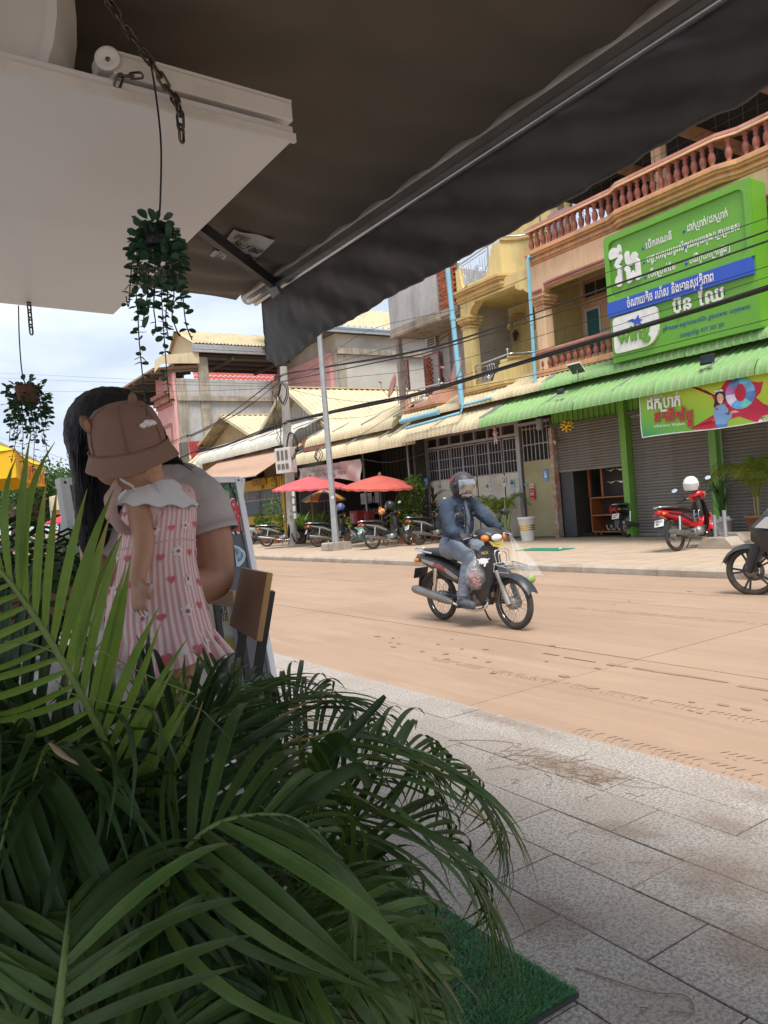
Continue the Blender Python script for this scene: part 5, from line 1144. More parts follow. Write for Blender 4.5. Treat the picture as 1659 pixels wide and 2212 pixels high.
# second concrete block to the right, nearer
Y2 = 44.0
s0 = PYp(*q4(625, 300), Y2); r = root('concrete_house', (s0.x+6, Y2+4, .1), 'pale weathered concrete house end with a mossy ledge behind the street lamp', 'house')
zz = lambda b_: PYp(*q4(800, b_), Y2).z
b = MB(); b.box(s0.x, s0.x+18, Y2, Y2+9, .1, zz(48)); b.build('flank_wall', mat('pale stained concrete', (.50, .47, .42), .92, (.40, .38, .34), sc=.5, dirt=(.30, .29, .27), dsc=.4, bump=.2, bsc=8), r)
b = MB(); b.box(s0.x-.05, s0.x+18, Y2-.3, Y2-.001, zz(270), zz(205)); b.build('ledge', M_conc2, r)
for a in (625, 1300): x = PYp(*q4(a, 300), Y2).x; MB().box(x, x+.6, Y2-.1, Y2-.002, .1, zz(275)).build('concrete_column', M_conc2, r)
MB().box(s0.x-.3, s0.x-.001, Y2+.5, Y2+9, .1, zz(240)).build('pink_wall', M_pinkw, r)
zz3 = zz(-20)
rib_roof('roof_slope', (s0.x-3, Y2-.8, zz(-5)), (s0.x+20, Y2-.8, zz(-5)), (s0.x+20, Y2+6, zz(-5)+3.2), (s0.x-3, Y2+6, zz(-5)+3.2), M_croof, r, 50)
b = MB()
for q in (zz(15), zz(45)): b.bar((s0.x-3, Y2-.6, q), (s0.x+20, Y2-.6, q), .14, .14)
for k in range(12): xx = s0.x-3+k*1.9; b.box(xx-.05, xx+.05, Y2-.6, Y2-.5, zz(45), zz(0))
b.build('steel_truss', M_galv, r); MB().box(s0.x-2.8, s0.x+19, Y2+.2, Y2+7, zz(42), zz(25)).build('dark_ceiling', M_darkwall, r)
v = PYp(*q3(510, 1450), 44); r = root('red_sheet_roof', (v.x, 44, v.z-1), 'small sloping red metal roof beside the concrete house', 'roof')
a, b_, c, d = (PYp(*q3(u, w_), 44) for u, w_ in ((500, 1350), (680, 1340), (640, 1480), (540, 1560))); rib_roof('roof_slope', a, b_, c, d, mat('red sheet', (.42, .06, .07), .5, (.35, .05, .06), sc=2), r, 8, .05)
MB().box(a.x-.3, a.x+.1, 44.3, 44.8, d.z-.8, a.z).build('flue_box', M_darkwall, r)
# ================================================================ POLES, CABLES, PARASOLS, PLANTS
# ---- street lamp
lp0 = PZ(727, 1188, .12)
sl_ = root('street_lamp', lp0, 'tall galvanised lamp post bolted to a concrete block on the far pavement', 'street lamp')
MB().lathe([(.115, .36), (.10, 1.5), (.075, 7.6)], 8, T(lp0.x, lp0.y, 0), sm=False).build('pole', M_galv, sl_)
b = MB(); b.tube([(lp0.x, lp0.y, 7.4), (lp0.x-.3, lp0.y, 8.0), (lp0.x-1.2, lp0.y, 8.3)], .04, 8); b.build('arm', M_galv, sl_)
MB().boxm(T(lp0.x-1.4, lp0.y, 8.3) @ RY(.1), .7, .25, .1).build('lamp_head', M_galv, sl_, bev=.02)
MB().prism([(-.34, .12), (.34, .12), (.33, .33), (.30, .36), (-.30, .36), (-.33, .33)], axes((lp0.x, lp0.y+.34, 0), (1, 0, 0), (0, 0, 1)), .68).build('base_block', M_conc2, sl_, bev=.02)
for a in (-1, 1):
  for c in (-1, 1): MB().cyl((lp0.x+a*.17, lp0.y+c*.17, .36), (lp0.x+a*.17, lp0.y+c*.17, .43), .018, 6).build('bolt', M_galv, sl_)
v = PX(*q5(682, 328), lp0.x-.11); MB().box(v.x-.006, v.x, v.y-.09, v.y+.06, v.z-.04, v.z+.04).build('number_plate', M_white, sl_)
# ---- utility pole
ux = 13.4; u0 = PX(632, 1150, ux); up_top = PX(612, 792, ux)
upo = root('utility_pole', (ux, u0.y, .12), 'leaning concrete utility pole hung with black cables and a meter box', 'utility pole')
MB().tube([(ux, u0.y, .12), V((ux, u0.y, .12)).lerp(up_top, .5), up_top], [.21, .18, .14], 10).build('pole', mat('pole concrete', (.40, .38, .35), .9, (.32, .30, .28), sc=2, bump=.3), upo)
v = PX(*q4(70, 1420), ux-.4); b = MB(); b.boxm(T(*v) @ RZ(.4), .35, .75, .95); mbx = b.build('meter_box', mat('meter box grey', (.58, .56, .52), .5), upo, bev=.02)
b = MB()
for k in range(3): b.boxm(T(*v) @ RZ(.4) @ T(-.18, .2-.2*k, .2), .02, .12, .35); b.boxm(T(*v) @ RZ(.4) @ T(-.18, .2-.2*k, -.22), .02, .14, .2)
b.build('meter_window', M_darkwall, mbx)
for (a, c, rad, n) in ((130, 1260, .42, 5), (422, 1365, .2, 2), (40, 690, .35, 4)):
  v = PX(*q4(a, c), ux-.35); b = MB(); rr = random.Random(n)
  for k in range(n): r_ = rad*rr.uniform(.86, 1.05); o = rr.uniform(-.04, .04); b.tube([(v.x+o+.03*math.sin(t*.7), v.y+r_*math.cos(t*.2618), v.z+r_*1.15*math.sin(t*.2618)) for t in range(25)], .016, 4, cap=False)
  b.build('cable_coil', M_cable, upo)
b = MB(); rr = random.Random(2)
for k in range(9):
  z0 = rr.uniform(1.5, 5.6); a = rr.uniform(-.3, .3); p = [V((ux-.2+rr.uniform(-.08, .08), u0.y+.15+a+rr.uniform(-.25, .25)*j/4, z0+j*.45-.9)) for j in range(5)]; b.tube(cat(p, 5), .012, 4)
b.build('loose_cable', M_cable, upo, kind='stuff')
b = MB(); v = PX(*q5(365, 350), ux-.22)
for k in range(5): b.box(ux-.235, ux-.225, v.y-.1+rr.uniform(-.04, .04), v.y+.08, v.z-.7+k*.28, v.z-.5+k*.28)
b.build('paper_scrap', M_white, upo, kind='stuff')
# ---- cables
def cable(lb, pts, x, r, ext=0, dx=0, n=1, spread=.05, kindw='power_cable'):
  P = [PX(a, b_, x+dx*i/(len(pts)-1)) for i, (a, b_) in enumerate(pts)]
  if ext: P.append(P[-1]+(P[-1]-P[-2])*ext)
  rt = root(kindw, P[0], lb, 'cable', 'overhead cables along the street'); rr = random.Random(int(pts[0][1]*7))
  for k in range(n):
    o = [V((0, 0, 0)) if n == 1 else V((rr.uniform(-1, 1), 0, rr.uniform(-1, 1)))*spread for _ in P]
    MB().tube(cat([p+q for p, q in zip(P, o)], 8), r*.72*rr.uniform(.8, 1.15), 5).build('strand', M_cable, rt)
cable('thick bundle of black cables sagging from the utility pole past the logo', [q4(85, 990), q4(470, 913), q4(1000, 800), q4(1659, 645), (1240, 748), (1659, 619)], 13.0, .028, .4, 0, 7, .055)
cable('upper pair of twisted black cables crossing the top of the signboard', [q4(-10, 545), q4(60, 480), q4(500, 405), q4(1659, 190), (1250, 645), (1659, 496)], 12.9, .022, .4, 0, 2, .03)
cable('second twisted black cable just below the upper pair', [q4(15, 560), q4(500, 465), q4(1200, 320), q4(1659, 230), (1250, 662), (1659, 520)], 12.9, .024, .4, 0, 2, .02)
for k, (pts, lb) in enumerate((
  ([q4(40, 600), q4(700, 520), q4(1659, 400), (1250, 700), (1659, 575)], 'thin cable between the twisted cables and the thick bundle'),
  ([q4(60, 560), q4(800, 300), q4(1659, 60), (1250, 610), (1659, 470)], 'thin uppermost cable over the signboard'),
  ([q4(90, 640), q4(600, 750), q4(1100, 780), q4(1659, 700), (1250, 790), (1659, 690)], 'thin slack cable over the cream gable roof'),
  ([q4(120, 960), q4(700, 960), q4(1100, 900), q4(1659, 620), (1250, 730), (1659, 598)], 'thin drooping cable just beneath the thick bundle'),
  ([q4(560, 1270), q4(900, 1130), q4(1420, 800), q4(1659, 690)], 'thin service cable climbing from the cream awning to the salmon balcony'),
  ([q4(870, 1400), q4(1150, 1440), q4(1400, 1400), q4(1600, 1340)], 'thin cable sagging across the dark cafe opening'))):
  cable(lb, pts, 13.1, .010, .4 if k < 4 else 0)
cable('steel stay wire running diagonally up behind the lamp post', [q4(130, 530), q4(480, 330), q4(980, 0), (1000, 665)], 13.3, .012)
cable('upper of two black cable pairs descending left from the utility pole', [q3(1510, 620), q3(1150, 900), q3(860, 1120), q3(500, 1290), q3(240, 1395), (100, 1090)], 13.3, .022, 0, 1.5, 2, .04)
cable('lower black cable pair descending left from the utility pole', [q3(1500, 700), q3(1100, 1000), q3(850, 1150), q3(550, 1290), q3(250, 1420), (100, 1105)], 13.3, .02, 0, 1.5, 2, .04)
cable('thick black cable bundle running left below the gables', [q3(1570, 1140), q3(1300, 1240), q3(900, 1390), q3(600, 1470), q3(350, 1545), (60, 1130)], 13.2, .028, 0, 1, 5, .06)
cable('highest of the level wires crossing the sky at the left', [q3(1500, 725), (560, 829), (300, 820), (0, 806), (-150, 800)], 13.4, .012, 0, -2)
cable('middle level wire crossing the sky at the left', [q3(1500, 740), (560, 834), (300, 828), (0, 817), (-150, 812)], 13.4, .012, 0, -2.3)
cable('lowest level wire crossing the sky at the left', [q3(1500, 740), (560, 840), (300, 846), (0, 846), (-150, 848)], 13.4, .012, 0, -2.6)
cable('sagging wire over the yellow parasol', [(300, 985), (165, 1012), (90, 1033), (40, 1040)], 14, .018, .5, 0, 2, .05)
cable('grey wire slanting down over the yellow parasol', [(0, 945), (90, 975), (200, 1010), (300, 1030)], 12, .016)
# ---- parasols
def parasol(nm, lb, apex, R, drop, tilt, mats, n=24, pole=True, zb=.12, grp='parasols outside the cafe', cols=None, dome=.35):
  r = root(nm, (apex.x, apex.y, zb), lb, 'parasol', grp); m = T(*apex) @ tilt
  def f(u, v):
    a = u*6.28318; k = .035*math.cos(a*n)*v*v*(-1); rr = R*(1-.018*(.5+.5*math.cos(a*n)))*v
    return m @ V((rr*math.cos(a), rr*math.sin(a), -drop*((1-dome)*v+dome*v*v)+k*.35))
  b = MB(); b.grid(f, n*4, 8, closeu=True); b.grid(lambda u, v: f(1-u, v)+V((0, 0, -.006)), n*4, 8, closeu=True)
  b.grid(lambda u, v: f(u, 1)+V((0, 0, -.06*v-.008*math.sin(u*6.283*n))), n*4, 1, closeu=True)
  if len(mats) > 1:
    for i, fc in enumerate(b.f):
      c = sum((V(b.v[j]) for j in fc), V())/len(fc); q = m.inverted() @ c; b.m[i] = int((math.atan2(q.y, q.x)+math.pi)/(2*math.pi)*8) % 2
  b.build('canopy', mats, r); b = MB()
  for k in range(n): a = k*6.28318/n+.13; b.bar(m @ V((.05*math.cos(a), .05*math.sin(a), -.05)), m @ V((R*.97*math.cos(a), R*.97*math.sin(a), -drop-.02)), .012, .012)
  b.build('rib', M_wood, r, kind='stuff')
  MB().tube([m @ V((0, 0, .07)), m @ V((0, 0, -.4)), V((apex.x-(m @ V((0, 0, -1))-V(apex)).x*0, apex.y, zb))+(m @ V((0, 0, -1.2))-V(apex)).cross(UP).cross(UP)*-.6], .022, 8).build('pole', M_wood, r); MB().lathe([(.05, -.02), (.06, .03), (.02, .1)], 8, m).build('finial', M_wood, r)
  return r
M_rpar = mat('washed red canvas', (.58, .10, .11), .8, (.50, .085, .09), sc=3, dirt=(.55, .20, .19), dsc=1.5); M_rpar2 = mat('brick red canvas', (.50, .10, .07), .8, (.42, .08, .06), sc=3)
ap = PX(*q5(500, 158), 13.0); parasol('parasol', 'larger washed red parasol shading the pavement by the lamp post', ap, 1.38, .42, RX(.05), [M_rpar])
ap = PX(*q5(1068, 148), 13.2); parasol('parasol', 'brick red tilted parasol next to the leafy shrub', ap, 1.22, .36, RX(.10), [M_rpar2], 18)
ap = PX(*q5(610, 262), 14.2); parasol('parasol', 'small orange and grey striped parasol behind the larger red one', ap, .85, .38, RX(.06), [mat('orange canvas', (.62, .32, .08), .8), mat('grey blue canvas', (.12, .13, .18), .8)], 8)
# ---- foliage
def leafcloud(mb, c, rad, n, ls, rr, up=.3, shell=.55, w=.5):
  for k in range(n):
    d = V((rr.gauss(0, 1), rr.gauss(0, 1), rr.gauss(0, 1))).normalized(); t = shell+(1-shell)*rr.random()**.6
    nz = 1+.28*math.sin(d.x*5+c[0])*math.cos(d.y*6+d.z*4)
    p = V(c)+V((d.x*rad[0], d.y*rad[1], d.z*rad[2]))*t*nz
    a = V((rr.gauss(0, 1), rr.gauss(0, 1), rr.gauss(0, .6)+up)).normalized(); s = ls*rr.uniform(.6, 1.35); b_ = a.cross(d+V((rr.gauss(0, .5), rr.gauss(0, .5), rr.gauss(0, .5))))
    b_ = b_.normalized()*s*w if b_.length > 1e-3 else V((s*w, 0, 0)); q = a.cross(b_).normalized()*s*.12
    mb.add([p, p+a*s*.5+b_*.5-q, p+a*s, p+a*s*.5-b_*.5-q], [(0, 1, 2, 3)], True)
M_lf1 = leafmat('shrub leaf', (.11, .20, .045), (.16, .26, .06), .35); M_lf2 = leafmat('yellow croton leaf', (.26, .27, .03), (.14, .20, .03), .3); M_lf3 = leafmat('tree leaf', (.05, .095, .03), (.075, .13, .035), .25); M_lf4 = leafmat('dark red leaf', (.09, .04, .035), (.06, .06, .03), .2)
M_bark = mat('bark', (.14, .10, .07), .9, (.09, .065, .045), sc=8, bump=.5)
M_pot = mat('terracotta pot', (.34, .16, .09), .8); M_potw = mat('white plastic pot', (.72, .71, .68), .5, (.64, .62, .58), sc=4)
def shrub(nm, lb, base, blobs, ls, mt, seed, n=500, pot=True, grp=None, catg='shrub', potm=None):
  rr = random.Random(seed); r = root(nm, base, lb, catg, grp); mb = MB()
  for (dx, dy, dz, a, b_, c) in blobs: leafcloud(mb, (base[0]+dx, base[1]+dy, base[2]+dz), (a, b_, c), n, ls, rr)
  mb.build('foliage', mt, r, kind='stuff'); b = MB()
  for (dx, dy, dz, a, b_, c) in blobs: b.tube(cat([(base[0], base[1], base[2]+.1), (base[0]+dx*.4, base[1]+dy*.3, base[2]+dz*.5), (base[0]+dx, base[1]+dy, base[2]+dz)], 3), .015, 5)
  b.build('stem', M_bark, r)
  if pot: MB().lathe([(.16, 0), (.21, .3), (.23, .3), (.23, .34), (.2, .34), (.19, .28), (.001, .28)], 12, T(*base)).build('pot', potm or M_pot, r)
  return r
def at(p, z=.12): v = PZ(*p, z); return v
def on(p, x, z=.12): v = PX(*p, x); return V((x, v.y, z))
g_ = 'potted shrubs before the cafe'
shrub('leafy_shrub', 'tall bright green leafy shrub beside the folding gate', on(q5(1340, 600), 13.9), [(0, 0, 1.35, .42, .5, .5), (0, .15, .8, .4, .5, .4), (0, -.3, 1.75, .28, .34, .32), (-.1, .3, 1.15, .3, .35, .35)], .10, M_lf1, 1, 600, grp=g_)
shrub('croton_shrub', 'low yellow leaved croton at the foot of the tall shrub', on(q5(1250, 600), 13.6), [(0, 0, .55, .3, .45, .32), (0, .2, .8, .22, .3, .22)], .09, M_lf2, 2, 420, grp=g_)
shrub('kiosk_shrub', 'thin dusty shrub in front of the coffee kiosk', on(q5(210, 600), 13.8), [(0, 0, 1.45, .35, .6, .5), (0, .2, .75, .4, .7, .5)], .10, M_lf1, 3, 380, grp=g_)
def strapplant(nm, lb, base, n, L_, w, mt, seed, pot=None, lean=.5, grp=None, h0=.25, catg='plant', stems=0):
  rr = random.Random(seed); r = root(nm, base, lb, catg, grp); base = V(base)
  for k in range(n):
    a = rr.uniform(0, 6.283); ln = L_*rr.uniform(.65, 1.1); le = lean*rr.uniform(.4, 1.3); d = V((math.cos(a), math.sin(a), 0)); s = d.cross(UP); z0 = h0+(rr.uniform(0, stems) if stems else 0)
    mb = MB(sm=True); K_ = 7; vs = []
    for i in range(K_+1):
      t = i/K_; c = base+V((0, 0, z0))+d*(ln*le*t**1.6)+UP*(ln*(t-.45*le*t**2.6)); ww = w*math.sin(min(1, t*1.15+.12)*math.pi)**.7*(1 if t < 1 else .05)
      vs += [c-s*ww+UP*.012, c, c+s*ww+UP*.012]
    mb.add(vs, [(i*3+j, i*3+j+1, i*3+j+4, i*3+j+3) for i in range(K_) for j in (0, 1)], True); mb.build('leaf', mt, r)
  if stems: MB().cyl(base+V((0, 0, .2)), base+V((0, 0, h0+stems)), .025, 6).build('stem', M_bark, r)
  if pot is not None: MB().lathe([(.15, 0), (.2, .36), (.22, .36), (.22, .4), (.19, .4), (.18, .33), (.001, .33)], 14, T(*base)).build('pot', pot, r)
  return r
M_strap = leafmat('broad strap leaf', (.15, .27, .06), (.20, .33, .08), .35)
strapplant('broadleaf_plant', 'broad leaved green plant between the first two parked motorbikes', on(q5(430, 640), 13.8), 26, 1.5, .10, M_strap, 4, lean=.8, grp=g_, pot=M_pot); strapplant('broadleaf_plant', 'smaller broad leaved plant right of the parasol pole', on(q5(580, 620), 13.9), 20, 1.2, .08, M_strap, 5, lean=.8, grp=g_, pot=M_pot)
strapplant('dracaena', 'dark red dracaena behind the parked motorbike by the gate', on(q5(1525, 640), 15.0), 26, .7, .035, M_lf4, 6, lean=1.0, stems=.9, h0=.5, pot=M_pot, grp=g_)
strapplant('strap_leaf_plant', 'tall strap leaved plant in a white pot behind the concrete blocks', on(q8(1100, 1140), 15.1), 16, 1.05, .05, leafmat('dark strap leaf', (.05, .12, .03), (.08, .17, .04), .25), 7, lean=.45, pot=M_potw, stems=.35, h0=.35)
def feather_palm(nm, lb, base, n, L_, h0, mt, seed, potm=None, ll=.32, nl=22, lean=(.3, 1.1), grp=None, stemh=0):
  rr = random.Random(seed); r = root(nm, base, lb, 'palm', grp); base = V(base)
  for k in range(n):
    a = k*2.39996+rr.uniform(-.3, .3); ln = L_*rr.uniform(.7, 1.1); le = rr.uniform(*lean); d = V((math.cos(a), math.sin(a), 0)); c0 = base+V((0, 0, h0))
    P = cat([c0, c0+d*ln*le*.22+UP*ln*.45, c0+d*ln*le*.6+UP*ln*.68, c0+d*ln*le*.95+UP*ln*(.68-.28*le)], 6); f = MB().tube(P, .009, 5).build('frond', mt, r); mb = MB(sm=True); m = len(P)
    for i in range(nl):
      t = .22+.78*i/nl; q = t*(m-1); j = min(int(q), m-2); p = P[j].lerp(P[j+1], q-j); tg = (P[j+1]-P[j]).normalized(); sd = tg.cross(UP).normalized(); nn = sd.cross(tg)
      for s in (-1, 1):
        l = ll*math.sin((.18+.8*t)*math.pi)**.5*rr.uniform(.85, 1.1); dd = (sd*s+tg*.55+nn*.25).normalized(); e1 = p+dd*l*.55; e2 = p+dd*l-UP*l*.35; w = tg*.016
        mb.add([p, e1+w, e1-w, e2], [(0, 1, 2), (2, 1, 3)], True)
    mb.build('leaflets', mt, f, kind='stuff')
  if stemh:
    b = MB()
    for k in range(3): b.tube([base+V((.03*math.cos(k*2), .03*math.sin(k*2), .2)), base+V((.05*math.cos(k*2), .05*math.sin(k*2), h0+.1))], [.03, .02], 7)
    b.build('trunk', mat('palm cane', (.30, .24, .10), .7), r)
  if potm: MB().lathe([(.17, 0), (.24, .42), (.26, .42), (.26, .47), (.22, .47), (.21, .4), (.001, .4)], 16, T(*base)).build('pot', potm, r)
  return r
M_fpalm = leafmat('green palm leaf', (.15, .24, .04), (.22, .29, .05), .35)  # mixed yellowish greens of the far palm's own leaves
gp = 'potted palms on the far pavement'
feather_palm('feather_palm', 'green feathery palm in front of the folding gate, half hidden by the rider', on((1082, 1160), 15.0), 12, 1.15, .45, M_fpalm, 1, M_pot, .34, grp=gp)
feather_palm('feather_palm', 'yellowish feathery palm at the right edge before the closed shutter', on((1640, 1150), 15.0), 14, 1.2, .75, leafmat('yellowing palm leaf', (.27, .30, .05), (.20, .27, .05), .35), 2, M_pot, .36, grp=gp, stemh=1)
# cactus like stems beside the palm
v = on((1092, 1158), 14.5); r = root('stem_plant', v, 'tall bare green cactus stems tied together in a brown pot', 'plant')
for k, (dx, dy, h) in enumerate(((0, -.05, 1.15), (.03, -.14, .9), (0, .06, .65), (-.02, .12, .5))): MB().tube([v+V((dx*.3, dy*.4, .2)), v+V((dx, dy, h*.6)), v+V((dx*1.5, dy*1.8, h))], [.035, .04, .022], 6).build('stem', leafmat('cactus skin', (.16, .24, .07), (.22, .28, .08), .05), r)
MB().lathe([(.13, 0), (.17, .32), (.001, .32)], 12, T(*v)).build('pot', M_pot, r)
v = on((1141, 1168), 14.6); r = root('white_planter', v, 'white tapered planter with three gold bands and a bare stick', 'planter')
MB().lathe([(.17, 0), (.23, .58), (.25, .6), (.25, .64), (.22, .64), (.2, .56), (.001, .56)], 20, T(*v)).build('pot', M_potw, r)
for z in (.30, .355, .41): MB().lathe([(.2025+(z-.3)*.1, z-.018), (.207+(z-.3)*.1, z), (.2045+(z-.3)*.1, z+.018)], 20, T(*v), cap=False).build('gold_band', M_gold, r)
b = MB(); b.tube(cat([v+V((0, 0, .5)), v+V((0, .05, 1.0)), v+V((.02, .18, 1.5))], 4), .01, 5); b.tube([v+V((0, .08, 1.1)), v+V((0, -.05, 1.4))], .006, 4); b.build('stick', M_bark, r)
# ---- things on the pavement
v = PZ(*q8(1105, 1300), .12)
for k, (p, lb) in enumerate(((q8(1080, 1290), 'nearer concrete foot block with two cut steel stubs'), (q8(1230, 1225), 'farther concrete foot block behind the first one'))):
  v = PZ(*p, .12); r = root('concrete_block', v, lb, 'concrete block', 'concrete foot blocks by the red motorbike'); mb = MB()
  mb.prism([(-.33, 0), (.33, 0), (.34, .06), (.22, .2), (-.22, .2), (-.34, .06)], axes((v.x-.22, v.y, .12), (0, -1, 0), (0, 0, 1)) @ RY(0), .0, -.42); mb.build('block', M_kerb, r, bev=.012)
  if k == 0:
    for dy, h in ((.1, .42), (-.1, .5)): MB().tube([(v.x, v.y+dy, .31), (v.x, v.y+dy, .31+h)], .035, 8).build('steel_stub', M_galv, r); MB().bar((v.x, v.y+dy-.1, .31+h*.72), (v.x, v.y+dy+.1, .31+h*.72), .02, .05).build('hinge_lug', M_galv, r)
A, B_, C_, D_ = (PZ(*p, .124) for p in (qg(1095, 1322), qg(1120, 1335), qg(1435, 1302), qg(1400, 1290)))
r = root('rubber_mat', A, 'thin green mat lying on the far pavement near the planter', 'mat'); c = (A+C_)/2; mb = MB(); mb.boxm(T(c.x, c.y, .128) @ RZ(.05), .55, 1.25, .012); mb.build('mat_sheet', mat('green rubber', (.02, .22, .13), .6), r)
MB().boxm(T(c.x+.12, c.y-.35, .142) @ RZ(.6), .07, .05, .015).build('litter_scrap', M_white, r)
v = PZ(1135, 1224, 0); tag(MB().boxm(T(v.x-.05, v.y, .04) @ RZ(.1), .11, .34, .07).build('loose_brick', M_brick, None, bev=.008), 'loose red brick lying in the gutter behind the rider', 'brick')
v = PZ(*q8(565, 1570), 0); tag(MB().lathe([(.06, .004), (.09, .012), (.001, .02)], 8, T(v.x, v.y, 0) @ M.Diagonal((.8, 1.3, 1, 1))).build('paper_scrap', M_white), 'white crumpled paper scrap in the far gutter', 'litter')
b = MB(); rr = random.Random(12)
for k in range(16): v = PZ(*q5(rr.uniform(840, 1030), rr.uniform(825, 855)), .01); a = rr.uniform(0, 3); b.bar(V((v.x, v.y, .02)), V((v.x+.3*math.cos(a), v.y+.5*math.sin(a), .05)), .05, .012)
b.build('bark_scraps', mat('dry palm husk', (.42, .24, .12), .9), None, kind='stuff')
v = PZ(*q5(205, 742), .122); tag(MB().lathe([(.34, .0), (.34, .006)], 20, T(v.x, v.y, .121) @ M.Diagonal((1, 1.3, 1, 1))).build('manhole_cover', mat('iron cover', (.17, .13, .10), .8), None), 'dark round manhole cover on the pavement by the first motorbike', 'manhole cover')
shrub('flower_shrub', 'round green potted shrub under the larger red parasol', on(q5(560, 650), 13.6), [(0, 0, .75, .32, .4, .34)], .09, M_lf1, 41, 420, grp=g_); shrub('flower_shrub', 'small yellow green potted shrub beside the lamp post base', on(q5(785, 640), 13.9), [(0, 0, .6, .28, .34, .3)], .08, M_lf2, 42, 360, grp=g_); shrub('flower_shrub', 'bushy green potted shrub left of the kiosk counter', on(q5(120, 640), 13.8), [(0, 0, .7, .34, .5, .36), (0, .3, 1.0, .25, .3, .3)], .09, M_lf1, 43, 420, grp=g_)
for k, (p, cc, lb) in enumerate(((q5(690, 640), (.5, .05, .05), 'red plastic stool in the cafe shade'), (q5(840, 640), (.06, .16, .42), 'blue plastic stool near the cartons'), (q5(640, 625), (.55, .28, .05), 'orange plastic stool deeper in the cafe'))):
  v = on(p, 15.2+.4*k); r = root('plastic_stool', v, lb, 'stool', 'plastic stools in the cafe'); pm_ = mat('stool plastic', cc, .35); MB().lathe([(.14, .42), (.16, .44), (.15, .46), (.001, .46)], 14, T(*v)).build('seat', pm_, r)
  for a in range(4): MB().bar(v+V((.19*math.cos(a*1.57+.78), .19*math.sin(a*1.57+.78), 0)), v+V((.12*math.cos(a*1.57+.78), .12*math.sin(a*1.57+.78), .43)), .05, .02).build('leg', pm_, r)
for k, (p, w_, h_, cc, lb) in enumerate(((q5(935, 340), .34, .42, (.55, .55, .53), 'left white menu card hanging in the dark cafe'), (q5(985, 330), .3, .36, (.5, .5, .5), 'right white menu card hanging in the dark cafe'), (q5(1045, 320), .26, .5, (.35, .42, .5), 'pale blue card hanging in the dark cafe'))):
  v = PX(*p, 16.2); r = root('menu_card', v, lb, 'menu card', 'cards hanging in the cafe'); MB().boxm(T(*v) @ RZ(.1), .01, w_, h_).build('card', mat('card', cc, .6, tuple(c*.6 for c in cc), sc=14), r); MB().cyl(v+UP*h_*.5, (v.x, v.y, 3.74), .004, 4).build('string', M_cable, r)
for k, (p, s_, lb) in enumerate(((q5(1000, 300), .5, 'glass fronted goods rack deep in the cafe'), (q5(820, 420), .4, 'grey storage rack behind the lamp post'))):
  v = PX(*p, 18.2); r = root('goods_rack', (v.x, v.y, .12), lb, 'rack', 'racks in the cafe'); rr = random.Random(60+k)
  for z in (.5, 1.0, 1.5, 2.0): MB().box(18.0, 18.4, v.y-.8, v.y+.8, z, z+.03).build('shelf', M_galv, r)
  for dy in (-.8, .8): MB().box(18.0, 18.4, v.y+dy-.02, v.y+dy+.02, .12, 2.3).build('upright', M_galv, r)
  b = MB()
  for z in (.53, 1.03, 1.53):
    for j in range(9): b.box(18.05, 18.25, v.y-.75+j*.165, v.y-.75+j*.165+rr.uniform(.06, .14), z, z+rr.uniform(.1, .3))
  b.build('goods', mat('mixed goods', (.40, .30, .22), .6, (.12, .16, .2), sc=5, lo=.45, hi=.55, dirt=(.4, .08, .05), dsc=6), r, kind='stuff')
# ---- far trees down the road
def tree(lb, base, H, R, seed, mt=M_lf3, n=3600, ls=.3):
  rr = random.Random(seed); r = root('tree', base, lb, 'tree', 'trees at the far end of the road'); base = V(base); b = MB(); top = base+V((0, 0, H*.6))
  b.tube([base, base+V((.2, .1, H*.3)), top], [R*.1, R*.075, R*.04], 7)
  bl = []
  for k in range(9):
    a = rr.uniform(0, 6.283); q = base+V((math.cos(a)*R*.6, math.sin(a)*R*.6, H*rr.uniform(.5, .88))); b.tube([base+V((.2, .1, H*.35)), base.lerp(q, .6)+V((0, 0, H*.05)), q], [R*.05, R*.03, R*.012], 5); bl.append(q)
  b.build('trunk', M_bark, r); mb = MB()
  for q in bl: leafcloud(mb, q, (R*.5*rr.uniform(.7, 1.1), R*.5*rr.uniform(.7, 1.1), R*.34*rr.uniform(.8, 1.2)), n//9, ls, rr, shell=.35, w=.7)
  mb.build('crown', mt, r, kind='stuff')
for k, (p, D, R, lb) in enumerate((((20, 1018), 62, 5, 'leftmost dusty green tree behind the yellow parasol'), ((75, 1030), 75, 5, 'mid green tree right of the yellow parasol'), ((125, 1022), 66, 6, 'broad tree above the cream stall roof'), ((165, 1008), 80, 6, 'dark tree top rising beside the black hair'), ((215, 1030), 90, 7, 'pale distant tree hidden behind the seated woman'))):
  v = PD(*p, D); tree(lb, (v.x, v.y, -.05), (v.z)*.98, R, 20+k, n=4200, ls=.30)
# far stall
v0, v1 = PD(105, 1062, 45), PD(190, 1062, 43); r = root('market_stall', ((v0.x+v1.x)/2, (v0.y+v1.y)/2, 0), 'distant cream roofed market stall with an orange board', 'stall')
zt_, zm, zl = v0.z, PD(105, 1085, 45).z, PD(105, 1113, 45).z; dv = (v1-v0); dv.z = 0; dp = V((-dv.y, dv.x, 0)).normalized()
def st_q(nm, z0, z1, d0, d1, mt): a = V((v0.x, v0.y, 0)); c = V((v1.x, v1.y, 0)); mb = MB(); mb.sheet(lambda u, v: a.lerp(c, u)-dp*(d0+(d1-d0)*v)*-1+UP*(z0+(z1-z0)*v), 12, 3, .05); mb.build(nm, mt, r)
st_q('roof_sheet', zm+.3, zt_, 0, 1.6, M_croof); st_q('front_flap', zm-.5, zm+.3, -.02, 0, M_croof); st_q('orange_board', zl, zm-.5, .1, .1, mat('stall orange board', (.58, .26, .10), .7))
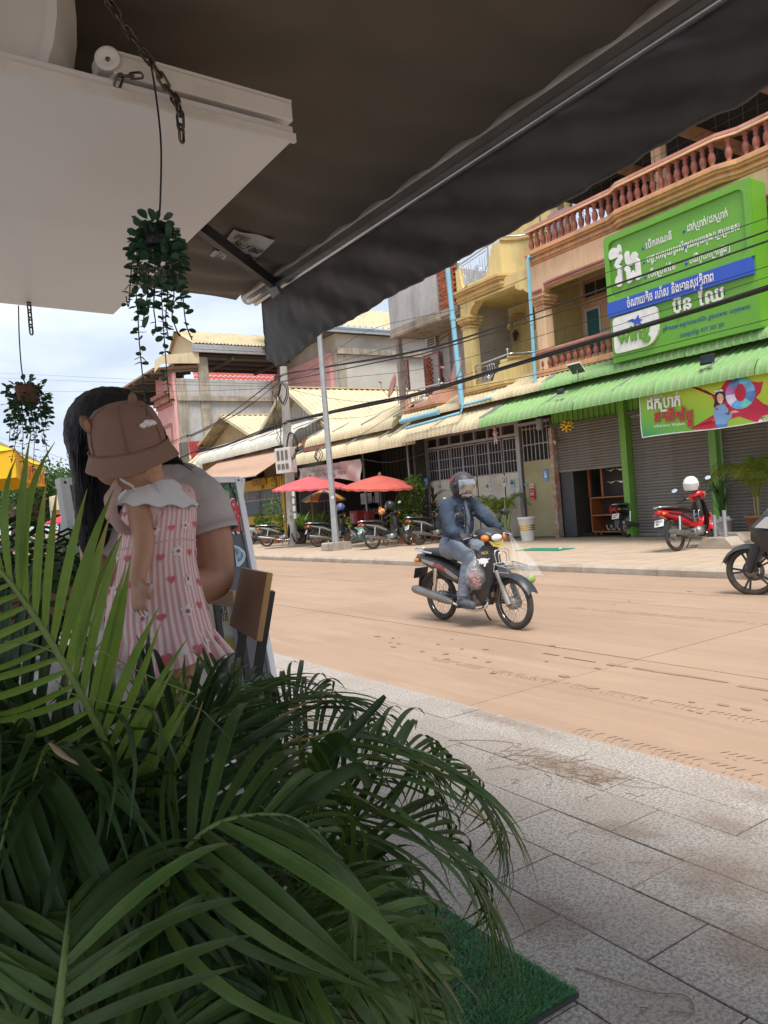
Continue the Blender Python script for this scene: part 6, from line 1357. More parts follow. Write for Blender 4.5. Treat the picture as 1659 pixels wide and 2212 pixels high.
for u in (0.02, .5, .98): p = V((v0.x, v0.y, 0)).lerp(V((v1.x, v1.y, 0)), u); MB().cyl((p.x, p.y, -.05), (p.x, p.y, zm), .06, 6).build('post', M_galv, r)
ap = PD(150, 1108, 36); parasol('parasol', 'small distant bright red parasol under the cream stall roof', ap, 1.1, .4, M(), [mat('bright red canvas', (.6, .03, .06), .7)], 8, zb=0, grp='x')['group'] = 'parasols at the far stall'
# ---- yellow promotional parasol at the left
c1 = PD(38, 1043, 6.6); c2 = PD(97, 1041, 8.3); c1.z = c2.z = (c1.z+c2.z)/2
dr = c2-c1; L_ = dr.length; dr.normalize(); pr = V((-dr.y, dr.x, 0)); c0 = c1+pr*L_; c3 = c2+pr*L_; ce = (c1+c3)/2; apx = ce+UP*.85; hv = .24
yp = root('yellow_parasol', (ce.x, ce.y, .4), 'large square yellow advertising parasol with red lettering at the left', 'parasol')
M_yel = mat('yellow parasol canvas', (.72, .42, .01), .7, (.66, .36, .01), sc=2); M_redp = mat('red print', (.62, .05, .03), .6)
cs = [c1, c2, c3, c0]
for i in range(4):
  a, b_ = cs[i], cs[(i+1) % 4]; a1, b1 = a+UP*hv, b_+UP*hv
  MB().sheet(lambda u, v: (a1.lerp(b1, u)+UP*(-.05*math.sin(u*math.pi)*(1-v))).lerp(apx, v*.97)-UP*.06*math.sin(v*math.pi), 10, 8, .004).build('canopy_panel', M_yel, yp)
  MB().sheet(lambda u, v: a.lerp(b_, u)+UP*(hv*v-.05*math.sin(u*math.pi)*(v)-.02*math.sin(u*math.pi))+(dr if i % 2 else pr)*.015*math.sin(u*9), 14, 3, .004).build('valance', M_yel, yp)
nrm1 = -pr; m = axes(c1+dr*.22+UP*.0-pr*.03, dr, UP); mb = MB(); lettering(mb, 'BOOSTRONG', m, .17, .02, .004, L_*.72, sides=False); mb.build('lettering', M_redp, yp)
mb = MB(); m = axes(c0+UP*.03-dr*.03, -pr, UP)
for k in range(3):
  x = L_*.60+k*.155; mb.prism([(x, .05), (x+.07, .12), (x, .19), (x+.075, .19), (x+.145, .12), (x+.075, .05)], m, .004)
lettering(mb, 'BOOSTRONG', m @ T(.08, .05, 0), .19, .02, .004, L_*.42, sides=False); mb.bar(m @ V((.05, .0, 0)), m @ V((L_*.9, .0, 0)), .004, .012); mb.build('arrow_print', M_redp, yp)
b = MB(); b.cyl((ce.x, ce.y, .4), apx, .03, 8)
for c in cs: b.bar(apx-UP*.08, c+UP*hv, .02, .015)
b.build('pole', M_galv, yp)
# ================================================================ MOTORBIKES  (local: X forward, Y left, Z up)
M_tyre = mat('tyre rubber', (.045, .04, .037), .9, (.08, .065, .05), sc=14, bump=.3, bsc=80); M_chrome = mat('chrome', (.75, .75, .75), .12, (.65, .64, .62), sc=6, metal=1); M_spoke = mat('spoke steel', (.5, .5, .5), .3, metal=.9)
M_alu = mat('cast aluminium', (.34, .33, .32), .5, (.24, .23, .21), sc=8, metal=.6, dirt=(.22, .16, .11), dsc=5); M_exh = mat('exhaust steel', (.26, .25, .24), .4, (.18, .165, .15), sc=5, metal=.7)
M_seat = mat('seat vinyl', (.022, .022, .024), .55, (.03, .03, .032), sc=20, bump=.15, bsc=200); M_bkblk = mat('matt black bike plastic', (.03, .032, .035), .38, (.04, .042, .045), sc=3, dirt=(.10, .085, .07), dsc=3)
M_blkgl = mat('gloss black bike plastic', (.02, .024, .024), .22, (.026, .03, .03), sc=3, dirt=(.06, .05, .04), dsc=4); M_redbk = mat('red bike plastic', (.56, .012, .016), .25, (.48, .01, .014), sc=3, coat=.4)
M_lens = mat('clear lens', (.75, .76, .76), .08, (.6, .62, .62), sc=30, spec=.8); M_amber = mat('amber lens', (.75, .22, .02), .15, (.65, .16, .01), sc=30); M_redl = mat('red lens', (.35, .012, .02), .15, (.28, .01, .015), sc=30); M_mirror = mat('mirror glass', (.9, .9, .9), .03, metal=1); M_plate = mat('number plate', (.72, .72, .68), .5, (.62, .62, .58), sc=9)
M_goldp = mat('gold badge', (.62, .46, .10), .3, metal=.7); M_silverst = mat('silver sticker', (.6, .6, .58), .4)
def loftx(mb, secs, n=14, pw=2.6):          # secs: (x, zc, half width, half height)
  vs = []
  for x, zc, w, h in secs:
    for j in range(n):
      a = 6.28318*j/n; c, s = math.cos(a), math.sin(a)
      vs.append(V((x, w*math.copysign(abs(c)**(2/pw), c), zc+h*math.copysign(abs(s)**(2/pw), s))))
  k = len(secs); mb.add(vs, [(i*n+j, i*n+(j+1) % n, (i+1)*n+(j+1) % n, (i+1)*n+j) for i in range(k-1) for j in range(n)], True)
  mb.add(vs[:n][::-1], [tuple(range(n))], False); mb.add(vs[-n:], [tuple(range(n))], False); return mb
def smooth_secs(S_, n=4):
  out = []; P = [S_[0]]+list(S_)+[S_[-1]]
  for i in range(1, len(P)-2):
    for k in range(n):
      t = k/n; a, b, c, d = P[i-1:i+3]; out.append(tuple(.5*(2*b[j]+(c[j]-a[j])*t+(2*a[j]-5*b[j]+4*c[j]-d[j])*t*t+(3*b[j]-a[j]-3*c[j]+d[j])*t**3) for j in range(4)))
  return out+[S_[-1]]
AX = RX(math.pi/2)
def wheel(pb, nm, x, front, alloy=False, r=.278, tw=.032):
  m = T(x, 0, .28) @ AX
  w = pb(None, nm, None, front)
  b = MB(); b.lathe([(r-.036+.036*math.cos(a*.5236), tw*math.sin(a*.5236)) for a in range(13)], 40, m, cap=False); pb(b, 'tyre', M_tyre, front, w)
  b = MB(); b.lathe([(r-.05, -.022), (r-.066, -.018), (r-.062, 0), (r-.066, .018), (r-.05, .022), (r-.045, 0), (r-.05, -.022)], 40, m, cap=False); pb(b, 'rim', M_chrome if not alloy else M_bkblk, front, w)
  b = MB(); b.lathe([(.03, -.07), (.062, -.055), (.07, -.03), (.07, .03), (.062, .05), (.03, .06)], 18, m); pb(b, 'hub', M_alu, front, w)
  b = MB()
  if alloy:
    for k in range(5):
      for s in (-.13, .13): a = k*1.2566; b.bar(m @ V((.05*math.cos(a), .05*math.sin(a), 0)), m @ V(((r-.06)*math.cos(a+s), (r-.06)*math.sin(a+s), 0)), .016, .022)
    pb(b, 'spokes', M_bkblk, front, w); b = MB(); b.lathe([(.075, .05), (.125, .05), (.125, .054), (.075, .054), (.075, .05)], 24, m, cap=False); pb(b, 'brake_disc', M_alu, front, w)
  else:
    for k in range(32):
      a = k*.19635; o = .35*(1 if k % 2 else -1); s = .045 if k % 4 < 2 else -.045
      b.tube([m @ V((.062*math.cos(a+o), .062*math.sin(a+o), s)), m @ V(((r-.062)*math.cos(a), (r-.062)*math.sin(a), 0))], .0022, 3, False)
    pb(b, 'spokes', M_spoke, front, w, 'stuff')
  return w
def underbone(label, body, shield, steer=0, fend=None, stripe=None, plate=('', ''), grp='motorbikes parked on the far pavement', inner=None, nm='motorbike', tail=None):
  rt = root(nm, (0, 0, 0), label, 'motorbike', grp); fend = fend or shield; inner = inner or M_bkblk
  p0, p1 = V((.27, 0, 1.0)), V((.60, 0, .28)); SM = T(*p0) @ M.Rotation(steer, 4, (p0-p1).normalized()) @ T(*(-p0))
  def pb(b, name, mt, front=False, par=None, kind=None, bev=0):
    if b is None:
      o = bpy.data.objects.new(name, None); o.empty_display_size = .05; COL.objects.link(o); return attach(o, rt)
    if front and steer: b.v = [tuple(SM @ V(v)) for v in b.v]
    return b.build(name, mt, par or rt, bev, kind=kind)
  wheel(pb, 'wheel', -.61, False); wheel(pb, 'wheel', .62, True)
  bd = MB(); loftx(bd, smooth_secs([(-1.0, .755, .035, .02), (-.90, .735, .085, .05), (-.66, .68, .115, .085), (-.38, .60, .118, .105), (-.14, .51, .10, .10), (.04, .42, .065, .06)])); pb(bd, 'rear_body', body)
  if stripe:
    b = MB()
    for s in (-1, 1):
      b.add([(-.80, s*.113, .735), (-.40, s*.1225, .665), (-.10, s*.108, .52), (-.16, s*.111, .50), (-.45, s*.1225, .62), (-.8, s*.1125, .70)], [(0, 1, 4, 5), (1, 2, 3, 4)], False)
    pb(b, 'side_stripe', stripe)
  st = MB(); loftx(st, smooth_secs([(-.86, .815, .07, .018), (-.74, .815, .115, .035), (-.5, .80, .128, .045), (-.26, .765, .12, .04), (-.05, .70, .075, .025)]), 16); pb(st, 'seat', M_seat)
  b = MB(); loftx(b, smooth_secs([(.0, .42, .06, .055), (.14, .40, .06, .05), (.26, .46, .065, .07), (.33, .60, .06, .07)])); pb(b, 'centre_cover', body)
  rows = [(.24, .085, .27, .20), (.34, .15, .33, .22), (.48, .195, .365, .235), (.62, .20, .385, .25), (.74, .175, .40, .27), (.85, .12, .41, .31), (.91, .07, .395, .33)]
  def lsh(u, v):
    q = v*(len(rows)-1); j = min(int(q), len(rows)-2); f = q-j; z, w, xf, xb = [rows[j][k]*(1-f)+rows[j+1][k]*f for k in range(4)]; s = 2*u-1
    return V((xf-(xf-xb)*abs(s)**1.5+.02*(1-abs(s)), w*s, z))
  b = MB(); b.sheet(lsh, 16, 18, .012); pb(b, 'leg_shield', shield)
  b = MB(); b.grid(lambda u, v: lsh(1-u, .12+v*.82)-V((.03, 0, 0)), 14, 10); pb(b, 'inner_shield', inner)
  b = MB(); b.tube([(.33, 0, .60), (.30, 0, .80), (.275, 0, .98)], [.06, .05, .04], 10); pb(b, 'steering_column', inner)
  # front end
  for s in (-1, 1):
    b = MB(); b.tube([V((.47, s*.08, .62)), V((.56, s*.075, .42))], .024, 10); b.tube([V((.54, s*.075, .46)), V((.625, s*.072, .27))], [.03, .034], 10); pb(b, 'fork_leg', M_alu, True)
  b = MB()
  b.grid(lambda u, v: V((.62+.315*math.cos(R_(25+u*150))*(1+.05*(u < .3)), (.085-.03*abs(u-.5))*(2*v-1), .28+.315*math.sin(R_(25+u*150))-.035*abs(2*v-1)**2-.0*u)), 20, 8)
  b.grid(lambda u, v: V((.62+.308*math.cos(R_(25+u*150)), (.085-.03*abs(u-.5))*(1-2*v), .28+.308*math.sin(R_(25+u*150))-.035*abs(2*v-1)**2)), 20, 8)
  b.grid(lambda u, v: V((.44+.1*u, (.055+.035*u)*(2*v-1), .70-.13*u)), 3, 6); pb(b, 'front_fender', fend, True)
  b = MB(); loftx(b, smooth_secs([(.17, 1.0, .04, .03), (.22, 1.01, .12, .055), (.31, 1.0, .15, .075), (.39, .985, .125, .065), (.435, .97, .085, .045)]), 16); hc = pb(b, 'headlight_cowl', shield, True)
  b = MB(); b.ell((.40, 0, .965), (.06, .095, .05), n=14, k=8); pb(b, 'headlight', M_lens, True)
  for s in (-1, 1): b = MB(); b.ell((.375, s*.115, .968), (.05, .05, .038), RZ(-s*.5), n=10, k=6); pb(b, 'indicator', M_amber, True)
  b = MB(); b.tube(cat([(.24, -.34, .985), (.27, -.2, 1.0), (.29, 0, .98), (.27, .2, 1.0), (.24, .34, .985)], 5), .012, 8); hb = pb(b, 'handlebar', M_chrome, True)
  for s in (-1, 1):
    b = MB(); b.tube([(.262, s*.235, .995), (.24, s*.345, .985)], .0185, 8); pb(b, 'grip', M_black, True, hb)
    b = MB(); b.tube([(.275, s*.22, 1.0), (.315, s*.25, .99), (.295, s*.35, .975)], .0055, 5); pb(b, 'brake_lever', M_chrome, True, hb)
    b = MB(); b.ell((.265, s*.215, 1.0), (.03, .03, .03), n=8, k=6); pb(b, 'switch_block', M_black, True, hb)
    b = MB(); b.tube(cat([(.27, s*.2, 1.01), (.27, s*.24, 1.11), (.25, s*.30, 1.20)], 4), .0055, 5); b.ell((.25, s*.325, 1.225), (.02, .062, .042), n=12, k=8); mr = pb(b, 'mirror', M_black, True)
    b = MB(); b.prism([(.055*math.cos(k*.449), .036*math.sin(k*.449)) for k in range(14)], axes((.2295, s*.325, 1.225), (0, -1, 0), (0, 0, 1)) , .004); pb(b, 'mirror_glass', M_mirror, True, mr)
  # engine, exhaust, rear end
  b = MB(); b.lathe([(.04, -.125), (.085, -.115), (.10, -.06), (.105, .0), (.10, .07), (.075, .12), (.03, .13)], 18, T(.06, 0, .31) @ AX); b.lathe([(.03, -.11), (.075, -.10), (.08, -.05), (.08, .08), (.06, .11)], 16, T(-.07, 0, .30) @ AX); b.boxm(T(0, 0, .30), .22, .16, .17); pb(b, 'engine', M_alu)
  b = MB()
  for k in range(6): x = .15+k*.026; b.boxm(T(x, 0, .345) @ RY(-.2), .012, .15, .125)
  b.boxm(T(.22, 0, .35) @ RY(-.2), .17, .09, .09); b.ell((.32, 0, .37), (.04, .06, .055), n=10, k=6); pb(b, 'cylinder_head', M_alu)
  b = MB(); b.tube(cat([(.27, -.03, .31), (.26, -.09, .22), (.10, -.12, .185), (-.12, -.135, .22), (-.26, -.14, .255)], 5), .017, 8); ex = pb(b, 'exhaust_pipe', M_chrome)
  b = MB(); b.tube([(-.22, -.14, .245), (-.30, -.145, .265), (-.40, -.15, .285), (-.88, -.165, .37), (-.93, -.165, .378)], [.022, .042, .048, .052, .038], 14); pb(b, 'muffler', M_exh, par=ex)
  for s in (-1, 1):
    b = MB(); b.bar((-.05, s*.085, .33), (-.66, s*.085, .28), .025, .04); pb(b, 'swing_arm', M_bkblk)
    b = MB(); b.tube([(-.60, s*.115, .30), (-.56, s*.115, .46)], .022, 10); b.tube([(-.56, s*.115, .46), (-.52, s*.115, .63)], .028, 10); pb(b, 'shock_absorber', M_chrome if s < 0 else M_bkblk)
    b = MB(); b.tube([(.02, s*.08, .22), (.03, s*.24, .23)], .012, 6); b.boxm(T(.03, s*.24, .235), .05, .1, .025); pb(b, 'foot_peg', M_black)
    b = MB(); b.ell((-.92, s*.095, .71), (.045, .03, .028), n=10, k=6); pb(b, 'rear_indicator', M_amber)
  b = MB(); b.tube([(-.05, .09, .34), (-.3, .1, .33), (-.66, .1, .30)], [.035, .04, .055], 8, flat=.5); pb(b, 'chain_cover', M_bkblk)
  b = MB(); b.grid(lambda u, v: V((-.61+.33*math.cos(R_(70+u*95)), .075*(2*v-1), .28+.33*math.sin(R_(70+u*95))-.02*abs(2*v-1)**2)), 14, 4); b.grid(lambda u, v: V((-.61+.325*math.cos(R_(70+u*95)), .075*(1-2*v), .28+.325*math.sin(R_(70+u*95))-.02*abs(2*v-1)**2)), 14, 4); b.boxm(T(-.95, 0, .42) @ RY(.25), .012, .14, .2); pb(b, 'rear_fender', M_bkblk)
  b = MB(); b.boxm(T(-.985, 0, .55) @ RY(.35), .006, .20, .13); pt = pb(b, 'licence_plate', M_plate)
  for k, tx in enumerate(plate):
    if tx: mm = axes(V((-.985, 0, .55)), (0, -1, 0), (.34, 0, 1)); mb = MB(); lettering(mb, tx, mm @ T(-.075, .008-.05*k, .0), .052, .012, .005, .15 if k == 0 else .09, sides=False); pb(mb, 'lettering', M_black, par=pt)
  b = MB(); b.ell((-.985, 0, .715), (.04, .075, .042), RY(.3), n=14, k=8); pb(b, 'tail_light', tail or M_redl)
  b = MB(); b.tube(cat([(-.55, -.135, .80), (-.82, -.125, .83), (-.96, -.07, .84), (-.985, 0, .84), (-.96, .07, .84), (-.82, .125, .83), (-.55, .135, .80)], 5), .011, 8); pb(b, 'grab_rail', M_chrome)
  b = MB(); b.tube([(.0, .09, .22), (-.04, .2, .05), (-.03, .23, .01)], .01, 6); pb(b, 'side_stand', M_black)
  return rt
M_drk = mat('dark green black plastic', (.022, .03, .028), .25, (.03, .036, .034), sc=3, dirt=(.08, .065, .05), dsc=4); M_silv = mat('silver side stripe', (.5, .5, .5), .35, (.40, .38, .36), sc=5, metal=.3)
def park(rt, rear_px, front_x, z=.12, lean=-.14, label=None):
  P = PZ(*rear_px, z); best = None
  for k in range(-100, 101):
    a = R_(-90+k*.9)+.0                       # headings away from the viewer
    f = P+V((math.cos(a), math.sin(a), 0))*1.23; e = abs(proj(f)[0]-front_x)
    if f.dot(FW) >= P.dot(FW)-.15 and (best is None or e < best[0]): best = (e, a)
  a = best[1]; c = P+V((math.cos(a), math.sin(a), 0))*.61
  rt.location = (c.x, c.y, z); rt.rotation_euler = (lean, 0, a)
  if label: rt['label'] = label
  return rt
bkA = underbone('black motorbike with a helmet on the mirror, third along the parked row', M_drk, M_drk, .45, stripe=mat('dull silver stripe', (.22, .21, .19), .4), plate=('1HP', '7093'))
bkB = copy_tree(bkA); bkC = copy_tree(bkA); bkD = copy_tree(bkA)
park(bkA, q5(1020, 752), q5(1265, 700)[0])
park(bkB, q5(570, 735), q5(850, 690)[0], label='black motorbike partly behind the lamp post'); park(bkC, q5(150, 732), q5(430, 690)[0], label='black motorbike nearest the coffee kiosk with its whole side showing')
park(bkD, q5(1400, 718), q5(1640, 690)[0], label='dark motorbike partly hidden behind the rider in the denim jacket')
bkF = underbone('white and red motorbike tail just showing beside the signboard edge', mat('white bike plastic', (.7, .7, .68), .3), M_bkblk, .3, grp='motorbikes parked on the far pavement'); park(bkF, q5(20, 715), q5(200, 672)[0])
bkG = copy_tree(bkA); v = PX(*q7(985, 1680), 15.35); bkG.location = (16.0, 12.55, .12); bkG.rotation_euler = (-.1, 0, R_(5)); bkG['label'] = 'dark motorbike inside the shop, only its tail and plate showing by the green column'; bkG['group'] = 'motorbikes inside the shop'
bkR = underbone('bright red motorbike with silver exhaust and white helmet on its mirror', M_redbk, M_redbk, .5, stripe=mat('black decal', (.03, .02, .03), .3), plate=('00242', 'BB1'), inner=M_bkblk); park(bkR, (1464, 1190.5), 1545)
b = MB()
for s in (-.05, .05): b.tube(cat([(.24, s, .50), (.16, s, .52), (.17, s, .68), (.25, s, .74)], 4), .006, 5)
for z in (.56, .64): b.tube([(.17, -.05, z), (.17, .05, z)], .005, 5)
o = b.build('luggage_hook', M_chrome); o.parent = bkR
# helmets on the mirrors
def helmet(nm, lb, pos, r, mt, rot, visor=None, band=None):
  t = root(nm, pos, lb, 'helmet', 'helmets left on parked motorbikes'); m = T(*pos) @ rot
  b = MB(); b.lathe([(.001, r*1.02), (r*.45, r*.93), (r*.8, r*.62), (r*.98, r*.15), (r*.99, -.2*r), (r*.93, -.55*r), (r*.86, -.6*r), (r*.9, -.2*r), (r*.85, .1*r), (.001, .55*r)], 20, m, cap=False); b.build('shell', mt, t)
  if visor: b = MB(); b.lathe([(r*1.02, .15*r), (r*1.05, -.2*r), (r*1.0, -.75*r)], 10, m, a0=-1.0, a1=1.0); b.build('visor', visor, t)
  if band: b = MB(); b.lathe([(r*1.005, -.25*r), (r*1.01, -.4*r), (r*.96, -.52*r)], 20, m, cap=False); b.build('rim_band', band, t)
  MB().tube([m @ V((0, r*.85, -.5*r)), m @ V((.2*r, .3*r, -1.0*r)), m @ V((.2*r, -.3*r, -1.0*r)), m @ V((0, -r*.85, -.5*r))], .006, 5).build('strap', M_black, t); return t
def bikept(rt, p): return M.LocRotScale(rt.location, rt.rotation_euler, (1, 1, 1)) @ V(p)
vis = mat('smoked visor', (.10, .10, .11), .05, spec=.8)
v = PX(*q8(698, 490), bikept(bkR, (.2, -.3, 1.2)).x); helmet('helmet', 'white open face helmet hung on the red motorbike mirror', v, .145, M_white, RZ(R_(-150)) @ RY(.15), mat('clear visor', (.55, .53, .50), .1), mat('grey trim', (.45, .43, .40), .5))
def atd(p, ref): return PD(*p, (V(ref)-CAM).dot(_F))
v = atd(q5(1150, 395), bikept(bkA, (.25, -.25, 1.2))); helmet('helmet', 'black helmet with a white sticker on the third parked motorbike', v, .15, M_blkgl, RZ(2.4), vis)
v = atd(q5(748, 410), bikept(bkB, (.25, -.1, 1.2))); helmet('helmet', 'blue and grey helmet behind the lamp post', v, .15, mat('blue helmet', (.05, .09, .35), .25, (.2, .2, .22), sc=9), RZ(2.6), vis)
v = atd(q5(1085, 445), bikept(bkA, (.3, .1, 1.05))); r = root('plush_toy', v, 'small red and yellow plush bundle on the third parked motorbike', 'toy')
b = MB(); b.ell(v, (.11, .12, .10), n=12, k=8); b.ell(v+V((0, .05, .1)), .05, n=10, k=6); b.build('bundle', mat('mixed red cloth', (.55, .08, .06), .8, (.65, .5, .1), sc=14, lo=.45, hi=.55), r)
# ---- black sport bike at the right edge
def sportbike(label):
  rt = root('sport_motorbike', (0, 0, 0), label, 'motorbike')
  def pb(b, name, mt, front=False, par=None, kind=None, bev=0):
    if b is None: o = bpy.data.objects.new(name, None); COL.objects.link(o); return attach(o, rt)
    return b.build(name, mt, par or rt, bev, kind=kind)
  wheel(pb, 'wheel', .66, True, True, .295, .05); wheel(pb, 'wheel', -.64, False, True, .295, .06)
  m = axes((0, 0, 0), (1, 0, 0), (0, 0, 1))     # profile plane XZ
  b = MB()
  for s in (-1, 1): b.tube([(.40, s*.1, .86), (.56, s*.1, .54)], .026, 10); b.tube([(.54, s*.1, .58), (.67, s*.1, .28)], [.032, .036], 10)
  pb(b, 'fork_leg', M_black); b = MB(); b.boxm(T(.60, .075, .33) @ RY(.4), .05, .05, .1); pb(b, 'brake_caliper', M_black)
  b = MB(); b.grid(lambda u, v: V((.66+.345*math.cos(R_(18+u*120)), (.10-.05*max(0, u-.5))*(2*v-1), .28+.33*math.sin(R_(18+u*120))-.05*abs(2*v-1)**2)), 16, 8, sm=False); b.prism([(.40, .60), (.62, .60), (.70, .40), (.60, .36)], m @ T(0, 0, -.105), .21); pb(b, 'front_fender', M_bkblk)
  b = MB()
  for s in (-1, 1):
    F = m if s < 0 else m
    P = [(.62, .66, .09), (.60, .82, .13), (.40, 1.0, .12), (.18, .94, .17), (.05, .66, .19), (.22, .42, .15), (.40, .50, .14), (.52, .56, .12)]
    vs = [V((x, s*y, z)) for x, z, y in P]; c = V((.36, s*.24, .72)); vs.append(c)
    b.add(vs, [((i, (i+1) % 8, 8) if s < 0 else ((i+1) % 8, i, 8)) for i in range(8)], False)
  b.add([V((.62, -.09, .66)), V((.62, .09, .66)), V((.60, .13, .82)), V((.60, -.13, .82)), V((.40, .12, 1.0)), V((.40, -.12, 1.0))], [(0, 1, 2, 3), (3, 2, 4, 5)], False); pb(b, 'front_fairing', M_bkblk, bev=.01)
  b = MB(); b.prism([(.52, .82), (.40, .93), (.22, .90), (.36, .80)], m @ T(0, 0, .185), .06); b.prism([(.52, .82), (.40, .93), (.22, .90), (.36, .80)], m @ T(0, 0, -.245), .06); pb(b, 'silver_panel', mat('silver panel', (.55, .56, .57), .35))
  b = MB(); b.ell((.60, 0, .74), (.04, .09, .05), n=12, k=8); pb(b, 'headlight', M_lens)
  b = MB(); b.sheet(lambda u, v: V((.52-.22*v, (.11-.03*v)*(2*u-1), .92+.24*v-.05*abs(2*u-1)**2)), 8, 5, .004); pb(b, 'windscreen', vis)
  b = MB(); b.tube([(.26, -.34, 1.02), (.33, -.15, 1.0), (.33, .15, 1.0), (.26, .34, 1.02)], .013, 8)
  for s in (-1, 1): b.tube([(.28, s*.3, 1.02), (.25, s*.4, 1.02)], .02, 8); b.tube([(.3, s*.24, 1.02), (.27, s*.36, 1.16)], .006, 5); b.ell((.26, s*.39, 1.18), (.02, .07, .035), n=10, k=6)
  pb(b, 'handlebar', M_black)
  b = MB(); loftx(b, smooth_secs([(.30, .86, .10, .08), (.10, .92, .15, .10), (-.12, .86, .14, .09), (-.22, .78, .1, .05)])); pb(b, 'fuel_tank', M_bkblk)
  b = MB(); loftx(b, smooth_secs([(-.12, .80, .11, .05), (-.4, .80, .13, .05), (-.7, .88, .11, .045), (-.95, .95, .05, .025)])); pb(b, 'seat', M_seat)
  b = MB(); loftx(b, smooth_secs([(-.05, .68, .12, .10), (-.4, .70, .12, .08), (-.98, .88, .04, .05)])); pb(b, 'rear_body', M_bkblk)
  b = MB(); b.boxm(T(.05, 0, .42), .42, .26, .36); b.lathe([(.05, -.17), (.12, -.15), (.12, .15), (.05, .17)], 14, T(-.02, 0, .38) @ AX); pb(b, 'engine', M_black, bev=.03)
  b = MB(); b.bar((-.1, 0, .4), (-.64, .1, .28), .04, .06); b.bar((-.1, 0, .4), (-.64, -.1, .28), .04, .06); b.tube([(-.3, -.14, .3), (-.85, -.17, .5)], [.05, .06], 10); pb(b, 'swing_arm', M_black); return rt
sb = sportbike('black sport motorbike entering at the right edge with black alloy wheels')
P = PZ(1629, 1284, 0); hd = R_(104); sb.location = (P.x-.66*math.cos(hd), P.y-.66*math.sin(hd), 0); sb.rotation_euler = (-.03, 0, hd)
# ================================================================ RIDER
def solid(parts, voxel, name, mats, parent=None, smooth=6, disp=0, dsize=.12, xf=None, dec=0, pick=None, **k):
  """one continuous surface grown over overlapping tapered pieces"""
  mb = MB()
  for f in parts: f(mb)
  if xf: mb.v = [tuple(xf @ V(v)) for v in mb.v]
  me = mb.mesh(name); o = bpy.data.objects.new(name, me); COL.objects.link(o)
  r = o.modifiers.new('r', 'REMESH'); r.mode = 'VOXEL'; r.voxel_size = voxel; r.use_smooth_shade = True
  s = o.modifiers.new('s', 'SMOOTH'); s.factor = .5; s.iterations = smooth
  if disp:
    t = bpy.data.textures.get('folds%g' % dsize) or bpy.data.textures.new('folds%g' % dsize, 'CLOUDS'); t.noise_scale = dsize; t.noise_depth = 2
    d = o.modifiers.new('d', 'DISPLACE'); d.texture = t; d.strength = disp; d.mid_level = .5; d.texture_coords = 'LOCAL'
  bpy.context.view_layer.update()
  me2 = bpy.data.meshes.new_from_object(o.evaluated_get(bpy.context.evaluated_depsgraph_get())); o.modifiers.clear(); o.data = me2; bpy.data.meshes.remove(me)
  me2.name = name; me2.materials.clear()
  for m in (mats if isinstance(mats, (list, tuple)) else [mats]): me2.materials.append(m)
  me2.polygons.foreach_set('use_smooth', [True]*len(me2.polygons))
  if pick:
    me2.polygons.foreach_set('material_index', [pick(p.center) for p in me2.polygons])
  return attach(o, parent, **k)
def limb(pts, rad, n=12):
  def f(mb):
    P = [V(p) for p in pts]; mb.tube(P, rad, n)
    for p, r in zip(P, rad): mb.ell(p, r*.985, n=10, k=8)
  return f
def limbc(pts, rad, n=12, seg=5):
  P = cat(pts, seg); R = []
  for i in range(len(P)): t = i/(len(P)-1)*(len(rad)-1); j = min(int(t), len(rad)-2); R.append(rad[j]*(1-(t-j))+rad[j+1]*(t-j))
  return limb(P, R, n)
def blob(c, r, m=M()): return lambda mb: mb.ell(c, r, m, n=18, k=12)
def hand(w, d, up, s, side, curl=.6, spread=.14):
  """palm, four unequal bent fingers and a thumb; w wrist, d direction of the fingers, up the back of the hand"""
  w = V(w); d = V(d).normalized(); up = (V(up)-d*V(up).dot(d)).normalized(); x = d.cross(up)*side; out = []
  pc = w+d*.048*s
  out.append(lambda mb: mb.ell(pc, (.042*s, .05*s, .016*s), M((x, d, up)).transposed(), n=14, k=8))
  out.append(limb([w-d*.02*s, w+d*.02*s], [.026*s, .028*s]))
  for i, (o, l) in enumerate(((-.030, .070), (-.010, .080), (.011, .075), (.030, .058))):
    b = w+d*(.085-.004*abs(i-1.3))*s+x*o*s; p = [b-d*.02*s, b]; q = b; dd = (d+x*o*spread*20).normalized(); a = 0
    for k, f in enumerate((.45, .3, .25)):
      a += curl*(.7 if k == 0 else 1); e = (dd*math.cos(a)-up*math.sin(a)); q = q+e*l*f*s; p.append(q)
    out.append(limb(p, [r_*s for r_ in (.0085, .0092, .0085, .0075, .006)], 8))
  t0 = w+d*.02*s-x*.028*s; out.append(limb([t0, t0-x*.022*s+d*.025*s-up*.006*s, t0-x*.026*s+d*.055*s-up*.018*s, t0-x*.018*s+d*.075*s-up*.024*s], [r_*s for r_ in (.013, .012, .010, .007)], 8))
  return out
RB = (5.49, 6.60, 0, R_(-90))
bike = underbone('dark motorbike ridden along the dusty road, front rack and gold badge', M_bkblk, M_bkblk, 0, stripe=mat('red silver stripe', (.33, .31, .29), .4, (.30, .06, .05), sc=4, lo=.56, hi=.6), grp=None, plate=('', ''))
for c_ in bike.children:
  if c_.name.startswith('licence_plate'): c_.data = c_.data.copy(); c_.data.materials[0] = M_bkblk
bike.location = RB[:3]; bike.rotation_euler = (0, 0, RB[3])
BM_ = T(*RB[:3]) @ RZ(RB[3])
def onbike(mb, name, mt, kind=None, par=None):
  o = mb.build(name, mt, None, kind=kind); o.parent = par or bike; return o
b = MB()
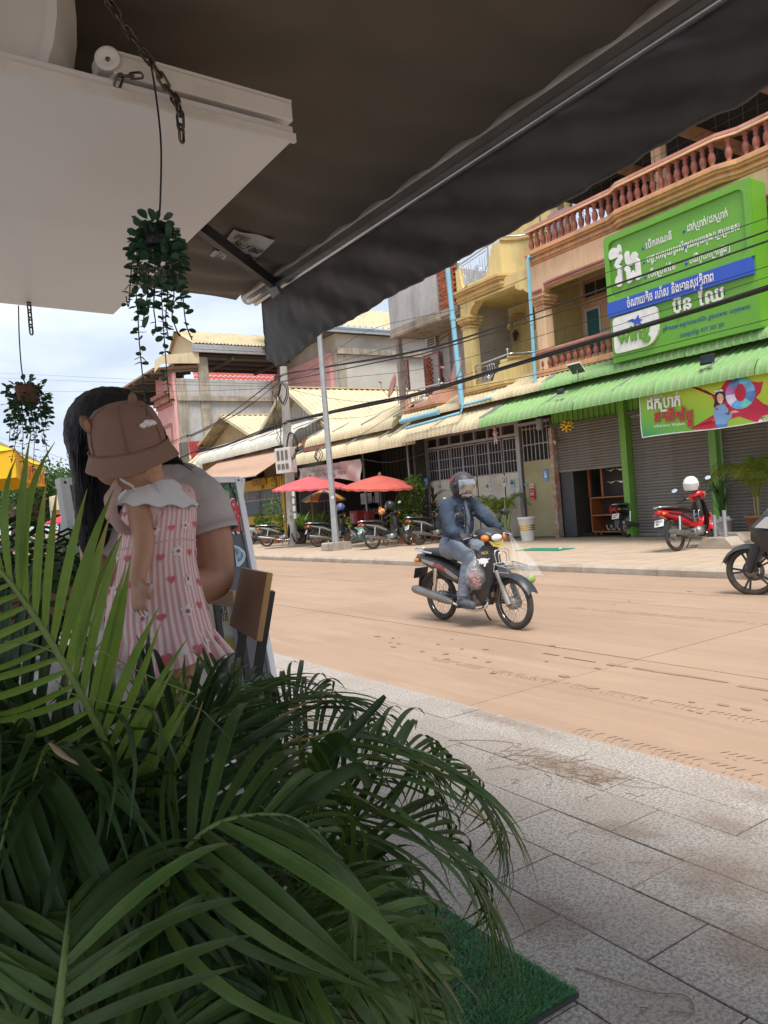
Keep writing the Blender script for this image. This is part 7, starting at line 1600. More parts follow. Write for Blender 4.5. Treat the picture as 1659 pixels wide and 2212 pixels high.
for p, q in (((.50, -.14, .70), (.72, -.14, .66)), ((.50, .14, .70), (.72, .14, .66)), ((.72, -.14, .66), (.72, .14, .66)), ((.50, -.14, .70), (.50, .14, .70)), ((.60, -.14, .68), (.60, .14, .68)), ((.52, -.14, .70), (.50, -.14, .62)), ((.50, .14, .70), (.50, .14, .62)), ((.50, -.14, .62), (.72, -.14, .61)), ((.72, -.14, .66), (.72, -.14, .61))): b.cyl(p, q, .006, 6)
b.tube(cat([(.50, -.05, .70), (.50, -.055, .79), (.50, 0, .82), (.50, .055, .79), (.50, .05, .70)], 4), .006, 6); b.tube(cat([(.50, -.09, .70), (.49, -.09, .83), (.49, .09, .83), (.50, .09, .70)], 4), .006, 6)
onbike(b, 'front_rack', M_chrome)
mb = MB(); lettering(mb, 'NCX', axes((.345, -.155, .80), (.6, .75, 0), (-.25, .15, 1)), .035, .02, .004, .075, sides=False); onbike(mb, 'lettering', M_goldp)
F = axes((.362, -.155, .72), (.62, .75, 0), (-.15, .15, 1)); mb = MB(); mb.prism([(-.07, .035), (-.04, .03), (-.02, .04), (.02, .04), (.045, .03), (.08, .035), (.05, .015), (.055, -.01), (.03, -.015), (.025, -.04), (.01, -.055), (.0, -.045), (.01, -.03), (-.005, -.015), (-.02, -.03), (-.03, -.01), (-.045, -.02), (-.045, .01)], F, .004, .001); onbike(mb, 'beast_sticker', M_silverst)
F = axes((.425, 0, .90), (0, 1, 0), (-.5, 0, 1)); mb = MB(); mb.prism([(-.10, .035), (.10, .035), (.07, -.03), (.015, -.045), (.0, -.07), (-.015, -.045), (-.07, -.03)], F, .012); mb.prism([(-.06, .028), (.06, .028), (.03, -.015), (-.03, -.015)], F, .018, .0125); onbike(mb, 'gold_badge', M_goldp)
mb = MB()
for z in (.775, .755): mb.boxm(T(.40, -.07, z) @ RZ(.7), .006, .06, .008)
onbike(mb, 'air_slot', M_black)
# ---- person
M_denim = mat('blue denim jacket', (.024, .037, .062), .85, (.034, .05, .08), sc=5, bump=.3, bsc=150, dirt=(.075, .10, .14), dsc=4); M_jean = mat('faded blue jeans', (.15, .175, .22), .85, (.185, .21, .255), sc=6, bump=.3, bsc=150, dirt=(.20, .22, .26), dsc=3.5)
M_skin = mat('brown skin', (.36, .19, .115), .5, (.32, .165, .10), sc=6, sub=.12); M_glove = mat('black glove', (.02, .02, .022), .6, (.05, .05, .05), sc=25); M_shirt = mat('grey shirt', (.13, .16, .20), .85, (.10, .125, .16), sc=6); M_rub = mat('grey rubber clog', (.085, .10, .12), .7, (.07, .08, .095), sc=9)
rd = root('person', RB[:3], 'person in denim jacket, jeans and dark full visor helmet riding a motorbike', 'person', rz=RB[3])
X = BM_
hip = lambda s: (-.24, s*.10, .86)
kn = lambda s: (.17, s*.17, .76 if s < 0 else .755); an = lambda s: (.06, s*.215, .33)
sh = lambda s: (-.15, s*.185, 1.335); el = lambda s: (.0, s*.275, 1.09) if s < 0 else (.06, s*.26, 1.12); wr = lambda s: (.20, s*.285, 1.035)
body = [limbc([(-.26, 0, .85), (-.24, 0, 1.0), (-.19, 0, 1.2), (-.15, 0, 1.36)], [.125, .125, .14, .10]), limb([(-.15, 0, 1.34), (-.10, 0, 1.46)], [.062, .058]), blob((-.075, 0, 1.55), (.098, .078, .118)), blob((.03, 0, 1.525), (.022, .016, .02)), limb([(-.15, -.17, 1.335), (-.15, .17, 1.335)], [.075, .075]), limb([(-.25, -.09, .86), (-.25, .09, .86)], [.12, .12])]
for s in (-1, 1):
  body += [limbc([sh(s), el(s), wr(s)], [.058, .044, .030]), limbc([hip(s), kn(s)], [.09, .062]), limbc([kn(s), (.10, s*.2, .55), an(s)], [.058, .055, .038])]
  w = V(wr(s)); body += hand(w, V((.255, s*.32, 1.01))-w+V((.02, 0, 0)), (0, 0, 1), 1.0, -s, 1.0)
  body += [limb([(.03, s*.215, .29), (.12, s*.22, .275), (.20, s*.225, .265)], [.038, .036, .028])]
solid(body, .0085, 'body', [M_skin, M_glove], rd, smooth=3, xf=X, pick=lambda c: 1 if ((X.inverted() @ c).x > .175 and (X.inverted() @ c).z > .9 and abs((X.inverted() @ c).y) > .2) else 0)
jk = [limbc([(-.265, 0, .86), (-.25, 0, 1.0), (-.20, 0, 1.2), (-.155, 0, 1.36)], [.165, .155, .165, .115]), limb([(-.155, -.165, 1.335), (-.155, .165, 1.335)], [.088, .088]), blob((-.20, 0, 1.15), (.14, .205, .24)), blob((-.25, 0, .92), (.165, .19, .13))]
for s in (-1, 1): jk += [limbc([sh(s), el(s), (wr(s)[0]-.02, wr(s)[1], wr(s)[2])], [.088, .068, .048])]
solid(jk, .010, 'jacket', M_denim, rd, smooth=4, disp=.028, dsize=.085, xf=X)
b = MB(); b.tube([X @ V(p) for p in ((-.135, 0, 1.36), (-.12, 0, 1.41))], [.105, .085], 16, False); b.tube([X @ V((-.03, -.02, 1.38)), X @ V((-.015, 0, 1.2)), X @ V((-.06, .0, 1.0))], [.035, .05, .05], 8, flat=.5); b.build('shirt', M_shirt, rd)
b = MB(); b.tube([X @ V((-.16+.10*math.cos(a), .115*math.sin(a), 1.40-.05*max(0, math.cos(a)))) for a in [k*.35-3.5 for k in range(21)] if abs(math.sin(a)) > .25 or math.cos(a) < 0], [.02]*sum(1 for a in [k*.35-3.5 for k in range(21)] if abs(math.sin(a)) > .25 or math.cos(a) < 0), 6, flat=1.6); b.build('jacket_collar', M_denim, rd)
b = MB(); b.tube([X @ V((-.262, 0, .845)), X @ V((-.26, 0, .90))], [.183, .185], 28, flat=1.08); b.build('jacket_hem', M_denim, rd)
M_seam = mat('denim seam', (.085, .10, .13), .9)
for s in (-1, 1):
  b = MB(); w_ = V(wr(s)); e_ = V(el(s)); d_ = (w_-e_).normalized(); b.tube([X @ (w_-d_*.06), X @ (w_-d_*.005)], [.052, .050], 16); b.build('jacket_cuff', M_denim, rd)
  b = MB(); b.bar(X @ V((-.035, s*.07, 1.235)), X @ V((-.06, s*.135, 1.235)), .012, .035); b.build('pocket_flap', M_denim, rd)
b = MB(); b.tube([X @ V(p) for p in ((-.03, -.045, 1.33), (-.012, -.05, 1.22), (-.03, -.05, 1.08), (-.075, -.05, .93))], .006, 5); b.tube([X @ V(p) for p in ((-.10, -.155, 1.37), (-.13, -.19, 1.28), (-.15, -.2, 1.16), (-.19, -.195, 1.0))], .005, 5); b.build('jacket_seam', M_seam, rd)
b = MB()
for z in (1.30, 1.20, 1.10, 1.0): b.ell(X @ V((-.028-.0, -.055, z)), .008, n=6, k=4)
b.build('button', M_alu, rd, kind='stuff')
js = [limb([(-.26, -.08, .87), (-.26, .08, .87)], [.15, .15])]
for s in (-1, 1): js += [limbc([hip(s), (-.03, s*.15, .825), kn(s)], [.115, .098, .082]), limbc([kn(s), (.11, s*.2, .55), (an(s)[0], an(s)[1], an(s)[2]+.03)], [.080, .075, .066])]
solid(js, .010, 'jeans', M_jean, rd, smooth=4, disp=.026, dsize=.075, xf=X)
for s in (-1, 1):
  b = MB(); b.tube([X @ V((an(s)[0], an(s)[1], .355)), X @ V((an(s)[0], an(s)[1], .395))], [.073, .071], 14); b.build('jean_cuff', M_jean, rd)
  solid([limbc([(.0, s*.215, .275), (.09, s*.22, .275), (.22, s*.228, .262)], [.048, .052, .038]), limb([(.0, s*.215, .25), (.22, s*.228, .245)], [.036, .036])], .008, 'clog', M_rub, rd, smooth=3, xf=X)
hm = MB(); hc_ = V((-.07, 0, 1.56)); HX = X @ T(*hc_) @ RZ(.12)
def shell(u, v, k=1.0):
  a = (u-.5)*2*math.pi; front = max(0, math.cos(a)); lo = -1.0+1.32*min(1, max(0, (front-.28)/.28)); e = lo+(math.pi/2-lo)*v
  return HX @ V((.154*k*math.cos(a)*math.cos(e), .134*k*math.sin(a)*math.cos(e), .148*k*math.sin(e)))
hm = MB(); hm.grid(shell, 56, 20); hm.grid(lambda u, v: shell(1-u, v, .93), 56, 20); hm.grid(lambda u, v: shell(u, 0, .93+.07*v), 56, 1)
he = hm.build('helmet', mat('matt charcoal helmet', (.035, .037, .04), .5, (.045, .047, .05), sc=5), rd)
M_vis = mat('mirrored visor', (.50, .51, .52), .2, (.36, .36, .37), sc=4, metal=.9)
b = MB(); b.sheet(lambda u, v: HX @ V((.168*math.cos((u-.5)*2.3)*math.cos(-.78+v*1.15)+.004, .146*math.sin((u-.5)*2.3)*math.cos((-.78+v*1.15)*.6), .150*math.sin(-.78+v*1.15))), 24, 12, .004); b.build('visor', M_vis, he)
for s in (-1, 1): b = MB(); b.lathe([(.03, 0), (.03, .012), (.018, .018), (.001, .018)], 14, HX @ T(.01, s*.132, .0) @ RX(-s*math.pi/2)); b.build('visor_pivot', M_black, he)
b = MB(); b.tube([HX @ V((.02, -.115, -.11)), HX @ V((.05, -.05, -.175)), HX @ V((.05, .05, -.175)), HX @ V((.02, .115, -.11))], .012, 6); b.build('chin_strap', M_black, he)
b = MB(); b.sheet(lambda u, v: HX @ V((.105*math.cos((u-.5)*2.2)+.012*math.sin(v*3.14), .085*math.sin((u-.5)*2.2), -.13+.1*v)), 14, 6, .004); b.build('face_mask', mat('pale face mask', (.55, .56, .58), .8), rd)
b = MB(); b.lathe([(.1, 0), (.1, .004)], 10, HX @ T(-.03, -.1275, .07) @ RX(1.3) @ M.Diagonal((.25, .25, 1, 1))); b.build('decal', M_redl, he)
# bags on the bike
M_plas = mat('clear plastic', (.72, .74, .75), .12, spec=.7, alpha=.26); M_plas.blend_method = 'HASHED' if hasattr(M_plas, 'blend_method') else None
bgp = X @ V((.24, -.16, .60)); r = root('plastic_bag', bgp-UP*.17, 'clear plastic bag bulging with red wrapped goods hung before the rider', 'bag')
solid([lambda mb: mb.ell(X @ V((.235, -.165, .57)), (.105, .115, .16), RZ(RB[3]), n=18, k=12), limb([X @ V((.235, -.165, .66)), X @ V((.23, -.16, .78))], [.07, .018])], .012, 'bag_skin', M_plas, r, smooth=3, disp=.03, dsize=.06)
rr = random.Random(9); b = MB(sm=False)
for k in range(60): d = V((rr.gauss(0, 1), rr.gauss(0, 1), rr.gauss(0, 1))).normalized()*rr.uniform(.3, .9); b.boxm(BM_ @ T(.235+d.x*.085, -.165+d.y*.09, .55+d.z*.13) @ M.Rotation(rr.uniform(0, 6), 4, d), rr.uniform(.02, .06), rr.uniform(.02, .05), .02)
b.build('wrapped_goods', mat('red wrappers', (.42, .05, .04), .4, (.30, .12, .09), sc=18, dirt=(.6, .5, .45), dsc=30), r, kind='stuff')
b = MB(); b.tube(cat([X @ V((.23, -.16, .78)), X @ V((.22, -.2, .92)), X @ V((.26, -.215, 1.0))], 5), .007, 5); b.build('strap', mat('tan strap', (.35, .29, .16), .8), r)
r = root('plastic_bag', X @ V((.55, .2, .45)), 'empty looking clear plastic bag fluttering from the far handlebar', 'bag')
b = MB(); b.sheet(lambda u, v: X @ V((.40+.30*v+.10*(u-.5)*v+.02*math.sin(u*12+v*4)*v, .20+.34*(u-.5)*v+.03*math.sin(v*9+u*15)*v, 1.02-.52*v-.04*math.sin(u*7)*v)), 20, 16, .003); b.build('bag_skin', mat('hazy plastic', (.75, .76, .76), .2, alpha=.10), r)
b = MB(); b.ell(X @ V((.64, .24, .50)), (.06, .05, .05), n=10, k=8); b.build('limes', mat('lime skin', (.30, .40, .08), .4), r)
# ================================================================ OUR SIDE: AWNING, HATCH, HANGING THINGS, TABLE, CHAIR, SIGN
def qz(a, b_): return (a*.5, b_*.5)
M_awn = mat('dark awning canvas', (.125, .103, .080), .7, (.10, .085, .068), sc=1.5, bump=.15, bsc=300, dirt=(.14, .108, .07), dsc=.8)
M_val = mat('awning valance canvas', (.078, .078, .079), .55, (.063, .063, .066), sc=2, bump=.2, bsc=200, dirt=(.10, .098, .095), dsc=2.2)
XA = 1.80
aw = root('shop_awning', (0, 1.5, 2.65), 'dark grey retractable canvas awning with hanging valance over our seats', 'awning')
e0, e1 = PYp(548, 630, 4.0), PYp(392, 604, 4.0); sl = (e1.z-e0.z)/(e1.x-e0.x)
ZP = PX(590, 607, XA).z
def awnf(u, v):
  x = XA-.02-(XA+1.7)*u; y = 4.02-5.9*v; z = ZP+.02+(e0.z-PX(545, 640, XA).z)*0+sl*(x-XA)
  w = min(1, max(0, u-.08)*4)*.055*(abs(math.sin(y*4.6+1.6*math.sin(x*1.7)))**.6-.6)*(.12+.88*min(1, u*1.6))+(.030*math.sin(y*29+1.6*math.sin(x*2.0)+.8*math.sin(y*3.1))+.014*math.sin(y*47+2.5*math.sin(x*1.4+y)))*min(1, max(0, u-.10)*3)*(.45+.55*math.sin(y*1.9+x*1.3+.6))+.010*math.sin(y*13+2.2*math.sin(x*2.1))*(.2+.8*min(1, u*2.2))+.010*math.sin(y*23+x*3+math.sin(x*7))+.010*math.sin(x*4+y*1.3)+.006*math.sin(x*17+y*6)*max(0, 1-abs(u-.35)*3)
  return V((x, y, z+w-.05*math.sin(min(1, u*1.2)*math.pi)*.5))
MB().sheet(awnf, 56, 280, .003).build('canvas', M_awn, aw)
b = MB(); pa, pb_ = PX(540, 643, XA), PX(1440, 0, XA); pd = (pb_-pa).normalized(); pa = V((XA, pa.y+.03, ZP)); pe = V((XA, -2.2, ZP+.05))
b.tube([pa, pe], .040, 14); fb_ = b.build('front_bar', mat('brushed bar', (.50, .49, .47), .45, (.40, .385, .36), sc=3, metal=.6, dirt=(.30, .26, .22), dsc=5), aw); b = MB(); b.tube([pa+V((.03, -.03, -.038)), pe+V((.03, 0, -.038))], .014, 8); b.bar(pa+V((-.03, -.06, -.03)), pe+V((-.03, 0, -.03)), .012, .03); b.build('valance_rail', M_stain, aw)
vp = [(578, 775), (600, 792), (650, 762), (692, 722), (760, 690), (840, 640), (950, 588), (1060, 525), (1180, 455), (1350, 362), (1500, 272), (1600, 228), (1700, 160), (1950, 20)]
vq = [PX(*p, XA+.05) for p in vp]; vq.sort(key=lambda q: -q.y)
def vbot(y):
  if y >= vq[0].y: return vq[0].z
  for a, c in zip(vq, vq[1:]):
    if a.y >= y >= c.y: t = (a.y-y)/(a.y-c.y); return a.z+(c.z-a.z)*t
  return vq[-1].z
ytop = PX(566, 650, XA+.05).y
def valf(u, v):
  y = ytop-(ytop+2.2)*u; zt = ZP-.012; zb = vbot(y); k = v
  amp = (.3+.7*v)*min(1, .08+u*6)
  return V((XA+.05+.004*amp*math.sin(y*27+2*math.sin(v*6+y*5))+.006*amp*math.sin(y*6+v*4)+.005*math.sin(y*61+v*23+3*math.sin(v*9))*v+.012*math.sin(v*11+y*17)*v*(1-v)*4*min(1, u*8), y, zt+(zb-zt)*k))
MB().sheet(valf, 240, 20, .003).build('valance', M_val, aw)
b = MB(); b.tube([valf(u/160, 1)+V((0, 0, .004)) for u in range(161)], .006, 5); b.tube([valf(0, v/14) for v in range(15)], .006, 5); b.build('hem', M_val, aw)
p0, p1 = PZ(434, 492, ZP-.03), PX(592, 613, XA-.03); b = MB(); b.bar(p0+(p0-p1)*.6, p1, .03, .05); b.build('folding_arm', mat('arm paint', (.03, .032, .038), .5), aw)
b = MB(); b.bar(p1+V((-.02, .03, .05)), p1+V((.01, -.02, -.07)), .05, .05); b.cyl(p1+V((.0, .0, -.06)), p1+V((0, 0, .05)), .018, 8); b.build('arm_bracket', M_galv, aw)
def leaflet_paper(lb, pts, lines, D=None):
  P = []
  for p in pts:                                     # on the underside of the canvas
    z = 2.6
    for _ in range(6): v = PZ(*p, z); u = (XA-.02-v.x)/(XA+1.7); w = (4.02-v.y)/5.9; z = awnf(min(max(u, 0), 1), min(max(w, 0), 1)).z-.012
    P.append(PZ(*p, z))
  r = root('paper_notice', P[0], lb, 'notice', 'paper notices stuck under the awning'); a, c, d, e = P
  MB().sheet(lambda u, v: e.lerp(d, u).lerp(a.lerp(c, u), v)+V((0, 0, -.004*math.sin(u*8))), 10, 6, .0015).build('paper', mat('notice paper', (.52, .51, .50), .8, (.46, .45, .44), sc=9), r)
  nrm = (c-a).cross(a-e).normalized()
  for (t, v, h, u0, u1, mt) in lines:
    q0, q1_ = e.lerp(d, u0).lerp(a.lerp(c, u0), v), e.lerp(d, u1).lerp(a.lerp(c, u1), v); y = (a-e).normalized(); m = axes(q0, q1_-q0, y); m = m if m.col[2].z < 0 else m; mb = MB(); m2 = m @ T(0, 0, .008); lettering(mb, t, m2, h, .02, 0, (q1_-q0).length, sides=False); mb.build('lettering', mt, r)
inkd = mat('black notice ink', (.03, .03, .035), .8); inkg = mat('faded green ink', (.13, .20, .13), .8)
leaflet_paper('larger white notice with phone figures stuck under the canvas', [qz(1010, 992), qz(1187, 1036), qz(1088, 1132), qz(945, 1078)], [('ថតរូប', .72, .07, .08, .42, inkg), ('2917 060', .40, .07, .12, .92, inkd), ('98817060', .08, .07, .18, .96, inkd)])
leaflet_paper('small white notice scrap left of the larger one under the canvas', [qz(930, 1080), qz(985, 1092), qz(968, 1118), qz(905, 1104)], [('ចន', .3, .05, .2, .8, inkg)])
# ---- hatch
M_hat = mat('white hatch paint', (.81, .81, .81), .4, (.775, .775, .775), sc=1.2, dirt=(.74, .735, .73), dsc=.6); M_hat2 = mat('white hatch edge', (.80, .785, .75), .5, (.74, .72, .68), sc=3, dirt=(.55, .49, .41), dsc=3)
ht = root('flap_hatch', (.2, 2.7, 2.4), 'big white flap panel propped open horizontally below the awning', 'hatch')
c = [PZ(635, 302, 2.4), PZ(245, 680, 2.4), PZ(0, 655, 2.4), PZ(0, 142, 2.4)]
c2_ = c[1]+(c[2]-c[1])*4.0; c3_ = c[0]+(c[3]-c[0])*3.0
mb = MB(); pl_ = [c[0], c[1], c2_, c3_]; n_ = 4; th = .036
mb.add([p for p in pl_]+[p+UP*th for p in pl_], [(0, 1, 2, 3), (7, 6, 5, 4)]+[(i, i+4, (i+1) % 4+4, (i+1) % 4) for i in range(4)], False); mb.build('panel', M_hat, ht, bev=.004)
mb = MB(); d_ = (c3_-c[0]).normalized(); nq = V((-d_.y, d_.x, 0)); nq = nq if nq.y < 0 else -nq
mb.bar(c[0]+d_*.0+nq*.006+UP*.0, c3_+nq*.006, .012, .022, UP); mb.build('drip_strip', M_hat2, ht)
rl = root('hatch_rail', c[0]+UP*.06, 'white steel rail with a pulley wheel along the edge above the flap panel', 'rail')
r0, r1 = PZ(622, 262, 2.47), PZ(238, 160, 2.47); mb = MB(); mb.bar(r0+UP*.012, r1+UP*.012, .055, .05); mb.build('rail_bar', M_hat2, rl, bev=.004); mb = MB(); mb.bar(r0+UP*.041+nq*.022, r1+UP*.041+nq*.022, .008, .008); mb.build('rail_lip', M_hat2, rl)
pc = PZ(219, 152, 2.49)+nq*.05; m = axes(pc, (RT*1.0+FW*.08), UP); mb = MB(); mb.lathe([(.018, -.006), (.027, -.008), (.030, -.004), (.025, 0), (.030, .004), (.027, .008), (.018, .006), (.006, .002)], 24, m, cap=False); mb.build('pulley_wheel', M_hat2, rl)
mb = MB(); mb.boxm(T(*(pc-nq*.045)), .035, .05, .04); mb.build('pulley_mount', M_hat2, rl, bev=.004)
# ---- chains
lk = MB(); lk.tube([(.0085*math.cos(a*.5236)*1.0, (.0125 if math.sin(a*.5236) > 0 else -.0125)+.0085*math.sin(a*.5236), 0) for a in range(13)], .0034, 6, cap=False); LK = meshm(lk, 'link', mat('rusty chain steel', (.16, .145, .13), .45, (.10, .075, .055), sc=60, metal=.8))
def chain(lb, pts, k=1.0, start_roll=0):
  P = cat(pts, 12); r = root('chain', pts[0], lb, 'chain', 'steel chains at the hatch'); step = .030*k; acc = 0; q = P[0]; i = 0; roll = start_roll; out = [P[0]]
  for a, b_ in zip(P, P[1:]):
    L_ = (b_-a).length
    while acc+L_ >= step: t = (step-acc)/L_; a = a.lerp(b_, t); out.append(a); L_ = (b_-a).length; acc = 0
    acc += L_
  for a, b_ in zip(out, out[1:]):
    y = (b_-a).normalized(); x, z, _ = frame(y, FW); ang = roll*math.pi/2+.35; xx = x*math.cos(ang)+z*math.sin(ang); m = axes((a+b_)/2, xx, y); inst(LK, 'link', m @ M.Diagonal((k, k, k, 1)), r); roll += 1
  return r
ch_pts = [(195, -60, 1.62), qz(465, 0)+(1.65,), qz(560, 150)+(1.72,), qz(650, 265)+(1.78,), qz(730, 390)+(1.80,), qz(768, 450)+(1.78,), qz(780, 520)+(1.775,), qz(787, 650)+(1.775,)]
chain('long steel chain sloping from the awning and dangling past the flap edge', [PD(*p) for p in ch_pts], 1.0)
v = PZ(62, 650, 2.405); chain('short steel chain hanging from the far edge of the flap', [v+UP*.05, v, v-UP*.06, v-UP*.14], 1.05)
v = PZ(250, 180, 2.43); chain('tiny hooked chain lying along the rail beside the pulley', [PZ(243, 190, 2.43)-UP*.01+nq*.03, PZ(252, 178, 2.44)+nq*.03, PZ(276, 178, 2.44)+nq*.03, PZ(300, 176, 2.45)+nq*.03], .8)
# ---- rounded white light box in the top left corner
D_ = 1.74; cbx = PD(108, 132, D_); xr, yu, zb_ = _R.copy(), _U.copy(), -_F
m = M((xr, yu, zb_)).transposed().to_4x4(); m.translation = PD(0, 0, D_)
s_ = D_/FPX; out = [(-260*s_, 260*s_), (100*s_, 260*s_), (118*s_, 120*s_), (127*s_, 20*s_), (128*s_, -40*s_), (121*s_, -95*s_), (108*s_, -140*s_), (90*s_, -165*s_), (-260*s_, -120*s_)]; ins = [(-260*s_, 240*s_), (80*s_, 240*s_), (96*s_, 120*s_), (104*s_, 20*s_), (104*s_, -40*s_), (99*s_, -90*s_), (88*s_, -128*s_), (74*s_, -142*s_), (-260*s_, -100*s_)]
lb_ = root('light_box', PD(0, 0, D_), 'rounded white signbox with a raised rim in the upper left corner', 'sign'); mb = MB(); mb.prism(out, m, -.002, -.10); mb.build('box_side', M_hat2, lb_)
mb = MB(); k = len(out); vs = [m @ V((*p, .012)) for p in out]+[m @ V((*p, .012)) for p in ins]+[m @ V((*p, -.002)) for p in out]+[m @ V((*p, -.002)) for p in ins]
mb.add(vs, [f for i in range(k) for f in ((i, k+i, k+(i+1) % k, (i+1) % k), (2*k+i, i, (i+1) % k, 2*k+(i+1) % k), (k+i, 3*k+i, 3*k+(i+1) % k, k+(i+1) % k))], False); mb.build('rim', M_hat2, lb_)
# ---- hanging plants
lfm = []
for cur, nm in ((.10, 'a'), (.25, 'b'), (.18, 'c')):
  mb = MB(sm=True); ring = [(.0, 0), (.25, .28), (.36, .58), (.26, .9), (0, 1.05), (-.26, .9), (-.36, .58), (-.25, .28)]
  vs = [V((0, .55, -.06))]+[V((x, y, cur*abs(x)*1.2-cur*.6*y*y)) for x, y in ring]; mb.add(vs, [(0, 1+i, 1+(i+1) % 8) for i in range(8)], True); lfm.append(mb)
M_euc = leafmat('trailing leaf', (.045, .10, .055), (.03, .075, .05), .18, .35, .35)
LFM = [meshm(x, 'leaf', M_euc) for x in lfm]
M_vine = mat('vine stem', (.03, .045, .025), .7)
def hanging(lb, wire, pot, prad, vines, ls, D, seed, top=60, potmat=None, step=1.0, tdrop=3.0):
  rr = random.Random(seed); pc = PD(*pot, D); r = root('hanging_plant', pc, lb, 'hanging plant', 'trailing plants hung on wires')
  MB().tube(cat([PD(p[0], p[1], p[2] if len(p) > 2 else D) for p in wire], 6), .0022, 5).build('wire', M_cable, r)
  MB().lathe([(prad*.7, -prad*.9), (prad, prad*.5), (prad*.93, prad*.5), (prad*.6, -prad*.8), (.001, -prad*.8)], 12, T(*pc)).build('basket', potmat or M_black, r)
  def leaf(par, p, d, s):
    d = V(d).normalized(); x = d.cross(V((rr.gauss(0, .5), rr.gauss(0, .5), 1))); x = x.normalized() if x.length > .1 else RT; m = axes(p, x, d) @ RY(rr.uniform(-.7, .7)); inst(rr.choice(LFM), 'leaf', m @ M.Diagonal((s, s, s, 1)), par)
  for pts in vines:
    P = [PD(px, py, D+dd) for px, py, dd in [(q[0], q[1], (q[2] if len(q) > 2 else 0)) for q in pts]]; C_ = cat(P, 10); vn = MB().tube(C_, .0013, 4).build('vine', M_vine, r)
    L_ = 0; nxt = ls*.4; a0 = rr.uniform(0, 3)
    tot = sum((b_-a).length for a, b_ in zip(C_, C_[1:]))
    for a, b_ in zip(C_, C_[1:]):
      L_ += (b_-a).length
      while L_ > nxt:
        fr = nxt/tot; a0 += 1.57+rr.uniform(-.4, .4); sc = ls*(1.15-.4*fr)*rr.uniform(.75, 1.2)
        for k in (0, 1):
          if fr > .62 and rr.random() < .35: continue
          an = a0+k*math.pi; leaf(vn, a, V((math.cos(an), math.sin(an), rr.uniform(-.45, .25))), sc)
        nxt += ls*step*rr.uniform(.75, 1.1)*(1+.9*max(0, fr-.62))
  cl = MB(sm=True)
  for k in range(top):
    d = V((rr.gauss(0, 1), rr.gauss(0, 1), rr.gauss(0, .7)+.25)).normalized(); p = pc+V((d.x, d.y, 0))*prad*rr.uniform(.9, 1.7)+UP*(d.z*prad*1.1-rr.random()**1.5*prad*tdrop); d = d+V((0, 0, rr.uniform(-.9, .4))); d.normalize(); x = d.cross(V((rr.gauss(0, .5), rr.gauss(0, .5), 1))).normalized(); m = axes(p, x, d) @ RY(rr.uniform(-.7, .7)); s = ls*rr.uniform(.9, 1.45); q = rr.choice(lfm); cl.add([m @ (V(v)*s) for v in q.v], q.f, True)
  cl.build('leaf_cluster', M_euc, r, kind='stuff')
  return r
hanging('lush trailing green plant hanging low in front of the white flap', [qz(650, 270)+(1.7,), qz(672, 400)+(1.66,), qz(695, 620), qz(692, 870), (342, 470)], (335, 505), .028,
    [[(318, 490), (296, 520), (284, 580), (278, 660), (272, 640)], [(322, 490), (302, 540), (294, 620), (298, 680), (301, 740), (312, 850), (318, 900)], [(330, 500), (322, 570), (318, 640), (310, 690)], [(338, 500), (335, 580), (332, 660), (336, 700), (330, 725)], [(340, 500), (346, 580), (350, 660), (354, 720), (360, 800), (366, 870)], [(345, 490), (358, 540), (362, 620), (358, 690), (364, 730)], [(350, 490), (366, 540), (376, 620), (372, 680), (384, 720)], [(352, 480), (376, 520), (390, 580), (396, 650), (402, 700), (415, 735)], [(350, 478), (370, 490), (384, 540), (388, 600), (392, 650)], [(330, 480), (312, 500), (300, 560), (304, 610)]], .0205, 1.6, 3, 150, step=.66, tdrop=5.5)
hanging('smaller trailing plant in a brown basket hanging at the far left', [(40, 660), (42, 735), (48, 806), (58, 838)], (60, 848), .042,
    [[(48, 830), (32, 850), (24, 900), (20, 955)], [(50, 832), (38, 860), (32, 920), (28, 950)], [(54, 838), (48, 880), (50, 940), (48, 975), (52, 1010)], [(60, 845), (62, 890), (66, 940), (62, 960)], [(66, 840), (74, 880), (78, 930), (76, 952)], [(70, 832), (84, 860), (90, 900), (96, 945), (108, 1005)], [(72, 832), (90, 856), (96, 890), (100, 925)], [(62, 845), (70, 900), (74, 950), (72, 1000), (70, 1020)], [(50, 836), (40, 880), (38, 930), (24, 1000)]], .0185, 2.6, 5, 230, mat('brown basket', (.16, .07, .045), .8), step=.75)
# ---- shop table, box, plank
gt = root('counter_table', PD(60, 1440, 1.5)-UP*.3, 'speckled granite topped counter with a white panel front at the left edge', 'table')
M_gtop = mat('dark speckled granite', (.16, .155, .15), .35, (.09, .088, .085), sc=90); ta, tb = PD(30, 1441, 1.5), PD(132, 1424, 1.62); tz = (ta.z+tb.z)/2; td = (tb-ta); td.z = 0; td.normalize(); tn = V((-td.y, td.x, 0)); tn = tn if tn.dot(FW) > 0 else -tn
def tb_(x0, x1, y0, y1, z0, z1): m = axes(ta, td, tn); m.translation = V((ta.x, ta.y, 0)); return MB().boxm(m @ T((x0+x1)/2, (y0+y1)/2, (z0+z1)/2), abs(x1-x0), abs(y1-y0), abs(z1-z0))
tb_(-.9, .10, 0, .5, tz-.016, tz+.008).build('granite_top', M_gtop, gt, bev=.002); tb_(-.9, .085, .02, .05, tz-.10, tz-.017).build('front_panel', M_white, gt); tb_(-.35, -.30, .02, .06, .4, tz-.101).build('leg', M_white, gt); tb_(.03, .07, .3, .34, .4, tz-.018).build('leg', M_white, gt)
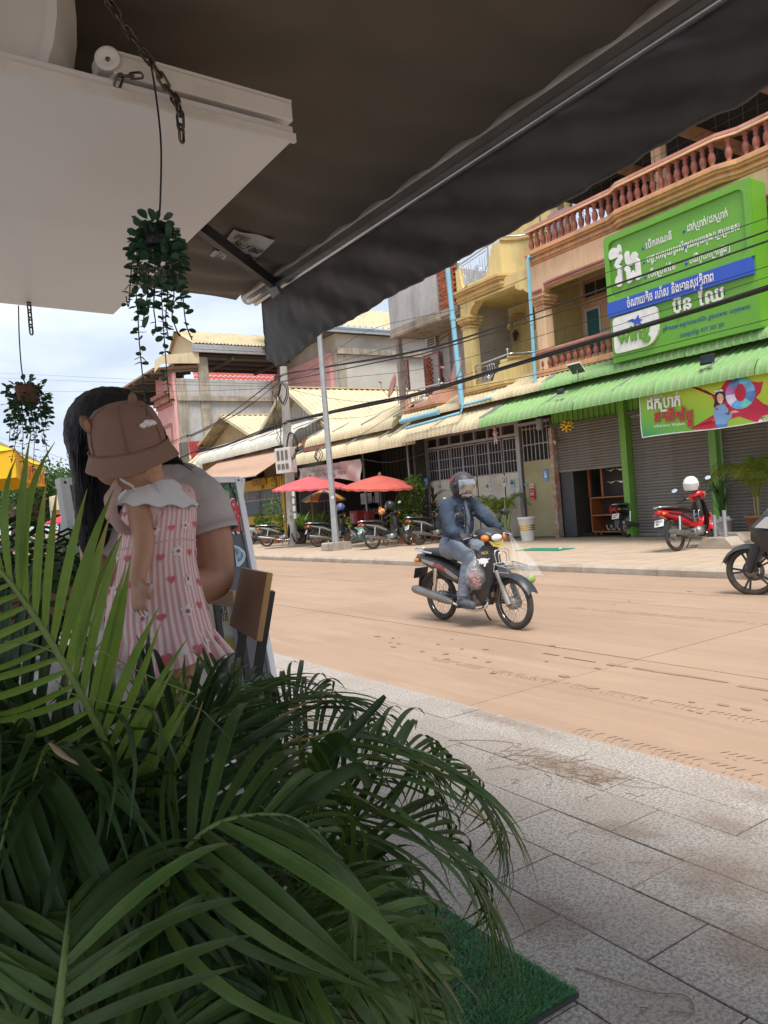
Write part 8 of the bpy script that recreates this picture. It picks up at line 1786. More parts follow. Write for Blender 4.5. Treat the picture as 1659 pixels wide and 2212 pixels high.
o = tb_(-.11, .065, .05, .25, tz+.0085, tz+.0105).build('place_mat', mat('colourful print', (.45, .28, .06), .4, (.28, .42, .5), sc=24, lo=.48, hi=.52, dirt=(.55, .08, .05), dsc=16)); tag(o, 'glossy colourful printed mat lying on the granite counter', 'place mat')
r = root('black_box', V((ta.x, ta.y, tz)), 'dark wooden box with rounded foot standing on the granite counter', 'box'); tb_(-.03, .015, .02, .14, tz+.02, tz+.105).build('box_side', mat('dark box', (.05, .035, .03), .6, (.035, .025, .022), sc=5), r, bev=.006); tb_(-.035, .02, .015, .145, tz+.009, tz+.0195).build('foot', M_black, r, bev=.004)
bp0, bp1 = PD(70, 1310, 2.7), PD(210, 1285, 2.75); r = root('wooden_bench', bp0-UP*.5, 'brown wooden bench back behind the bright palm frond', 'bench'); mb = MB(); mb.bar(bp0+(bp0-bp1)*1.5, bp1, .10, .03, _F); mb.build('backrest', M_wood, r)
for t in (-1.2, .95): p = bp0.lerp(bp1, t); MB().bar(p, (p.x, p.y, .4), .04, .04).build('leg', M_wood, r)
p = bp0.lerp(bp1, -.1); mb = MB(); mb.bar(bp0+(bp0-bp1)*1.5+FW*-.2-UP*.38, bp1+FW*-.2-UP*.38, .4, .03, UP); mb.build('seat', M_wood, r)
# ---- chair with a wooden back
M_wch = mat('varnished chair board', (.30, .165, .10), .35, (.25, .13, .075), sc=3, stretch=(1, 1, .2), dirt=(.34, .22, .16), dsc=2); M_wedge = mat('pale board edge', (.50, .29, .12), .5); M_chb = mat('charcoal chair frame', (.045, .046, .05), .45)
def wchair(lb, TL, TR, BR, BL, th, grp):
  r = root('wooden_chair', (TL+BR)/2, lb, 'chair', grp); n = (TR-TL).cross(BL-TL).normalized(); n = n if n.dot(FW) > 0 else -n
  mb = MB(); f = [TL, TR, BR, BL]; bk_ = [p+n*th for p in f]; mb.add(f+bk_, [(3, 2, 1, 0), (4, 5, 6, 7)]+[(i, (i+1) % 4, (i+1) % 4+4, i+4) for i in range(4)], False); mb.m = [0, 0, 1, 1, 1, 1]; bo = mb.build('backrest', [M_wch, M_wedge], r, bev=.003)
  w = (BR-BL); dn = (BR-TR).normalized(); fl = V((w.x, w.y, 0)).normalized(); sd = V((-fl.y, fl.x, 0)); sd = sd if sd.dot(RT) < 0 else -sd; seatc = []
  for t in (.12, .86):
    p = TL.lerp(TR, t)+dn*.05+n*(th+.012); q = p+dn*.38; k = (q.z-.4); MB().bar(p, q, .03, .022, n).build('back_post', M_chb, r); MB().bar(q, (q.x-sd.x*.06, q.y-sd.y*.06, .4), .03, .022, fl).build('leg', M_chb, r); g = q+sd*.38; MB().bar(g, (g.x+sd.x*.04, g.y+sd.y*.04, .4), .03, .022, fl).build('leg', M_chb, r); seatc.append((q, g)); MB().bar(q, g, .022, .03, UP).build('side_rail', M_chb, r)
  (a, b_), (c_, d) = seatc; z = a.z+.03; mb = MB(); mb.add([V((p.x, p.y, z)) for p in (a, b_, d, c_)]+[V((p.x, p.y, z+.02)) for p in (a, b_, d, c_)], [(3, 2, 1, 0), (4, 5, 6, 7)]+[(i, (i+1) % 4, (i+1) % 4+4, i+4) for i in range(4)], False); mb.build('seat', M_wch, r); return r
wchair('wooden backed chair with charcoal frame right beside the woman elbow', PD(521, 1225, 2.45), PD(577, 1236, 2.12), PD(553, 1385, 2.12), PD(494.5, 1351, 2.45), .018, 'wooden backed chairs')
wchair('wooden backed chair farther off, mostly hidden behind the woman forearm', PD(440, 1272, 3.2), PD(501, 1276, 2.85), PD(506, 1312, 2.85), PD(438, 1303, 3.2), .018, 'wooden backed chairs')
# ---- A-frame board
M_abd = mat('dark grey board', (.085, .09, .10), .5, (.07, .075, .085), sc=2); M_frm = mat('white board frame', (.66, .67, .68), .4, (.58, .59, .6), sc=5, dirt=(.45, .44, .42), dsc=2)
TL, TR = PD(158, 1034, 3.6), PD(530, 1031, 4.55); P2 = PD(592, 1436, 4.42); k = (TR.z-.12)/(TR.z-P2.z); BR = TR+(P2-TR)*k; BL = TL+(BR-TR)
ab = root('menu_board', (BL+BR)/2, 'dark standing signboard with white frame, green leaf print and red price figures', 'signboard'); AM = axes(BL, BR-BL, TL-BL); AW, AH = (BR-BL).length, (TL-BL).length
zs = -1 if AM.col[2].to_3d().dot(FW) > 0 else 1
mb = MB(); mb.boxm(AM @ T(AW/2, AH/2, -zs*.012), AW, AH, .02); mb.build('board', M_abd, ab)
mb = MB()
for x0, x1, y0, y1 in ((-.01, .035, 0, AH), (AW-.035, AW+.01, 0, AH), (.036, AW-.036, AH-.035, AH), (.036, AW-.036, 0, .035)): mb.boxm(AM @ T((x0+x1)/2, (y0+y1)/2, -zs*.004), x1-x0, y1-y0, .045)
mb.build('frame', M_frm, ab, bev=.003)
for k in range(4): mb = MB(); mb.ell(AM @ V(((.012, AW-.012)[k % 2], AH*(.45, .985)[k//2], zs*.02)), .007, n=8, k=5); mb.build('screw', M_black, ab)
def apt(p, d=.004):                                   # photo pixel on the board plane
  o, nrm = AM.translation, AM.col[2].to_3d(); r_ = ray(*p); return CAM+r_*((o-CAM).dot(nrm)/r_.dot(nrm))+nrm*zs*d
def aflat(name, pts, mt, d=.004, par=None): mb = MB(); mb.face([apt(p, d) for p in pts]); return mb.build(name, mt, par or ab)
rr = random.Random(6); lfs = [mat('leaf print', c, .6) for c in ((.10, .28, .07), (.16, .38, .10), (.06, .18, .06))]
def zc_(a, b_): return (411.5+a*.2232, 987.5+b_*.2232)
for k, (a, b_, s, an) in enumerate(((190, 270, 55, 1.0), (270, 280, 60, 2.2), (340, 290, 62, .6), (280, 360, 58, -.5), (350, 345, 62, -.9), (395, 275, 55, 1.8), (430, 340, 55, 2.5), (470, 330, 58, .3), (460, 290, 45, 1.2), (440, 370, 50, -1.1), (490, 370, 45, -.6), (475, 420, 42, -2.2), (470, 460, 42, -2.8), (515, 480, 40, -1.4), (120, 250, 50, .4), (510, 355, 35, -1.7), (230, 345, 40, -2.0), (60, 260, 55, 2.0), (20, 250, 50, .7))):
  c0 = zc_(a, b_); s *= .2232*.9; ca, sa = math.cos(an), math.sin(an); sh_ = [(-.55, 0), (-.25, .26), (.1, .3), (.4, .16), (.65, 0), (.4, -.16), (.1, -.3), (-.25, -.26)]; aflat('leaf_print', [(c0[0]+s*(x*ca-y*sa), c0[1]-s*(x*sa+y*ca)) for x, y in sh_], lfs[k % 3], .006+.0004*k)
redt = mat('board red', (.50, .05, .06), .6)
def atext(t, p, q, h, mt, off, d):
  a, c_ = apt(p, d), apt(q, d); m = axes(a, c_-a, TL-BL); mb = MB(); lettering(mb, t, m, h, off, .001, (c_-a).length, sides=False); return mb.build('lettering', mt, ab)
for mt, off, d in ((M_white, .075, .004), (redt, .03, .009)): atext('៥០០៛', zc_(235, 590), zc_(510, 583), .155, mt, off, d)
for mt, off, d in ((M_white, .075, .004), (redt, .03, .009)): atext('ទៅ', zc_(385, 715), zc_(508, 718), .22, mt, off, d)
aflat('bowl_print', [zc_(*p) for p in ((415, 850), (470, 870), (520, 910), (532, 950), (515, 1010), (470, 1060), (440, 1060))], mat('pale bowl print', (.45, .55, .62), .5), .004); aflat('bowl_print', [zc_(*p) for p in ((415, 870), (455, 890), (495, 925), (505, 955), (485, 1000), (455, 1020))], mat('dark bowl print', (.05, .10, .16), .5, (.3, .42, .5), sc=30), .006)
for s in (0, 1): p = TL.lerp(TR, s); q = BL.lerp(BR, s); nb = AM.col[2].to_3d()*-zs; MB().bar(p+nb*.03, (q.x+nb.x*.6, q.y+nb.y*.6, .1), .03, .03).build('rear_leg', M_frm, ab)
# small printed board under the far chair
pbs = [PD(447, 1302, 3.3), PD(493, 1306, 3.25), PD(508, 1412, 3.25), PD(452, 1412, 3.3)]; r = root('poster_board', pbs[3], 'printed board with dark Khmer words over a yellow field picture', 'poster')
mp_ = bpy.data.materials.new('field print'); mp_.use_nodes = True; N = mp_.node_tree.nodes; L = mp_.node_tree.links; uv = N.new('ShaderNodeUVMap'); spn = N.new('ShaderNodeSeparateXYZ'); L.new(uv.outputs[0], spn.inputs[0]); rp = N.new('ShaderNodeValToRGB'); e = rp.color_ramp.elements; e[0].color = (.42, .22, .06, 1); e[1].color = (.7, .62, .5, 1); e[1].position = .9
for pz, cc in ((.12, (.50, .36, .06)), (.3, (.35, .40, .10)), (.42, (.55, .62, .66)), (.62, (.62, .55, .38))): q = e.new(pz); q.color = (*cc, 1)
L.new(spn.outputs[1], rp.inputs[0]); L.new(rp.outputs[0], N['Principled BSDF'].inputs['Base Color'])
MB().sheet(lambda u, v: pbs[3].lerp(pbs[2], u).lerp(pbs[0].lerp(pbs[1], u), v), 4, 4, .006).build('board', mp_, r)
for t, a, c_, h in (('គេចិក', (462, 1322), (491, 1326), .045), ('ពិគេ', (474, 1340), (493, 1343), .05)): p, q = PD(*a, 3.23), PD(*c_, 3.2); mb = MB(); lettering(mb, t, axes(p, q-p, UP), h, .02, .001, (q-p).length, sides=False); mb.build('lettering', mat('dark print', (.03, .06, .10), .6), r)
# ================================================================ WOMAN AND CHILD
M_wskin = mat('warm brown skin', (.40, .205, .125), .48, (.35, .175, .105), sc=5, sub=.15); M_hair = mat('black hair', (.008, .008, .010), .5, (.014, .012, .013), sc=3, stretch=(22, 22, .7), bump=.5, bsc=20, spec=.25)
M_tee = mat('grey beige cotton', (.47, .42, .40), .9, (.42, .375, .36), sc=6, bump=.12, bsc=220)
def W(px, py, D): return PD(px, py, D)
Dw = 2.28
wo_ = root('person', W(320, 1500, Dw)*1.0, 'seated long haired person in a pale tee shirt hugging a small child', 'person')
wb = [limbc([W(330, 1480, Dw+.10), W(315, 1300, Dw+.08), W(310, 1120, Dw+.05), W(305, 1040, Dw+.04)], [.15, .14, .135, .075]), limb([W(300, 1050, Dw+.03), W(268, 985, Dw-.0)], [.055, .05]),
   blob(W(243, 950, Dw-.02), (.082, .088, .112)), blob(W(212, 965, Dw-.05), (.02, .02, .018)),
   limbc([W(405, 1075, Dw+.04), W(447, 1150, Dw), W(464, 1245, Dw-.02)], [.072, .073, .060]), limbc([W(464, 1252, Dw-.02), W(430, 1268, Dw-.10), W(380, 1265, Dw-.2), W(330, 1262, Dw-.24)], [.056, .054, .045, .034]),
   limbc([W(225, 1085, Dw+.03), W(215, 1180, Dw), W(228, 1270, Dw-.12), W(262, 1290, Dw-.22)], [.065, .058, .05, .034]),
   limbc([W(300, 1480, Dw), W(180, 1500, Dw-.15), W(60, 1510, Dw-.25)], [.12, .10, .08]), limbc([W(370, 1480, Dw), W(260, 1520, Dw-.3), W(160, 1530, Dw-.45)], [.12, .10, .08])]
wb += hand(W(330, 1262, Dw-.24), W(285, 1250, Dw-.27)-W(330, 1262, Dw-.24), -_F, .95, 1, .35) + hand(W(262, 1290, Dw-.22), W(300, 1285, Dw-.3)-W(262, 1290, Dw-.22), -FW, .95, -1, .35)
solid(wb, .008, 'body', M_wskin, wo_, smooth=3)
tee = [limbc([W(328, 1440, Dw+.10), W(315, 1300, Dw+.08), W(308, 1130, Dw+.05), W(305, 1058, Dw+.04)], [.165, .155, .15, .085]), limb([W(230, 1075, Dw+.03), W(400, 1062, Dw+.04)], [.085, .092]), limb([W(240, 1180, Dw-.0), W(250, 1300, Dw)], [.085, .09]),
   limbc([W(392, 1062, Dw+.04), W(420, 1082, Dw+.02), W(438, 1105, Dw+.01)], [.088, .092, .09]), limbc([W(232, 1080, Dw+.03), W(212, 1130, Dw)], [.075, .072])]
solid(tee, .009, 'tee_shirt', M_tee, wo_, smooth=4, disp=.018, dsize=.10)
mb = MB(); a, c_ = W(432, 1098, Dw+.01), W(453, 1158, Dw); mb.tube([a, a.lerp(c_, .5), a.lerp(c_, .8), a.lerp(c_, .81), c_], [.088, .089, .088, .0905, .089], 28, False); mb.tube([c_, c_+(c_-a).normalized()*-.004], [.089, .083], 28, False); mb.build('sleeve_cuff', M_tee, wo_)
solid([limbc([W(310, 1490, Dw), W(180, 1508, Dw-.15), W(60, 1515, Dw-.25)], [.135, .115, .095]), limbc([W(380, 1485, Dw), W(260, 1525, Dw-.3), W(160, 1535, Dw-.45)], [.135, .115, .095]), limb([W(300, 1470, Dw+.08), W(370, 1470, Dw+.08)], [.15, .15]), limb([W(160, 1535, Dw-.45), W(160, 1535, Dw-.45)-UP*.4], [.085, .07]), limb([W(60, 1515, Dw-.25), W(60, 1515, Dw-.25)-UP*.4], [.085, .07])], .012, 'trousers', mat('pale trousers', (.50, .48, .47), .9), wo_, smooth=4)
p, q = W(230, 1146, Dw-.118), W(262, 1142, Dw-.118); mb = MB(); lettering(mb, 'OR', axes(p, q-p, UP), .028, .02, .0, (q-p).length, sides=False); mb.build('lettering', M_black, wo_)
hr = [limb([W(245, 930, Dw-.0), W(240, 925, Dw)], [.115, .122]), blob(W(238, 920, Dw+.01), (.125, .13, .118)), blob(W(185, 915, Dw), (.062, .08, .062)), limbc([W(200, 930, Dw-.01), W(205, 1000, Dw-.04), W(208, 1080, Dw-.07), W(205, 1150, Dw-.07), W(198, 1205, Dw-.05)], [.085, .07, .062, .055, .02], seg=6), limbc([W(240, 960, Dw-.01), W(240, 1030, Dw-.03), W(232, 1100, Dw-.06), W(215, 1160, Dw-.07)], [.10, .085, .055, .03], seg=6),
   limbc([W(300, 930, Dw+.06), W(345, 985, Dw+.06), W(385, 1015, Dw+.04), W(405, 1030, Dw+.03)], [.075, .05, .025, .008], seg=6), blob(W(290, 940, Dw+.05), (.08, .1, .09))]
hm = solid(hr, .0075, 'hair', M_hair, wo_, smooth=4, disp=.010, dsize=.03)
rr = random.Random(3); mb = MB(sm=False)
for k in range(70):
  x0 = rr.uniform(160, 235); y1 = rr.uniform(1040, 1215); a = W(x0-8+rr.uniform(-4, 4), 930+rr.uniform(-20, 20), Dw-.06-.08*rr.random()); c_ = W(172+(x0-160)*.62+rr.uniform(-5, 5), y1, Dw-.10-.05*rr.random()); mb.tube(cat([a, a.lerp(c_, .5)+V((rr.gauss(0, .006), rr.gauss(0, .006), 0)), c_], 4), .0016, 3, False)
for k in range(40):
  an = rr.uniform(-.3, 3.5); a = W(238+82*math.cos(an), 918-72*math.sin(an), Dw+rr.uniform(-.05, .08)); d = V((rr.gauss(0, 1), rr.gauss(0, 1), rr.gauss(0, .6)))*.018; mb.tube(cat([a-d*.6, a+(a-W(240, 925, Dw)).normalized()*.01, a+d], 4), .0006, 3, False)
for k in range(30): a = W(rr.uniform(340, 365), rr.uniform(975, 1000), Dw+.02); c_ = W(rr.uniform(385, 425), rr.uniform(1010, 1045), Dw-.02); mb.tube(cat([a, a.lerp(c_, .5)+V((0, 0, rr.uniform(0, .012))), c_], 4), .0014, 3, False)
for k in range(26): a = W(rr.uniform(146, 172), rr.uniform(905, 960), Dw-.02); mb.tube(cat([a, a+V((0, 0, -.05))+RT*rr.uniform(-.012, .004), W(rr.uniform(165, 180), rr.uniform(985, 1030), Dw-.04)], 4), .0012, 3, False)
mb.build('hair_strands', M_hair, hm, kind='stuff')
# ---- child
Dc = 2.0
cdr = root('person', W(340, 1560, Dc), 'small child in a pink striped dress and brown bear eared hat, seen from behind', 'person')
M_cskin = mat('child skin', (.44, .24, .15), .48, (.39, .205, .125), sc=6, sub=.15)
cb_ = [limbc([W(352, 1440, Dc+.03), W(340, 1280, Dc+.03), W(338, 1150, Dc+.03), W(338, 1075, Dc+.03)], [.07, .066, .062, .05]), limb([W(334, 1072, Dc+.02), W(312, 1015, Dc+.0)], [.043, .042]), blob(W(280, 985, Dc-.01), (.083, .092, .088)), blob(W(248, 1010, Dc-.03), (.05, .05, .048)), blob(W(232, 1003, Dc-.06), (.012, .012, .010)), blob(W(312, 1003, Dc-.07), (.010, .018, .022)),
   limb([W(300, 1082, Dc+.01), W(378, 1076, Dc+.05)], [.036, .036]),
   limbc([W(300, 1088, Dc-.02), W(309, 1180, Dc-.065), W(297, 1250, Dc-.10)], [.033, .027, .020]), limbc([W(385, 1078, Dc+.06), W(372, 1150, Dc+.14), W(330, 1170, Dc+.2)], [.042, .034, .028]),
   limbc([W(330, 1420, Dc+.02), W(345, 1500, Dc+.01), W(350, 1570, Dc+.02)], [.058, .046, .034]), limbc([W(380, 1420, Dc+.05), W(385, 1500, Dc+.06), W(385, 1570, Dc+.06)], [.058, .046, .034]), limb([W(350, 1575, Dc+.02), W(335, 1580, Dc+.08)], [.03, .022]), limb([W(385, 1575, Dc+.06), W(372, 1580, Dc+.12)], [.03, .022])]
hw = W(297, 1250, Dc-.10); cb_ += hand(hw, W(296, 1300, Dc-.12)-hw, -_F*.8+RT*-.5, .60, 1, .3)
solid(cb_, .0042, 'body', M_cskin, cdr, smooth=3)
# dress: a lofted shell with its own stripes
M_dr = mat('pink cotton', (.62, .33, .33), .85, (.58, .30, .30), sc=4); striped(M_dr, (.70, .56, .54), 46, 0)
cols = [(342, 1054, .060, .046), (344, 1066, .080, .058), (345, 1085, .094, .070), (343, 1120, .098, .076), (338, 1165, .100, .080), (334, 1215, .106, .088), (335, 1270, .117, .095), (340, 1330, .130, .104), (346, 1368, .136, .110)]
def dsec(v):
  q = v*(len(cols)-1); j = min(int(q), len(cols)-2); f = q-j; return [cols[j][k]*(1-f)+cols[j+1][k]*f for k in range(4)]
xr_, fw_ = RT, FW
def dressf(u, v):
  px, py, a, b_ = dsec(v); c_ = W(px, py, Dc+.04); an = u*6.28318; fold = 1+(.035*v*math.sin(an*9+v*2)+.02*v*math.sin(an*17+1))
  return c_+xr_*(a*fold*math.cos(an))+fw_*(b_*fold*math.sin(an))+UP*(-.006*math.sin(an*2))
mb = MB(); mb.grid(dressf, 110, 40, closeu=True); mb.grid(lambda u, v: dressf(1-u, v)-(dressf(1-u, v)-W(dsec(v)[0], dsec(v)[1], Dc+.04))*.03, 110, 20, closeu=True); dr_ = mb.build('dress', M_dr, cdr)
def rufff(u, v):
  base = dressf(u, 1); c_ = W(346, 1368, Dc+.04); d = (base-c_); d.z = 0; an = u*6.28318; k = 1+.25*v+(.10*v+.015)*math.sin(an*17+math.sin(an*3)*2)
  return V((c_.x, c_.y, base.z))+d*k+UP*(-.085*v+.006*v*math.sin(an*5)+.0)+UP*(.018*v*max(0, math.cos(an-.3)))
mb = MB(); mb.grid(rufff, 240, 8, closeu=True); mb.grid(lambda u, v: rufff(1-u, v)-(rufff(1-u, v)-W(346, 1368, Dc+.04))*.02, 240, 8, closeu=True); mb.build('ruffle', M_dr, cdr)
mb = MB(); mb.tube([dressf(u/80, .52)+(dressf(u/80, .52)-W(dsec(.52)[0], dsec(.52)[1], Dc+.04))*.01 for u in range(81)], .0022, 5, cap=False); mb.build('waist_seam', M_dr, dr_)
solid([limb([W(306, 1080, Dc+.02), W(392, 1074, Dc+.055)], [.047, .040]), limb([W(345, 1100, Dc+.035), W(345, 1080, Dc+.03)], [.075, .07])], .008, 'dress_yoke', mat('pink yoke cotton', (.64, .40, .39), .85), dr_, smooth=4)
# armhole frill and collar
mb = MB(); ce_ = W(297, 1092, Dc-.03)
mb.grid(lambda u, v: ce_+(xr_*(math.cos(u*6.283)*(.052+.016*v))+UP*(math.sin(u*6.283)*(.062+.016*v)))*(1+.03*v*math.sin(u*60))+fw_*(.02-.05*v+.02*math.cos(u*6.283)), 90, 3, closeu=True); mb.build('armhole_frill', mat('pale pink frill', (.62, .46, .44), .85), cdr)
nk_ = W(334, 1051, Dc+.02)
def colf(u, v):
  an = u*5.9+2.05; sc = 1+.12*abs(math.sin(an*3.0)); r_ = .044+.050*v*sc; return nk_+xr_*(r_*1.12*math.cos(an))+fw_*(r_*.86*math.sin(an))+UP*(.012-.062*v**1.15+.004*math.sin(an*11)*v-.012*math.cos(an)*v)
MB().sheet(colf, 90, 8, .003).build('collar', mat('white cotton', (.70, .68, .67), .85, (.63, .61, .60), sc=9), cdr)
mb = MB(); mb.tube(cat([W(253, 1015, Dc-.075), W(262, 1035, Dc-.10), W(285, 1050, Dc-.10), W(290, 1060, Dc-.08)], 6), .0035, 6); mb.build('chin_cord', mat('cream cord', (.62, .57, .53), .8), cdr)
# hat
toC0 = -_F
M_fel = mat('brown felt', (.25, .145, .105), .9, (.215, .125, .092), sc=7, bump=.2, bsc=150); HC = W(278, 963, Dc-.01); hx = (W(378, 967, Dc-.01)-W(181, 1012, Dc-.01)).normalized(); hz = (W(257, 882, Dc-.045)-HC).normalized(); hy = hz.cross(hx).normalized(); hx = hy.cross(hz); HM = M((hx, hy, hz)).transposed().to_4x4(); HM.translation = HC
def crown(u, v): an = u*6.283; r_ = .098*(1-.12*v-.55*max(0, v-.62)**2*6.0*.8) if v < 1 else .0; r_ = max(r_, .001); return HM @ V((r_*1.0*math.cos(an), r_*1.06*math.sin(an), .112*math.sin(min(1, v)*1.45)/math.sin(1.45)))
cr = [(.096, 0), (.094, .03), (.089, .06), (.080, .085), (.062, .102), (.035, .111), (.001, .113)]
mb = MB(); mb.lathe([(a, z) for a, z in cr], 40, HM, cap=False); ht_ = mb.build('hat', M_fel, cdr)
mb = MB(); mb.sheet(lambda u, v: HM @ V(((.094+.018*v+.004*math.sin(u*12.566+1)*v)*math.cos(u*6.283), (.098+.020*v)*math.sin(u*6.283), -.046*v-.004*math.sin(u*6.283*3)*v)), 60, 6, .004); mb.build('hat_brim', M_fel, ht_)
mb = MB(); mb.tube([HM @ V((.1005*math.cos(t*.157), .1005*math.sin(t*.157), .001)) for t in range(41)], .0028, 5, cap=False)
for an in (-1.35, -2.4, -.3, .8, 1.9): mb.tube([HM @ V((a*1.012*math.cos(an), a*1.012*math.sin(an), z)) for a, z in cr[:-1]], .0022, 5)
mb.build('hat_seam', mat('dark felt seam', (.22, .12, .085), .9), ht_)
sg_ = 1 if hy.dot(toC0) > 0 else -1
for (x_, y_, z_, s) in ((-.074, .045*sg_, .078, .017), (.035, -.01*sg_, .110, .015)): mb = MB(); mb.ell(HM @ V((x_, y_, z_)), (s*.8, s*1.0, s*1.55), HM.to_3x3().normalized() @ M.Rotation(-.35 if x_ < 0 else .2, 3, 'Y'), n=14, k=10); mb.build('bear_ear', M_fel, ht_)
mb = MB(); mb.ell(HM @ V((-.068, .060*sg_, .078)), (.008, .005, .017), HM.to_3x3().normalized(), n=10, k=6); mb.build('ear_lining', mat('pink ear lining', (.42, .20, .14), .9), ht_)
mb = MB()
for a_, z_, r_ in ((.62, .062, .012), (.78, .060, .009), (.48, .060, .010), (.38, .056, .007)): mb.ell(HM @ V((.0925*math.cos(a_), .0925*math.sin(a_)*sg_, z_)), (r_, r_, r_*.8), n=12, k=6)
mb.build('cloud_patch', M_white, ht_)
# prints on the dress: hearts and plain white daisies
hs = [(.0, -.55), (.28, -.25), (.5, .05), (.5, .3), (.32, .48), (.12, .42), (0, .22), (-.12, .42), (-.32, .48), (-.5, .3), (-.5, .05), (-.28, -.25)]
M_heart = mat('rose heart print', (.62, .15, .18), .8); M_dai = mat('white print', (.72, .68, .66), .8); M_dot = mat('pink print', (.55, .10, .14), .8)
def dpatch(fn, u0, v0, su, sv, shape, mt, off, nm, par):
  mb = MB(); pts = [(u0+x*su, v0-y*sv) for x, y in shape]; c0 = fn(u0, v0)
  def P(u, v): p = fn(u % 1, min(max(v, 0), 1)); o = W(345, 1200, Dc+.04); d = p-V((o.x, o.y, p.z)); d.z = 0; return p+d.normalized()*off
  k = 3; vs = [P(u0, v0)]+[P(u0+(a-u0)*(i+1)/k, v0+(b_-v0)*(i+1)/k) for i in range(k) for a, b_ in pts]; n = len(pts)
  fs = [(0, 1+(j+1) % n, 1+j) for j in range(n)]
  for i in range(k-1): fs += [(1+i*n+(j+1) % n, 1+(i+1)*n+(j+1) % n, 1+(i+1)*n+j, 1+i*n+j) for j in range(n)]
  mb.add(vs, fs, True); return mb.build(nm, mt, par)
rr = random.Random(21); k = 0
for v in (.14, .30, .44, .58, .72, .86):
  for j in range(9):
    u = .5+(j-.2+.5*(k % 2)+rr.uniform(-.12, .12))/14; k += 0
    if (j+int(v*20)) % 2: dpatch(dressf, u, v+rr.uniform(-.02, .02), .031, .036, hs, M_heart, .0022, 'heart_print', dr_)
    else:
      f = [(math.cos(t*.3142)*(.5 if t % 4 < 2 else .36), math.sin(t*.3142)*(.5 if t % 4 < 2 else .36)) for t in range(20)]; dpatch(dressf, u, v+rr.uniform(-.02, .02), .046, .058, f, M_dai, .0022, 'daisy_print', dr_); dpatch(dressf, u, v, (.016), .02, [(math.cos(t*.785)*.5, math.sin(t*.785)*.5) for t in range(8)], M_dot, .0034, 'daisy_print', dr_)
  k += 1
for j in range(12):
  u = .48+j/22; dpatch(rufff, u, .5+rr.uniform(-.15, .15), .030, .36, hs if j % 2 else f, M_heart if j % 2 else M_dai, .004, 'heart_print' if j % 2 else 'daisy_print', dr_)
# ================================================================ FOREGROUND PALMS, PLANTER, TURF
M_palm = leafmat('palm leaflet', (.056, .104, .028), (.082, .138, .036), .3, .45, .4); M_palmb = leafmat('backlit palm leaflet', (.165, .25, .06), (.12, .205, .045), .45, .4, .12); M_palmd = leafmat('deep palm leaflet', (.021, .046, .013), (.032, .064, .017), .18, .42, .3)  # bright copy carries backlight in its colour, deep copy the shade inside the clump
M_rach = mat('palm rachis', (.16, .22, .06), .45, (.11, .17, .045), sc=9)
def leaflet_mesh(w, droop, fold=.35, n=9, tipcut=0):
  mb = MB(sm=True); vs = []
  for i in range(n+1):
    t = i/n; a = droop*t*t; y = t*math.cos(a*.75); z = -t*math.sin(a*.75)
    ww = w*(math.sin(math.pi*min(1, .12+t*.93))**.65)*(1 if t < .97 else .25); ww = max(ww, w*.06)
    vs += [(-ww, y, z+ww*fold), (0, y, z), (ww, y, z+ww*fold)]
  mb.add(vs, [(i*3+j, i*3+j+1, i*3+j+4, i*3+j+3) for i in range(n) for j in (0, 1)], True); return mb
LM = {}
TIPS = {}
def lmesh(mt, w, droop):
  k = (mt.name, w, droop)
  if mt.name not in TIPS: q = mt.copy(); q.name = mt.name+' with dry tip'; TIPS[mt.name] = leaftips(q)
  mt = TIPS[mt.name]
  if k not in LM: LM[k] = meshm(leaflet_mesh(w, droop), 'leaflet', mt)
  return LM[k]
DROOPS = (.15, .45, .8, 1.15)
def frond(plant, ctl, nrm, L_, pairs=20, w=.034, mt=None, droop=(1, 2), single=True, r0=.006, t0=.18, ang=52, sides=(1, 1), ang2=None, dr2=None, rr=None, lift=.25, tipdir=None, grav=.25):
  rr = rr or random.Random(1); mt = mt or M_palm; P = cat([V(p) for p in ctl], 10); m = len(P)
  f = MB().tube(P, [r0*(1-.75*i/(m-1)) for i in range(m)], 6).build('frond', M_rach, plant); N_ = V(nrm).normalized(); st = MB(sm=True)
  for i in range(pairs):
    t = t0+(1-t0)*(i+.5)/pairs; q = t*(m-1); j = min(int(q), m-2); p = P[j].lerp(P[j+1], q-j); tg = (P[min(j+2, m-1)]-P[max(j-1, 0)]).normalized(); sd = tg.cross(N_).normalized(); nn = sd.cross(tg).normalized()
    prof = (.45+.55*math.sin(math.pi*min(1, .12+.8*t)))*(1 if t < .85 else 1-.9*(t-.85))
    for s, k in ((1, sides[0]), (-1, sides[1])):
      if not k: continue
      a = R_((ang if s > 0 or ang2 is None else ang2)*(1-.45*t)+rr.uniform(-5, 5)); d = (tg*math.cos(a)+sd*s*math.sin(a)+nn*lift+UP*(-grav*.4)).normalized(); l = L_*prof*k*rr.uniform(.88, 1.1)
      # leaflet frame: y along d, z up from the blade
      zz = (nn+UP*grav*1.3+sd*s*-.15); x = d.cross(zz).normalized(); me_ = axes(p, x, d) @ RY(rr.uniform(-.35, .35)) @ RZ(rr.uniform(-.07, .07)) @ M.Diagonal((l*rr.uniform(.85, 1.1), l, l, 1)); dv = DROOPS[min(3, max(0, rr.choice(droop if s > 0 or dr2 is None else dr2)))]
      if single: inst(lmesh(mt, w, dv), 'leaflet', me_, f)
      else:
        lm = leaflet_mesh(w, dv, n=7); st.add([me_ @ V(v) for v in lm.v], lm.f, True)
  if not single: st.build('leaflets', mt, f, kind='stuff')
  return f
def W3(l): return [PD(*p) for p in l]
toC = -_F
def palm(nm, lb, base): return root(nm, base, lb, 'palm', 'potted palms in front of the camera')
